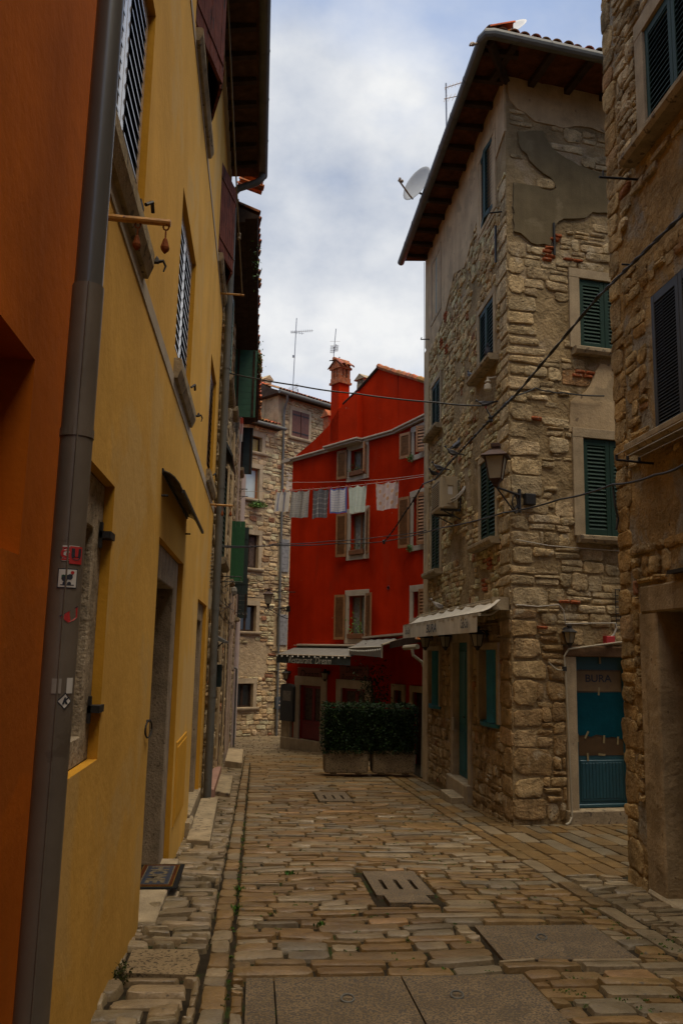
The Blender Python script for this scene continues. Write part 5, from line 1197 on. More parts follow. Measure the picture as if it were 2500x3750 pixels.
for y in (ya + .08, yb - .1): mb.box(CL, y, y + .035, zb_ - .0, zb_ + .04, 0, c1 - .02); mb.box(CL, y, y + .035, zb_ - .0, zt_ - .12, 0, .03); mb.tube([CL(y + .02, zb_ - .14, .02), CL(y + .02, zb_ - .0, c1 - .08)], .012, 6)
mb.build('bracket', m_charc, t)
mb = MB(); mb.tube([CL(ya - .02, zb_ + .18, c0 + .12), CL(ya - .12, zb_ + .2, c0 + .06), CL(ya - .16, zb_ + .32, .05), CL(ya - .14, zb_ + .4, .0)], .018, 7); mb.tube([CL(ya - .02, zb_ + .14, c0 + .12), CL(ya - .14, zb_ + .15, c0 + .06), CL(ya - .19, zb_ + .3, .04), CL(ya - .17, zb_ + .4, .0)], .014, 7); mb.build('hose', m_wcable, t)
# bura awning
aN, _ = CL.hit(1862, 2232); aFar, zF = CL.hit(1545, 2325); _, zN = CL.hit(1862, 2232)
ay0, ay1 = 11.66, 17.5; zw = 2.38; xf = .52; zf = 2.17
t = thing('awning', CL(14.4, zw, 0), 'cream canvas awning with dark lettering over the blue door and windows of the corner house', 'awning')
mb = MB(); mb.box(CL, ay0, ay1 + .1, zw - .06, zw + .02, .03, .16, 0, bev=.01); mb.tube([CL(ay0 + .05, zw - .05, .2), CL(ay1, zw - .05, .2)], .035, 8)
mb.box(CL, ay0 - .04, ay0 + .04, zw - .16, zw + .02, .02, .26, 0)
mb.build('cassette', m_sill, t)
yn, yf = 11.42, 17.45; n = 26; mb = MB(); P = []
for i in range(n + 1):
    s_ = i / n; y = yn + (yf - yn) * s_; rp = .018 * math.sin(i * 1.9) + .01 * math.sin(i * 4.1)
    for j in range(5): q = j / 4; P.append(CL(y, zw - .03 + (zf - zw + .03) * q + rp * (1 - q) * 1.2 - .04 * math.sin(math.pi * q), .2 + (xf - .2) * q))
F = [(i * 5 + j, (i + 1) * 5 + j, (i + 1) * 5 + j + 1, i * 5 + j + 1) for i in range(n) for j in range(4)]
mb.add(P, F); mb.add([p - V3((0, 0, .004)) for p in P], F); mb.build('canvas', m_awncream, t, smooth='all', recalc=False)
vf = Fr(CL(yf, zf - .02, xf), (0, -1, 0), (-1, 0, 0))   # valance frame, a runs towards the camera
Wv = yf - yn; mb = MB(); P = []; n = 50; hv = .25
for i in range(n + 1):
    for b in (0, -hv): P.append(vf(Wv * i / n, b, .006 * math.sin(i * 2.3) + .004 * math.sin(i * 1.1 + 2)))
mb.add(P, [(2 * i, 2 * i + 2, 2 * i + 3, 2 * i + 1) for i in range(n)]); mb.build('valance', m_awncream, t, smooth='all', recalc=False)
mb = MB(); mb.box(vf, -.02, Wv + .02, -.03, .012, -.04, .0); mb.build('front_bar', m_cream, t)
mb = MB()
text_into(mb, 'BURA', .20, vf, Wv * .49, -hv * .52, .024, 0, bold=.004, shear=.25, sx=1.7)
mb.build('lettering', m_letterk, t, recalc=False); mb = MB(); text_into(mb, 'Coca-Cola', .19, vf, Wv * .885, -hv * .48, .024, 0, bold=.003, shear=.35, sx=.56); mb.build('lettering', m_letterk, t, recalc=False); mb = MB(); text_into(mb, 'Coca-Cola', .19, vf, Wv * .10, -hv * .5, .024, 0, bold=.003, shear=.35, sx=.58)
mb.build('lettering', m_letterk, t, recalc=False)
for y in (yn + .25, yf - .3):
    mb = MB(); mb.tube([CL(y, zw - .1, .08), CL(y + .05, (zw + zf) / 2 - .12, xf * .5), CL(y + .02, zf - .03, xf - .03)], .018, 6); mb.build('folding_arm', m_cream, t)
# satellite dishes
def dish(c, nrm, R, arm_to, base, label, mat=m_dish, tilt_up=V3((0, 0, 1))):
    n = V3(nrm).normalized(); t = thing('satellite_dish', base, label, 'satellite dish', 'satellite dishes on the corner house')
    mb = MB(); c = V3(c); prof = [(.0, -.10), (.3, -.092), (.6, -.065), (.85, -.028), (1.0, 0), (1.015, -.005), (.86, -.045), (.6, -.085), (.3, -.112), (0, -.12)]
    mb.lathe(c, [(a * R, b * R * 1.4) for a, b in prof], 36, n); mb.build('reflector', mat, t, smooth=True)
    up = (tilt_up - n * tilt_up.dot(n)).normalized(); bot = c - up * R * .93
    a2 = V3(arm_to); mb = MB(); mb.tube([bot - n * .04, bot + (a2 - bot) * .12, a2], R * .05, 6); mb.build('arm', m_tan, t)
    mb = MB(); d = (c - a2).normalized(); mb.tube([a2 - d * .02, a2 + d * .05, a2 + d * .06, a2 + d * .09], [R * .05, R * .05, R * .09, R * .09], 8); mb.tube([a2 + up * .02, a2 - n * .0 + up * .06], R * .07, 6); mb.build('receiver', m_tan, t)
    mb = MB(); k = c - n * .08 - up * R * .35; mb.tube([k, k - n * .06, V3(base) + V3((0, 0, .12)), V3(base)], .022, 6); mb.build('mount', m_gutter, t)
yd = on_x(1562, 735, 2.93).y
dish(on_y(1524, 671, yd), (-.80, -.52, .26), .36, on_y(1461, 662, yd - .28), on_y(1566, 742, yd + .05), 'grey satellite dish with arm standing clear beyond the gutter against the sky', tilt_up=V3((.25, 0, 1)))
dish(on_y(1846, 112, 11.35), (-.50, -.62, .60), .34, on_y(1722, 165, 10.7), on_y(1858, 140, 11.6), 'pale satellite dish peeking over the roof edge at the top of the corner house', M('pale_dish', (.50, .48, .44), .5, .05, 5, 0))
def yagi(mb, a, b, n, ln, r=.006, up=V3((0, 0, 1)), r0=.009):
    a, b = V3(a), V3(b); mb.tube([a, b], r0, 5)
    for i in range(n): p = a.lerp(b, (i + .3) / n); mb.tube([p - up * ln / 2, p + up * ln / 2], r, 4)
YA = 16.2
t = thing('tv_aerial', on_y(1636, 560, YA), 'two tier television aerial with pinkish booms behind the gutter of the corner house', 'aerial', 'television aerials on the roofs')
mb = MB(); mb.tube([on_y(1636, 600, YA), on_y(1632, 305, YA)], .017, 8); mb.tube([on_y(1640, 470, YA), on_y(1648, 455, YA), on_y(1648, 425, YA)], .018, 6); mb.build('mast', m_alu, t)
mb = MB(); yagi(mb, on_y(1628, 322, YA), on_y(1730, 290, YA - 1.0), 8, .24, up=V3((.3, .5, .8)).normalized()); yagi(mb, on_y(1626, 362, YA), on_y(1720, 343, YA - 1.0), 6, .36, up=V3((.3, .5, .8)).normalized()); mb.build('boom', m_tan, t)
# thin drip line at the far corner
mb = MB(); mb.tube([on_y(1553, y, 17.75) for y in (960, 1300, 1700, 2060)] + [on_y(1560, 2072, 17.7)], .006, 4); tag(mb.build('hanging_wire', m_wcable), 'thin pale wire hanging down the far edge of the corner house', 'wire')
a, b = CL.hit(1575, 1242); mb = MB(); e_ = on_y(1540, 1243, a); mb.tube([CL(a, b, 0), e_], .012, 6); mb.tube([e_, e_ + V3((.02, 0, .05))], .01, 5); tag(mb.build('iron_peg', m_iron), 'iron peg high at the far edge of the corner house', 'peg')
a, b = CL.hit(1840, 775); mb = MB(); e_ = on_y(1790, 780, a); mb.tube([CL(a, b, 0), e_, e_ + V3((.0, -.02, .1))], .013, 6); tag(mb.build('shutter_hook', m_iron), 'black iron hook beside the top shutters of the corner house', 'hook')
# ================================================================== RED HOUSE
random.seed(44)
RA = Fr((.91, 27.2, 0), (.545, -.839, 0), (-.839, -.545, 0)); AE = 5.066
RB = Fr(RA(AE, 0), (.319, -.948, 0), (-.948, -.319, 0))
def prect(F, x0, x1, y0, y1, c=0):
    a0, b0 = F.hit(x0, (y0 + y1) / 2, c); a1, b1 = F.hit(x1, (y0 + y1) / 2, c); xm = (x0 + x1) / 2
    return (min(a0, a1), max(a0, a1), F.hit(xm, y1, c)[1], F.hit(xm, y0, c)[1])
rh = thing('red_house', (2.5, 24.5, -1.3), 'deep red house with brown shutters, pale cornice and tiled chimney in the middle', 'house')
wt, wm, wl = prect(RA, 1285, 1337, 1645, 1742), prect(RA, 1284, 1338, 1880, 2032), prect(RA, 1278, 1336, 2182, 2340)
bt, bm_, bl = prect(RB, 1518, 1560, 1575, 1660), prect(RB, 1514, 1560, 1815, 1995), prect(RB, 1514, 1565, 2165, 2262)
dr = prect(RA, 1098, 1176, 2510, 2722); gw = prect(RA, 1252, 1340, 2522, 2640)
e1, e2 = (0.02, .45, -1.2, .62), (1.05, 1.6, -1.2, .62)
mb = MB()
wall_sheet(mb, RA, 0, AE, -3, 7.75, [(*q, .14) for q in (wt, wm, wl, dr, gw)], 0)
wall_sheet(mb, RB, 0, 4.2, -3, 7.75, [(*q, .14) for q in (bt, bm_, bl, e1, e2)], 0)
mb.quad([RA(0, -3), RA(0, 7.75), RA(0, 7.75, -7), RA(0, -3, -7)])
G = [RA.hit(x, y) for x, y in ((1085, 1668), (1150, 1612), (1210, 1552), (1242, 1500), (1310, 1432), (1385, 1347), (1455, 1371))]
zc = 7.75; G = [(0.05, zc)] + G + [(AE, zc)]
mb.prism([RA(a, max(b, zc), -.001) for a, b in G], RA.n * -7)
gb = [(0, zc), (0, G[-2][1])] + [RB.hit(x, y) for x, y in ((1510, 1386), (1562, 1402))] + [(4.2, 7.9), (4.2, zc)]
mb.prism([RB(a, b, -.001) for a, b in gb], RB.n * -7)
bay = [RA.hit(x, y, .2) for x, y in ((1199, 1655), (1205, 1555), (1238, 1500), (1308, 1434), (1308, 1600))]
bay = [(bay[0][0], 7.82)] + bay[1:-1] + [(bay[-1][0], 7.82)]
mb.prism([RA(a, b, .2) for a, b in bay], RA.n * -.25)
mb.build('wall', m_red, rh, recalc=False)
# cornice
mb = MB(); a1, a2 = bay[0][0] - .08, bay[-1][0] + .08
for (p, q, c0, F) in ((-.25, a1, .0, RA), (a1, a2, .2, RA), (a2, AE, .0, RA), (0, 4.2, 0.04, RB)):
    mb.box(F, p, q, zc - .07, zc - .01, c0 - .2, c0 + .07); mb.box(F, p - .03, q + .03, zc - .01, zc + .04, c0 - .2, c0 + .12, bev=.01)
mb.box(RA, -.45, .0, zc - .06, zc + .05, -.5, .13)
mb.build('cornice', m_band, rh)
# verge tiles along the gable
mb = MB(); vt = MB()
pts = [RA(a, b, 0) for a, b in G[1:-1]]; pts2 = [RB(a, b, 0) for a, b in gb[1:4]]
vt.tube([RA(*RA.hit(1238, 1500, .0), .02), RA(*G[5], .02), RA(*G[6], .02)], .05, 5)
for P, Fm in ((pts[5:7], RA), (pts2[0:3], RB)):
    for i in range(len(P) - 1):
        d = P[i + 1] - P[i]; k = max(1, int(d.length / .3))
        for j in range(k):
            a_, b_ = P[i] + d * (j / k), P[i] + d * ((j + 1.15) / k); cc = tuple(x * ru(.8, 1.2) for x in (1, .9, .85))
            mb.tube([a_ + V3((0, 0, .05)), b_ + V3((0, 0, .03))], [.085, .07], 7, 0, cc)
vo = mb.build('verge_tiles', m_terra, rh, recalc=False); vt.build('verge_mortar', m_rafter, vo)
# main chimney
cf = RA; ca, _ = RA.hit(1212, 1450, .2); zb0 = 7.9; zt0 = on_y(1240, 1405, 25).z
mb = MB(); mb.box(cf, ca, ca + .40, zb0, zt0, -.20, .2); cho = mb.build('chimney', m_red, rh)
mb = MB(); z = zt0
mb.box(cf, ca - .05, ca + .45, z, z + .07, -.25, .25); mb.box(cf, ca - .02, ca + .42, z + .07, z + .20, -.22, .22)
for (p, q) in ((0, .1), (.30, .40)):
    for (c0, c1) in ((.1, .2), (-.2, -.1)): mb.box(cf, ca + p - .015, ca + q + .015, z + .20, z + .48, c0 - .005, c1 + .005)
mb.box(cf, ca + .16, ca + .24, z + .20, z + .48, .10, .2); mb.box(cf, ca + .315, ca + .395, z + .20, z + .48, -.05, .05)
mb.box(cf, ca - .05, ca + .45, z + .48, z + .54, -.25, .25)
mb.prism([cf(ca - .05, z + .54, .22), cf(ca + .45, z + .54, .22), cf(ca + .2, z + .78, .22)], cf.n * -.44)
mb.build('chimney_crown', m_brick, cho)
mb = MB(); 
for s_ in (1, -1):
    d = (cf.u * s_ * .32 + V3((0, 0, -.26))).normalized(); tiles(mb, cf(ca + .2 + s_ * .33, z + .53, -.27), cf.n, d, 3, .40, .085)
mb.tube([cf(ca + .2, z + .80, -.3), cf(ca + .2, z + .80, .3)], .055, 7, 0, (1, .9, .85)); mb.build('chimney_tiles', m_terra, cho, recalc=False)
mb = MB(); c2 = RA.hit(1318, 1432, -.1)[0]; z2 = on_y(1320, 1425, 25).z
mb.box(cf, c2 - .16, c2 + .16, z2 - .4, z2 + .02, -.45, -.10)
for (p, q) in ((-.16, -.08), (-.03, .03), (.08, .16)): mb.box(cf, c2 + p, c2 + q, z2 + .02, z2 + .15, -.44, -.11)
mb.prism([cf(c2 - .26, z2 + .15, -.05), cf(c2 + .26, z2 + .15, -.05), cf(c2 + .0, z2 + .33, -.05)], cf.n * -.45); mb.build('chimney', m_sill, rh)
mb = MB(); c3 = RA.hit(1192, 1520, -.3)[0]; z3 = on_y(1192, 1518, 26).z; mb.box(cf, c3 - .12, c3 + .14, z3 - .6, z3, -.55, -.3); mb.prism([cf(c3 - .2, z3, -.25), cf(c3 + .22, z3, -.25), cf(c3 + .01, z3 + .24, -.25)], cf.n * -.35); mb.build('chimney', m_brick, rh)
# windows with brown louvred shutters
def redwin(F, q, lsh, rsh, flower=False, la=172, ra=172, wt_=.17):
    wo = window(rh, F, *q, .12, m_sash, m_glass, m_curtain)
    surround(wo, F, *q, wt_, -.01, .035, m_band, bottom=True)
    if lsh: shutter(wo, F, q[0] - wt_ * .7, q[2] - .02, q[3] + .05, lsh, la, .05, m_woodsh, m_woodsh, 'louvre', pitch=.085, t=.04, st=.06)
    if rsh: shutter(wo, F, q[1] + wt_ * .7, q[2] - .02, q[3] + .05, -rsh, ra, .05, m_woodsh, m_woodsh, 'louvre', pitch=.085, t=.04, st=.06)
    return wo
redwin(RA, wt, .40, .40, ra=130); redwin(RA, wm, .42, .42, ra=150); redwin(RA, wl, .42, .42, ra=160)
redwin(RB, bt, .42, .34, ra=30, la=165); redwin(RB, bm_, .42, .36, ra=20, la=165); redwin(RB, bl, 0, .42, ra=8)
def flowerbox(F, q, label, pal, n=110, hh=.12):
    t = thing('window_box', F((q[0] + q[1]) / 2, q[2], 0), label, 'window box', 'window boxes on the red house')
    mb = MB(); mb.box(F, q[0] + .02, q[1] - .02, q[2] + .01, q[2] + .15, -.04, .10, bev=.01); mb.build('box', m_sash, t)
    mb = MB(); leaves(mb, [F(ru(q[0], q[1]), q[2] + .14 + abs(random.gauss(0, hh)), .03 + random.gauss(0, .05)) for i in range(n)], .035, pal); tag(mb.build('plant', m_leafb, t, recalc=False), kind='stuff')
flowerbox(RA, wt, 'flower box with reddish trailing plants in the top window of the red house', ((1, .6, .3), (1.6, .5, .4), (.6, .7, .4)))
flowerbox(RA, wm, 'narrow box with a small dark plant in the middle window of the red house', ((.4, .4, .3), (.6, .5, .6)), 60)
flowerbox(RA, wl, 'planter with a leafy green plant in the lowest shuttered window of the red house', ((1.2, 1.1, .8), (.8, .9, .6)), 130, .28)
for q, lb in ((bt, 'small tuft of green on the sill of the top right window of the red house'), (bm_, 'bushy green tuft on the sill of the right middle window of the red house')):
    mb = MB(); leaves(mb, [RB(q[0] - .05 + random.gauss(0, .045), q[2] - .06 + random.gauss(0, .05), .1 + random.gauss(0, .03)) for i in range(90)], .03, ((1, 1, 1), (.7, .8, .6))); tag(mb.build('sill_plant', m_leafb, recalc=False), lb, 'plant')
# restaurant ground floor
wo = window(rh, RA, *dr, .1, m_red2, m_glass, m_dcurtain, name='door', fw=.09)
mb = MB(); mb.box(RA, dr[0], dr[1], dr[2], dr[2] + .65, -.1, -.06, 0, bev=.02); mb.box(RA, dr[0] + .1, dr[1] - .1, dr[2] + .1, dr[2] + .55, -.06, -.04, 0, bev=.02); mb.build('lower_panel', m_red2, wo)
surround(wo, RA, *dr, .26, -.02, .05, m_band, bottom=False)
wo = window(rh, RA, *gw, .1, m_red2, m_glass, m_dcurtain, fw=.08); surround(wo, RA, *gw, .24, -.02, .05, m_band)
mb = MB(); mb.box(RA, -.08, 6, -3, -1.02, -.3, .12, 0, bev=.02); mb.box(RA, -.08, .40, -1.05, -.40, -.1, .10, 0, bev=.01); mb.build('plinth', m_trim, rh)
for q in (e1, e2): mb = MB(); mb.box(RB, q[0], q[1], q[2], q[3], -.12, -.08); wo = mb.build('door', m_dkwood, rh); surround(wo, RB, *q, .16, -.02, .05, m_trim, bottom=False)
def placard(F, x0, x1, y0, y1, txts, label):
    q = prect(F, x0, x1, y0, y1); mb = MB(); mb.box(F, *q, 0, .03, 0, bev=.01)
    for s_, sz, dy in txts: text_into(mb, s_, sz, F, (q[0] + q[1]) / 2, (q[2] + q[3]) / 2 + dy, .033, 1, shear=.3, bold=.003)
    tag(mb.build('sign', [M('dull_red_board', (.17, .045, .025), .7, .1, 5, .05), m_rafter]), label, 'sign')
placard(RA, 1092, 1178, 2445, 2490, [('Dream', .34, -.02)], 'dull red painted board reading Dream above the restaurant door')
placard(RA, 1246, 1350, 2440, 2500, [('Dream', .26, .12), ('Restaurant', .26, -.10)], 'dull red painted board reading Dream Restaurant above the ground floor window')
def awn(name_pts, label, grp=None): pass
t = thing('awning', RA(1.2, 1.6, 0), 'long grey awning with slate valance and bulbs across the front of the red restaurant', 'awning')
c1 = .95; aL, zL = RA.hit(1013, 2402, c1); aR, zR = RA.hit(1284, 2402, c1)
zv = RA.hit(1150, 2400, c1)[1]; zw = RA.hit(1150, 2366, .2)[1]
mb = MB(); mb.box(RA, aL - .02, aR, zw - .02, zw + .06, 0, .22, bev=.01); mb.box(RA, aL, aR, zw + .01, zw + .03, .22, .34); mb.build('cassette', m_band, t)
mb = MB(); mb.quad([RA(aL, zw - .02, .2), RA(aR, zw - .02, .2), RA(aR, zv, c1), RA(aL, zv, c1)]); mb.quad([RA(aL, zw - .03, .2), RA(aR, zw - .03, .2), RA(aR, zv - .01, c1), RA(aL, zv - .01, c1)]); mb.build('canvas', m_awngrey, t, recalc=False)
hv = zv - RA.hit(1150, 2432, c1)[1]; mb = MB(); P = []; n = 40
for i in range(n + 1):
    for b in (0, -hv): P.append(RA(aL + (aR - aL) * i / n, zv + b, c1 + .012 * math.sin(i * 1.9)))
mb.add(P, [(2 * i, 2 * i + 2, 2 * i + 3, 2 * i + 1) for i in range(n)]); mb.build('valance', m_awngreen, t, smooth='all', recalc=False)
mb = MB(); text_into(mb, 'Restaurant  Dream', .27, RA, aL + (aR - aL) * .47, zv - hv * .62, c1 + .02, 0, shear=.3, sx=.98); mb.build('lettering', m_letterw, t, recalc=False)
mb = MB(); mb.tube([RA(aL, zv, c1 + .01), RA(aR, zv, c1 + .01)], .018, 6); mb.build('front_bar', m_band, t)
for i in range(13): mb = MB(); x = aL + (aR - aL) * (i + .3) / 13; mb.lathe(RA(x, zv - .035 - .012 * (i % 2), c1 + .05), [(.010, .03), (.012, .015), (.024, 0), (.022, -.02), (.008, -.03)], 8); mb.build('light_bulb', m_letterw, t)
t = thing('awning', on_y(1400, 2350, 21.6), 'smaller grey canvas awning with a beaded valance beside the long restaurant awning', 'awning')
F1, F2 = on_y(1278, 2372, 23.2), on_y(1397, 2368, 20.9); B1, B2 = on_y(1330, 2342, 24.1), on_y(1452, 2336, 21.6)
mb = MB(); n = 14; P = []
for i in range(n + 1):
    s_ = i / n
    for j in range(4): q = j / 3; P.append(F1.lerp(F2, s_) * (1 - q) + B1.lerp(B2, s_) * q + V3((0, 0, -.02 * math.sin(math.pi * q) + .01 * math.sin(i * 2))))
F = [(i * 4 + j, i * 4 + j + 1, i * 4 + j + 5, i * 4 + j + 4) for i in range(n) for j in range(3)]; mb.add(P, F); mb.build('canvas', m_awngrey, t, recalc=False)
mb = MB(); P = []
for i in range(n + 1):
    s_ = i / n; p = F1.lerp(F2, s_); P += [p, p - V3((0, 0, .18 + .08 * s_))]
mb.add(P, [(2 * i, 2 * i + 2, 2 * i + 3, 2 * i + 1) for i in range(n)]); mb.build('valance', m_awngrey, t, recalc=False)
mb = MB()
for i in range(15): s_ = (i + .5) / 15; p = F1.lerp(F2, s_) + V3((-.02, -.03, -.07 - .03 * math.sin(math.pi * s_))); mb.lathe(p, [(.005, .03), (.024, .012), (.026, -.012), (.006, -.03)], 7)
mb.tube([F1, F2], .018, 6); mb.build('beads', m_letterw, t)
mb = MB(); q0, q1 = on_y(1325, 2338, 24.0), on_y(1500, 2322, 20.6)
mb.prism([q0, q1, q1 + V3((.5, .25, .02)), q0 + V3((.5, .25, .02))], V3((0, 0, .05))); mb.build('cassette', m_band, t)
mb = MB(); q0, q1 = on_y(1398, 2362, 20.9), on_y(1452, 2345, 21.5); mb.tube([q0, q1], .03, 6); mb.tube([on_y(1398, 2410, 20.9), on_y(1398, 2362, 20.9)], .02, 6); mb.build('folding_arm', m_cream, t)
# lean-to roof in the corner
mb = MB(); q = [on_y(1425, 2352, 21.2), on_y(1546, 2322, 18.2), on_y(1556, 2360, 18.2), on_y(1430, 2378, 21.2)]
mb.prism([q[0], q[1], q[1] + V3((.9, 1, .3)), q[0] + V3((.9, 1, .3))], V3((0, 0, -.16)))
lt = mb.build('lean_to', m_rafter); tag(lt, 'dark lean-to canopy roof in the corner between the red house and the corner house', 'canopy')
mb = MB(); a_ = on_y(1522, 2352, 18.4); b_ = on_y(1552, 2352, 18.2); tiles(mb, a_ + V3((0, 0, .02)), (b_ - a_), V3((0, -.8, -.5)), 3, .32, .045, rows=2); mb.build('tiles', m_terra, lt, recalc=False)
mb = MB(); mb.tube([on_y(1480, 2372, 18.6), on_y(1528, 2368, 18.1)], .055, 8); mb.tube([on_y(1508, 2378, 18.2), on_y(1512, 2400, 18.2), on_y(1545, 2425, 18.2), on_y(1552, 2445, 18.2), on_y(1550, 2600, 18.2), on_y(1545, 2845, 18.2)], .034, 10)
tag(mb.build('drainpipe', m_cream), 'cream drainpipe with an S bend in the corner beside the hedge', 'drainpipe')
# menu cabinet
q = prect(RA, 1030, 1076, 2515, 2640, .1); t = thing('menu_cabinet', RA((q[0] + q[1]) / 2, q[2], .1), 'black arched menu cabinet hanging on the red wall left of the restaurant door', 'menu cabinet')
mb = MB(); ar = [(q[0], q[2]), (q[1], q[2]), (q[1], q[3])] + [((q[0] + q[1]) / 2 + (q[1] - q[0]) / 2 * math.cos(k * math.pi / 8), q[3] + .1 * math.sin(k * math.pi / 8)) for k in range(1, 8)] + [(q[0], q[3])]
mb.prism([RA(a, b, .03) for a, b in ar], RA.n * .12); mb.build('cabinet', m_charc, t)
mb = MB(); mb.box(RA, q[0] + .15, q[1] - .1, q[3] - .42, q[3] - .12, .15, .156); mb.build('menu_sheet', m_curtain, t)
# small lamps on the red house
for x, lb in ((1062, 'small black lamp on the red wall above the menu cabinet'), (1205, 'small black lamp on the red wall between restaurant door and window')): a, b = RA.hit(x, 2470); small_lamp(RA, a, b, .16, lb, .6)
# vine
mb = MB(); c = on_y(1365, 2540, 22.4); leaves(mb, [c + V3((random.gauss(0, .22), random.gauss(0, .15), random.gauss(0, .45) - .1)) for i in range(900)], .045, ((.6, .6, .6), (.9, .9, .8), (.4, .4, .4))); mb.tube([c + V3((0, 0, -2)), c + V3((.03, 0, -.4)), c + V3((-.05, 0, .4))], .02, 6)
tag(mb.build('climbing_plant', m_leaf, recalc=False), 'dark climbing plant at the right of the restaurant window behind the hedge', 'plant')
# hole and patches on the red wall
mb = MB(); a, b = RA.hit(1422, 2152); mb.lathe(RA(a, b, -.0), [(.055, 0), (.06, .012), (.045, .02), (.04, .004)], 12, RA.n); mb.lathe(RA(a, b, .003), [(.04, 0), (.04, .001)], 12, RA.n, 1); tag(mb.build('vent_hole', [m_red2, m_dark]), 'small round vent hole in the red wall right of the lowest brown shutters', 'vent')
# ================================================================== END HOUSE
random.seed(50)
EF = Fr((-.78, 33.6, 0), (.78, .63, 0), (.63, -.78, 0))
eh = thing('stone_house', (.3, 34.5, -1.7), 'tall pale stone house closing the street, with tiled roof and closed maroon shutters', 'house')
s1, s2, s3, s4, s5 = prect(EF, 922, 958, 1600, 1656), prect(EF, 888, 948, 1712, 1826), prect(EF, 888, 945, 1957, 2080), prect(EF, 872, 936, 2216, 2312), prect(EF, 860, 925, 2503, 2590)
m1 = prect(EF, 1068, 1128, 1510, 1606); r1, r2 = prect(EF, 1028, 1056, 1975, 2095), prect(EF, 1014, 1050, 2250, 2362)
al = [s1, s2, s3, s4, s5, m1, r1, r2]
mb = MB(); wall_sheet(mb, EF, -1.6, 1.62, -3, 10.7, [(*q, .22) for q in (s1, s2, s3, s4, s5)], 0)
wall_sheet(mb, EF, 1.62, 8, -3, 12.2, [(*q, .22) for q in (m1, r1, r2)], 0)
for q in al: mb.quad([EF(q[0], q[2], -.22), EF(q[1], q[2], -.22), EF(q[1], q[3], -.22), EF(q[0], q[3], -.22)], 2)
shell(mb, EF, 1.62, 8, -3, 12.2, 6); shell(mb, EF, -1.6, 1.62, -3, 10.7, 6)
hbE = hitbox([(q[0] - .17, q[1] + .17, q[2] - .17, q[3] + .17) for q in al])
lay(mb, EF, .02, 1.95, -1.9, 10.6, (.12, .26), (.18, .45), .022, .04, .022, lambda x, y, w_, h_: not (x < 1.5 and 0.6 < y < 1.9) and rnd() > (.35 if x < 1.3 and y > 2 else .05), lambda: scol(1, PLc, .05), 1, .03, .2, .6, .2, .2, clip=hbE.rects)
lay(mb, EF, 1.95, 5.2, -1.9, 12.1, (.10, .2), (.16, .4), .02, .04, .02, hbE, lambda: scol(.95, PLc + PG, .04), 1, .03, .25, .6, .2, .35, .05)
mb.build('wall', [m_mortar, m_stone_far, m_dark], eh, recalc=False)
for q, sa, gl in ((s1, m_dkwood, m_paneyel), (s2, m_sashor, m_paneblue), (s3, m_dkwood, m_dcurtain), (s4, m_dkwood, m_glass), (s5, m_dkwood, m_glass)):
    wo = window(eh, EF, *q, .12, sa, gl, None, mull=0 if q is s2 or q is s1 else 1, fw=.07); surround(wo, EF, *q, .17, -.01, .045, m_trim, bottom=False, lin=.2)
    sill(wo, EF, q[0] - .2, q[1] + .25, q[2], .11, .14, m_trim)
wo = window(eh, EF, *m1, .1, m_dkwood, m_glass); surround(wo, EF, *m1, .15, -.01, .04, m_trim, bottom=False); sill(wo, EF, m1[0] - .2, m1[1] + .2, m1[2], .12, .14, m_trim)
md = (m1[0] + m1[1]) / 2
shutter(wo, EF, m1[0] - .02, m1[2] + .02, m1[3], md - m1[0], 2, .05, m_brshut, m_iron, 'vplank'); shutter(wo, EF, m1[1] + .02, m1[2] + .02, m1[3], -(m1[1] - md), 2, .05, m_brshut, m_iron, 'vplank')
for q in (r1, r2): wo = window(eh, EF, *q, .1, m_dkwood, m_glass, mull=0); shutter(wo, EF, q[0] + .01, q[2], q[3], q[1] - q[0] - .02, 2, .04, m_greysh, None, 'hplank')
q3 = prect(EF, 1046, 1062, 1730, 1800)
mb = MB(); mb.box(EF, q3[0], q3[1] + .4, q3[2], q3[3], 0, .03); mb.build('blind_window', m_band, eh)
mb = MB(); mb.prism([EF(1.35, 12.18, .32), EF(1.35, 12.26, .34), EF(1.35, 13.6, -3), EF(1.35, 12.18, -3)], EF.u * 6.6); ro = mb.build('roof', m_rafter, eh)
mb = MB(); tiles(mb, EF(1.35, 12.34, .30), EF.u, EF.n * .93 - V3((0, 0, .37)), 40, .45, .085, rows=4); mb.build('tiles', m_terra, ro, recalc=False)
mb = MB(); gutter_tube(mb, [EF(1.30, 12.20, .42), EF(7.9, 12.20, .42)], .085, joint=1.3); mb.build('gutter', m_gutter, ro)
mb = MB(); mb.prism([EF(-1.4, 10.62, .30), EF(-1.4, 10.72, .32), EF(-1.4, 11.9, -2.4), EF(-1.4, 10.62, -2.4)], EF.u * 3.05); ro = mb.build('roof', m_rafter, eh)
mb = MB(); tiles(mb, EF(-1.4, 10.80, .28), EF.u, EF.n * .93 - V3((0, 0, .37)), 17, .45, .085, rows=3); mb.build('tiles', m_terra, ro, recalc=False)
mb = MB(); gutter_tube(mb, [EF(-1.2, 10.66, .40), EF(1.72, 10.66, .40)], .075, joint=1.3); mb.build('gutter', m_gutter, ro)
mb = MB(); mb.box(EF, -.8, 1.62, 11.0, 12.35, -2.2, -1.6); mb.box(EF, -.8, 1.7, 12.35, 12.42, -2.3, -1.5, 0); mb.build('whitewashed_gable', m_white_pl, eh)
cc = on_y(973, 1460, 35.5); mb = MB(); f = Fr(cc - V3((0, 0, 1)), EF.u, EF.n); mb.box(f, -.16, .16, 0, 1.75, -.16, .16); mb.box(f, -.2, .2, 1.75, 1.82, -.2, .2); mb.prism([f(-.24, 1.82, .22), f(.24, 1.82, .22), f(0, 2.02, .22)], f.n * -.44); mb.build('chimney', m_plaster_old, eh)
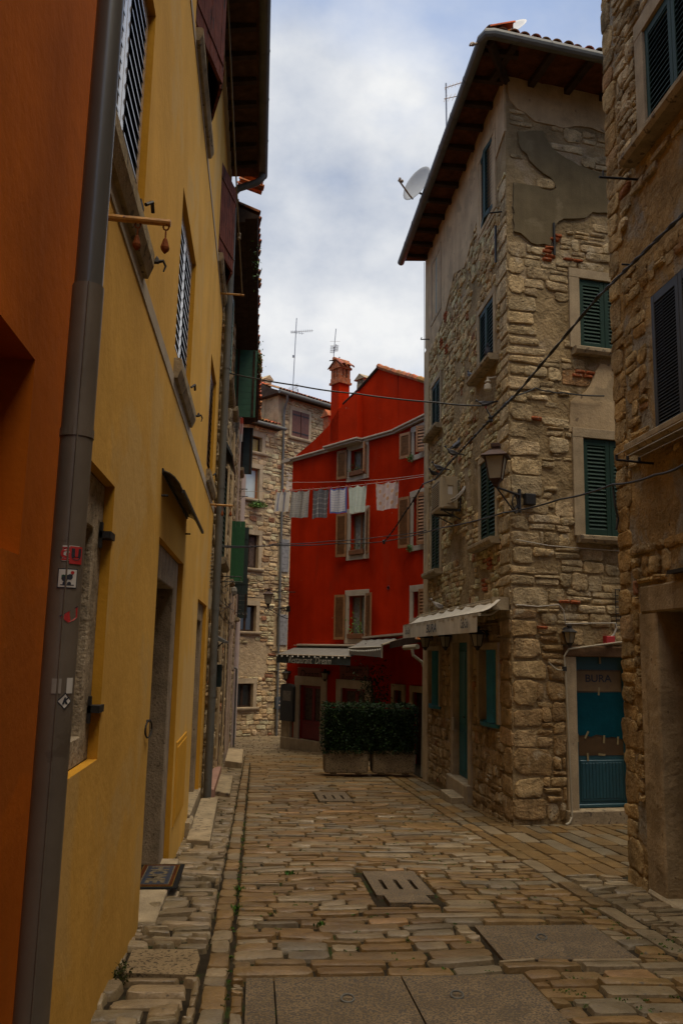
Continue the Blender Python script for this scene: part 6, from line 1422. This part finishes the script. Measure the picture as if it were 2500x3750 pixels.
xp = [EF(1.72, 12.18, .42), EF(1.80, 11.95, .36), EF(1.86, 11.7, .14), EF(1.86, 11.4, .10)] + [EF(1.86 + .14 * (11.4 - z) / 13, z, .10) for z in (8, 4, 0, -1.85)]
tag(pipe_mb(xp, .05, [(EF(1.9, z, .10), (0, 0, 1)) for z in (9, 6, 3, .8)]).build('drainpipe', [m_gutter, m_gutter], smooth=True), 'long grey drainpipe down the stone house at the end of the street', 'drainpipe')
q = prect(EF, 1007, 1040, 2552, 2596, .1); mb = MB(); mb.box(EF, *q, 0, .14, 0, bev=.01); a, b = (q[0] + q[1]) / 2, (q[2] + q[3]) / 2
mb.prism([EF(a - .06, b + .03, .143), EF(a + .06, b + .03, .143), EF(a, b + .15, .143)], EF.n * .002, 1); mb.box(EF, a - .07, a + .07, b - .12, b - .05, .142, .146, 1)
tag(mb.build('electric_cabinet', [m_charc, m_band]), 'small dark electric cabinet with a pale warning triangle on the end house wall', 'cabinet')
mb = MB(); c = EF(.55, EF.hit(930, 1862)[1], .12); c = EF(EF.hit(932, 1858)[0], EF.hit(932, 1858)[1], .15)
leaves(mb, [c + V3((random.gauss(0, .17), random.gauss(0, .1), abs(random.gauss(0, .09)))) for i in range(420)], .05, ((1.3, 1.3, 1.0), (.9, 1, .8), (.6, .8, .5))); tag(mb.build('wall_plant', m_leafb, recalc=False), 'bright green plant growing from the end house wall below the orange framed window', 'plant')
# greenery on the stone house eaves
mb = MB()
for (px, py, yy, n) in ((955, 1290, 19.8, 90), (962, 1330, 20.5, 70), (952, 930, 14.4, 26), (958, 1000, 15.2, 20)):
    c = on_y(px, py, yy); leaves(mb, [c + V3((random.gauss(-.08, .05), random.gauss(0, .25), random.gauss(0, .12))) for i in range(n)], .035, ((.7, .8, .6), (.5, .5, .4)))
tag(mb.build('roof_weeds', m_leafb, recalc=False), 'weeds sprouting from the old tiles of the left stone house', 'weeds')
# ================================================================== lamp at the end of the street
lo = on_y(981, 2224, 27.1); wpt = RA(.0, lo.z, 0)
t = thing('street_lamp', wpt, 'smaller rusty lantern on a scrolled bracket at the left edge of the red house', 'street lamp', 'wall lanterns over the street')
lantern(t, lo + V3((0, 0, .06)), .98, 4, .8)
mb = MB(); mb.tube([lo + V3((-.1, 0, -.02)), lo + V3((.0, 0, -.02)), wpt + V3((0, 0, .0))], .016, 6); mb.tube([lo + V3((.02, 0, -.04)), wpt + V3((-.2, 0, -.28)), wpt + V3((0, 0, -.34))], .012, 6)
c = wpt + V3((-.19, 0, -.14)); mb.tube([c + V3((.13 * math.cos(k * math.pi / 8), 0, .13 * math.sin(k * math.pi / 8))) for k in range(16)], .012, 6, close=True); mb.tube([c + V3((.07 * math.cos(k * .7) * (1 - k * .08), 0, .07 * math.sin(k * .7) * (1 - k * .08))) for k in range(11)], .009, 5)
c = lo + V3((-.02, 0, -.12)); mb.tube([c + V3((.09 * math.cos(k * .6 + 1.5) * (1 - k * .06), 0, .09 * math.sin(k * .6 + 1.5) * (1 - k * .06))) for k in range(11)], .011, 5); mb.box(RA, -.04, .1, wpt.z - .12, wpt.z + .06, -.02, .05); mb.build('bracket', m_iron, t)
# ================================================================== planters and hedges
random.seed(60)
zb_ = on_y(1262, 2838, 18.2).z; zt_ = on_y(1262, 2746, 18.2).z; zh = on_y(1262, 2582, 18.3).z
HX = [(on_y(1186, 2800, 18.2).x, on_y(1352, 2800, 18.2).x), (on_y(1362, 2800, 18.2).x, on_y(1524, 2800, 18.2).x)]
for k, (x0, x1) in enumerate(HX):
    lb = ['left', 'right'][k]; y0, y1 = 18.2, 18.75
    t = thing('concrete_planter', ((x0 + x1) / 2, 18.45, zb_), ['left one of the two speckled concrete planters under the hedge', 'right one of the two speckled concrete planters, next to the cream drainpipe'][k], 'planter', 'concrete planters in front of the red house')
    mb = MB(); r = .05
    def ringp(z, ins, rr=.06):
        P = []
        for (cx, cy, a0) in ((x1 - ins - rr, y1 - ins - rr, 0), (x0 + ins + rr, y1 - ins - rr, 90), (x0 + ins + rr, y0 + ins + rr, 180), (x1 - ins - rr, y0 + ins + rr, 270)):
            for j in range(5): q = math.radians(a0 + j * 22.5); P.append(V3((cx + rr * math.cos(q), cy + rr * math.sin(q), z)))
        return P
    L_ = [ringp(zb_ + .035, .035), ringp(zb_ + .05, .02), ringp(zt_ - .03, 0), ringp(zt_, .015), ringp(zt_, .05, .03), ringp(zt_ - .06, .055, .03)]
    V = [p for l in L_ for p in l]; n = 20; F = [(i * n + j, i * n + (j + 1) % n, (i + 1) * n + (j + 1) % n, (i + 1) * n + j) for i in range(len(L_) - 1) for j in range(n)] + [tuple(range(n))]
    mb.add(V, F); mb.build('trough', m_aggr, t, smooth=True)
    for dx in (.15, x1 - x0 - .27): mb = MB(); mb.box(W0, 0, 0, 0, 0, 0, 0) if 0 else mb.prism([(x0 + dx, y0 + .05, zb_), (x0 + dx + .12, y0 + .05, zb_), (x0 + dx + .12, y1 - .05, zb_), (x0 + dx, y1 - .05, zb_)], (0, 0, .04)); mb.build('foot', m_aggr, t)
    mb = MB(); mb.quad([V3((x0 + .05, y0 + .05, zt_ - .05)), V3((x1 - .05, y0 + .05, zt_ - .05)), V3((x1 - .05, y1 - .05, zt_ - .05)), V3((x0 + .05, y1 - .05, zt_ - .05))]); mb.build('soil', m_soil, t)
    h = thing('hedge', ((x0 + x1) / 2, 18.45, zt_ - .05), ['left half of the clipped dark green hedge, growing in the left planter', 'right half of the clipped dark green hedge, growing in the right planter'][k], 'hedge', 'clipped hedge blocks')
    hx0, hx1 = (x0 - .03, x1 + .06) if k == 0 else (x0 - .06, x1 + .0); hy0, hy1 = 18.12, 18.82; hz0 = zt_ - .04
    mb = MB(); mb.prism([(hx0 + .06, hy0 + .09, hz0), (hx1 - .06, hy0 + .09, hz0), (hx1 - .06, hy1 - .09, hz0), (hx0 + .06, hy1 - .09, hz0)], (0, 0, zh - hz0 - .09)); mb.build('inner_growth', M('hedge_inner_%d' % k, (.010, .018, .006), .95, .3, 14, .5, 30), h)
    P = []
    def bulge(x, z): return .03 * math.sin(x * 7 + z * 5) + .02 * math.sin(x * 17 + z * 11)
    for i in range(4600):
        f_ = rnd()
        if f_ < .66: x, z = ru(hx0, hx1), ru(hz0 - .03, zh); P.append((x, hy0 + bulge(x, z) + random.gauss(.02, .025), z))
        elif f_ < .86: x = ru(hx0, hx1); P.append((x, ru(hy0, hy1), zh + random.gauss(-.01, .022) + .3 * bulge(x, 1)))
        else: P.append((random.choice((hx0, hx1)) + random.gauss(0, .02), ru(hy0, hy1), ru(hz0, zh)))
    for i in range(70): x = ru(hx0, hx1); P.append((x, ru(hy0, hy1), zh + ru(.0, .07)))
    mb = MB(); leaves(mb, P, .028, ((.75, .8, .7), (.5, .55, .5), (1.2, 1.2, .8), (.35, .4, .4))); mb.build('foliage', m_leaf, h, recalc=False)
    mb = MB()
    for i in range(5): x = x0 + (x1 - x0) * (i + .5) / 5; mb.tube([(x, 18.45, zt_ - .06), (x + .02, 18.45, zt_ + .3), (x - .02, 18.46, zh - .15)], .014, 5)
    mb.build('stem', m_dkwood, h)
# ================================================================== laundry
random.seed(70)
Lp, Rp = on_y(885, 1800, 20.3), on_y(1552, 1744, 17.75)
du = (Rp - Lp); KF = Fr((Lp.x, Lp.y, 0), (du.x, du.y, 0), (du.y, -du.x, 0))
span = math.hypot(du.x, du.y)
def linez(a): t = a / span; return Lp.z + (Rp.z - Lp.z) * t - .30 * t * (1 - t) * 1.15
mb = MB(); mb.tube([KF(span * i / 40, linez(span * i / 40)) for i in range(41)], .005, 5); tag(mb.build('clothesline', m_wcable), 'thin clothesline carrying the hanging cloths across the street in front of the red house', 'clothesline')
m_cloth = M('printed_cotton_cloth', (1, 1, 1), .9, .06, 6, .15, 40, vcol=True)
Wc = (.52, .49, .45)
def pat(kind, u, v, w_, h_):
    x, y = u * w_, v * h_   # metres
    if kind == 'stripe': return (.10, .13, .26) if any(abs(x - c) < .010 for c in (.08, .115, .23, .265)) else Wc
    if kind == 'grid': 
        k = (x % .022 < .009) + (y % .022 < .009); e = .02 < (1 - v) * h_ < .07 or u > .86
        return ((.44, .42, .39), (.17, .16, .16), (.07, .07, .07))[k] if not e else ((.34, .33, .31), (.17, .16, .16), (.07, .07, .07))[k]
    if kind == 'check': k = (x % .024 < .014) + (y % .024 < .014); return ((.44, .43, .41), (.07, .07, .085), (.03, .03, .045))[k]
    if kind == 'blue': 
        if u < .05 or u > .93 or v > .94 or v < .06: return (.09, .11, .27)
        k = (x % .03 < .006) + (y % .03 < .006); return ((.46, .45, .45), (.22, .23, .33), (.17, .18, .30))[min(k, 2)]
    if kind == 'mint': k = (x % .09 < .006) + (y % .09 < .006); return ((.44, .49, .43), (.37, .43, .37), (.3, .36, .3))[k]
    if kind == 'faded': q = math.sin(x * 31 + 2) * math.sin(y * 23 + x * 9); return (.46 + .04 * q, .36 + .05 * q, .33 + .04 * q) if q < .55 else (.42, .24, .14)
def cloth(x0, x1, yt, yb, kind, label, skew=0):
    a0, _ = KF.hit(x0, yt); a1, _ = KF.hit(x1, yt); am, zbt = KF.hit((x0 + x1) / 2, yb); w_ = a1 - a0; h_ = linez((a0 + a1) / 2) - .015 - zbt
    nu, nv = max(30, int(w_ / .0075)), max(30, int(h_ / .0085)); mb = MB(); P = []; C = []
    ph = ru(0, 6)
    for j in range(nv + 1):
        v = j / nv
        for i in range(nu + 1):
            u = i / nu; sag = .035 * math.sin(2 * math.pi * u) ** 2 * (1 - v)
            a = a0 + w_ * u + skew * v * h_ - (u - .5) * .03 * v; z = linez(a0 + w_ * u) - .012 - sag - h_ * v + .012 * math.sin(u * 7 + ph) * v
            P.append(KF(a, z, .030 * math.sin(u * 9 + ph + v) * (.4 + v) + .014 * math.sin(u * 21 + v * 3 + ph))); C.append(tuple(min(.85, x * 1.5) for x in pat(kind, u, v, w_, h_)))
    F = [(j * (nu + 1) + i, j * (nu + 1) + i + 1, (j + 1) * (nu + 1) + i + 1, (j + 1) * (nu + 1) + i) for j in range(nv) for i in range(nu)]
    mb.add(P, F); mb.C = C; mb.usec = True
    tag(mb.build('hanging_cloth', m_cloth, smooth='all', recalc=False), label, 'cloth', 'cloths drying on the line')
    for u in (.04, .5, .96):
        if u == .5 and kind in ('mint',): continue
        a = a0 + w_ * u; z = linez(a); p = MB(); k = 1 if rnd() < .75 else 0
        p.box(KF, a - .009, a + .009, z - .035, z + .035, -.012, -.003); p.box(KF, a - .009, a + .009, z - .035, z + .04, .003, .012); p.tube([KF(a - .01, z, 0), KF(a + .01, z, 0)], .011, 6)
        tag(p.build('clothes_peg', PEG[k]), ['short orange clothes peg on the laundry line', 'short red clothes peg on the laundry line'][k], 'clothes peg', ['orange pegs on the laundry line', 'red pegs on the laundry line'][k])
PEG = [M('orange_peg_plastic', (.55, .12, .03), .5, 0, 1, 0), M('red_peg_plastic', (.42, .03, .03), .5, 0, 1, 0)]
cloth(1010, 1066, 1800, 1874, 'stripe', 'white cloth with blue vertical stripes, first on the laundry line from the left', -.09)
cloth(1068, 1135, 1805, 1896, 'grid', 'pale grey cloth with a fine dark grid, between the striped and the black checked cloth', -.06)
cloth(1143, 1206, 1806, 1897, 'check', 'black and white checked cloth in the middle of the laundry line', -.02)
cloth(1209, 1270, 1804, 1880, 'blue', 'pale checked cloth with a blue border on the laundry line', .0)
cloth(1276, 1340, 1798, 1877, 'mint', 'plain pale mint cloth on the laundry line in front of the shutters', .0)
cloth(1377, 1457, 1772, 1866, 'faded', 'faded pink and white cloth hanging alone at the right of the laundry line', .0)
def wire(name, pts, r, mat, label, cat, sag=0, n=12, group=None):
    mb = MB(); mb.tube(cable_path([on_y(*p) for p in pts], r, sag, n), r, 7); o = mb.build(name, mat, smooth='all'); tag(o, label, cat, group); return o
wire('clothesline', [(1066, 1766, 26.6), (1330, 1760, 22), (1560, 1736, 17.8)], .005, m_wcable, 'empty thin line across the red house above the laundry', 'clothesline', .02)
# small laundry on the stone house
mb = MB(); f = Fr(on_y(866, 1545, 19.8), (1, .05, 0), (0, -1, 0)); 
P = []; n = 14; C = []
for j in range(n + 1):
    for i in range(n + 1): u, v = i / n, j / n; P.append(f(-.08 + u * .15 - v * .05, .0 - v * .55, .01 * math.sin(u * 9))); C.append(((.20, .19, .18), (.10, .09, .09))[(i % 2) & 1 or (j % 2)])
mb.add(P, [(j * (n + 1) + i, j * (n + 1) + i + 1, (j + 1) * (n + 1) + i + 1, (j + 1) * (n + 1) + i) for j in range(n) for i in range(n)]); mb.C = C; mb.usec = True
tag(mb.build('hanging_cloth', m_cloth, recalc=False), 'small dim checked cloth hanging by the wall under the big green shutter', 'cloth', 'cloths hung on the left stone house')
mb = MB(); f = Fr(on_y(886, 1530, 21), (1, .05, 0), (0, -1, 0)); P = []; C = []
for j in range(n + 1):
    for i in range(5): u, v = i / 4, j / n; P.append(f(-.04 + u * .08, -v * .62, .012 * math.sin(u * 9 + v * 4))); C.append((.45, .08, .05) if v < .25 else (.45, .28, .26) if v < .65 else (.40, .38, .37))
mb.add(P, [(j * 5 + i, j * 5 + i + 1, (j + 1) * 5 + i + 1, (j + 1) * 5 + i) for j in range(n) for i in range(4)]); mb.C = C; mb.usec = True
tag(mb.build('hanging_cloth', m_cloth, recalc=False), 'narrow red and white cloth hanging beside the blackish shutter on the left', 'cloth', 'cloths hung on the left stone house')
# ================================================================== cables
main = [(2520, 765, 5.75), (2190, 1085, 8.1), (1880, 1455, 10.7), (1795, 1535, 11.6), (1650, 1690, 13.7), (1592, 1755, 15.2), (1548, 1772, 17.6), (1480, 1880, 18.2), (1405, 1985, 19.2)]
mb = MB(); P = [on_y(*p) for p in main]
for i in range(len(P) - 1):
    for s_ in (0, 1):
        A = []; nseg = 14
        for k in range(nseg + 1): q = k / nseg; c = P[i].lerp(P[i + 1], q); ph = (P[i] - P[0]).length * 26 + (P[i + 1] - P[i]).length * q * 26 + s_ * math.pi; A.append(c + V3((math.cos(ph) * .010, 0, math.sin(ph) * .010 - (.03 * math.sin(math.pi * q) if i > 5 else 0))))
        mb.tube(A, .0115, 6)
for i in (3, 8): mb.lathe(P[i] - V3((0, 0, .05)), [(.01, 0), (.035, .02), (.03, .05), (.04, .08), (.01, .1)], 8)
tag(mb.build('overhead_cable', m_cable, recalc=False), 'thick twisted black cable with pigeons, sloping across the corner house', 'cable', 'black overhead cables')
wire('overhead_cable', [(825, 1363, 13.35), (1090, 1412, 12.9), (1300, 1441, 12.5), (1600, 1474, 12.0), (1775, 1485, 11.7), (1800, 1530, 11.6)], .012, m_cable, 'thin black cable from the far drainpipe to the pigeon on the corner house', 'cable', .015, group='black overhead cables')
a, b = CR.hit(1955, 1420); 
mb = MB(); P = [on_y(1800, 1530, 11.55), on_y(1850, 1475, 11.4), CR(.0, CR.hit(1880, 1462)[1], .12)] + [CR(*CR.hit(x, y, .08), .08) for x, y in ((1960, 1420), (2010, 1432), (2060, 1438), (2210, 1450))]
mb.tube(cable_path(P, .01, .015, 6), .012, 6); tag(mb.build('overhead_cable', m_cable), 'black cable fixed along the right face of the corner house between two windows', 'cable', group='black overhead cables')
wire('overhead_cable', [(808, 1998, 13.8), (1000, 1997, 16), (1240, 1990, 18.5), (1405, 1983, 19.2), (1620, 1932, 14.2), (1840, 1878, 11.0), (2050, 1828, 9.4), (2240, 1774, 7.9), (2400, 1738, 6.6), (2520, 1690, 5.9)], .0105, m_cable, 'lower black cable spanning the whole street from the left drainpipe to the right house', 'cable', .02, group='black overhead cables')
wire('overhead_cable', [(812, 2003, 13.8), (960, 1999, 15.5), (1000, 1992, 16), (1200, 1982, 18.2), (1405, 1964, 19.2), (1560, 1942, 15.4)], .009, m_cable, 'thinner black cable close above the lower cable in front of the red house', 'cable', .02, group='black overhead cables')
wire('overhead_cable', [(2242, 1776, 7.9), (2250, 1850, 7.85), (2262, 1900, 7.85), (2255, 1940, 7.85)], .010, m_cable, 'short black cable loop hanging at the far corner of the nearest right house', 'cable', .0, group='black overhead cables')
wire('overhead_cable', [(905, 2150, 30), (980, 2160, 28.5), (1082, 2168, 26.0)], .012, m_iron, 'black chain-like cable above the far lantern', 'cable', .03, group='black overhead cables')
wire('overhead_cable', [(902, 2185, 30), (960, 2190, 29), (1046, 2196, 27.2)], .012, m_iron, 'dark cable passing behind the far lantern', 'cable', .01, group='black overhead cables')
# aerials
t = thing('tv_aerial', on_y(1072, 1430, 35.5), 'tall thin aerial mast with a side boom on the roof of the end house', 'aerial', 'television aerials on the roofs')
mb = MB(); mb.tube([on_y(1071, 1450, 35.5), on_y(1086, 1165, 35.5)], .020, 6); mb.box(Fr(on_y(1075, 1305, 35.4), (1, 0, 0), (0, -1, 0)), -.05, .05, -.05, .05, -.03, .03); mb.build('mast', m_alu, t)
mb = MB(); yagi(mb, on_y(1064, 1216, 35.5), on_y(1146, 1211, 35.0), 12, .14, .007, r0=.012); yagi(mb, on_y(1066, 1216, 35.5), on_y(1112, 1222, 34.4), 5, .12, .007); mb.build('boom', m_alu, t)
t = thing('tv_aerial', on_y(1068, 1432, 35.2), 'fallen scraggly aerial lying on the roof tiles of the end house', 'aerial', 'television aerials on the roofs')
mb = MB(); yagi(mb, on_y(1055, 1435, 35.2), on_y(1092, 1415, 35.2), 7, .35, .009); mb.build('boom', m_alu, t); mb = MB(); mb.tube([on_y(1090, 1425, 35.2), on_y(1092, 1440, 35.2)], .02, 5); mb.build('mast', m_alu, t)
t = thing('tv_aerial', on_y(1222, 1330, 25.2), 'small panel aerial on a thin mast above the red chimney', 'aerial', 'television aerials on the roofs')
mb = MB(); mb.tube([on_y(1222, 1330, 25.2), on_y(1222, 1290, 25.2), on_y(1230, 1204, 25.2)], .013, 6); mb.build('mast', m_alu, t)
mb = MB()
for (x0, x1, y0, y1) in ((1209, 1224, 1266, 1292), (1224, 1236, 1264, 1286)):
    for k in range(5): x = x0 + (x1 - x0) * k / 4; mb.tube([on_y(x, y1, 25.1), on_y(x + 3, y0, 25.1)], .006, 4)
    for k in range(4): y = y0 + (y1 - y0) * k / 3; mb.tube([on_y(x0, y, 25.1), on_y(x1, y, 25.1)], .006, 4)
mb.tube([on_y(1208, 1250, 25.1), on_y(1245, 1250, 25.1)], .005, 4); mb.tube([on_y(1222, 1272, 25.0), on_y(1230, 1262, 25.1)], .02, 6); mb.build('panel', m_alu, t)
# ================================================================== pigeons
random.seed(80)
def pigeon(pos, hd, label, s=1.0, base=(.060, .062, .075), head=(.028, .032, .045), pitch=0, white=False):
    """hd = heading in degrees; pos = where the feet stand"""
    q = math.radians(hd); p_ = math.radians(pitch); f = V3((math.cos(q) * math.cos(p_), math.sin(q) * math.cos(p_), math.sin(p_))); r = V3((math.sin(q), -math.cos(q), 0)); u = r.cross(f); pos = V3(pos)
    def X(x, y, z): return pos + (f * x + r * y + u * z) * s
    t = thing('pigeon', pos, label, 'pigeon', 'pigeons perched over the street')
    mb = MB()
    path = [(-.115, .045, .012), (-.09, .052, .026), (-.05, .060, .043), (0, .072, .055), (.045, .088, .056), (.078, .115, .042), (.092, .142, .028), (.098, .160, .024), (.108, .178, .027), (.122, .186, .022), (.134, .186, .010)]
    seg = 12; V = []; C = []
    for (x, z, rr) in path:
        for k in range(seg):
            a = 2 * math.pi * k / seg; V.append(X(x + (.35 * rr * math.sin(a) if x > .04 and x < .1 else 0), math.cos(a) * rr * .92, z + math.sin(a) * rr)); C.append(head if x > .05 else base)
    F = [(i * seg + k, i * seg + (k + 1) % seg, (i + 1) * seg + (k + 1) % seg, (i + 1) * seg + k) for i in range(len(path) - 1) for k in range(seg)] + [tuple(range(seg))[::-1], tuple((len(path) - 1) * seg + k for k in range(seg))]
    mb.add(V, F); mb.C = C; mb.usec = True; mb.build('body', m_pigeon, t, smooth='all')
    for sd in (1, -1):
        mb = MB(); O = [(.055, .105), (.03, .115), (-.03, .095), (-.10, .065), (-.165, .045), (-.15, .035), (-.08, .04), (0, .045), (.045, .07)]
        V = [X(x, sd * (.050 + .006 - abs(x) * .12), z) for x, z in O] + [X(x, sd * (.060 - abs(x) * .15), z) for x, z in O]; n = len(O)
        mb.add(V, [tuple(range(n))[::-1], tuple(n + i for i in range(n))] + [(i, (i + 1) % n, n + (i + 1) % n, n + i) for i in range(n)]); mb.C = [tuple(c * .85 for c in base)] * 2 * n; mb.C = [base if O[i % n][0] > -.05 else tuple(c * .35 for c in base) for i in range(2 * n)]; mb.usec = True; mb.build('wing', m_pigeon, t)
        mb = MB(); mb.tube([X(.0, sd * .022, .03), X(.0, sd * .024, .0), X(.03, sd * .026, 0)], .005, 5); mb.tube([X(0, sd * .024, .0), X(.022, sd * .042, 0)], .004, 4); mb.build('leg', m_letterr, t)
    mb = MB(); mb.prism([X(-.09, -.022, .040), X(-.21, -.045, .022), X(-.215, .045, .022), X(-.09, .022, .040)], u * .010 * s); mb.C = [tuple(c * .5 for c in base)] * len(mb.V); mb.usec = True; mb.build('tail', m_pigeon, t)
    mb = MB(); mb.lathe(X(.130, 0, .184), [(.009 * s, 0), (.006 * s, .016 * s), (.001, .028 * s)], 6, f - u * .3); mb.build('beak', m_iron, t)
    return t
def on_main(px, py, y): return on_y(px, py, y)
pigeon(on_y(1780, 1492, 11.6), 150, 'dark pigeon perched on the junction of the cables above the big lantern', .85, pitch=-18)
pigeon(on_y(1672, 1646, 13.5), 40, 'uppermost pigeon of the pair on the sloping cable over the air conditioner', .95, pitch=15)
pigeon(on_y(1655, 1672, 13.8), 165, 'lower pigeon of the pair, facing left on the sloping cable', .95, (.10, .095, .10))
pigeon(on_y(1606, 1728, 14.9), 150, 'dark pigeon on the sloping cable right above the air conditioner', 1.0, (.045, .042, .048))
pigeon(on_y(1590, 1745, 15.4), 215, 'pigeon bending down on the cable just left of the air conditioner', .85, (.03, .03, .036), pitch=-15)
a, b = CL.hit(1808, 1338); pigeon(CL(a, n2[2] + .005, .10), 250, 'slender dark pigeon standing on the middle window sill of the corner house', 1.0, (.045, .042, .048), pitch=30)
pigeon(CL(13.38, n2[2] + .005, .11), 100, 'small grey pigeon at the far end of the middle window sill', .85, (.11, .11, .12))
a, b = CL.hit(1645, 2215); pigeon(CL(a + .5, 2.405, .10), 175, 'white pigeon with dark tail standing on the cream awning', 1.15, (.50, .46, .40), (.42, .38, .33))
pigeon(on_y(1229, 1330, 25.1) + V3((.0, 0, .02)), 20, 'tiny grey pigeon sitting on the tiled top of the red chimney', 1.0, (.14, .15, .17))
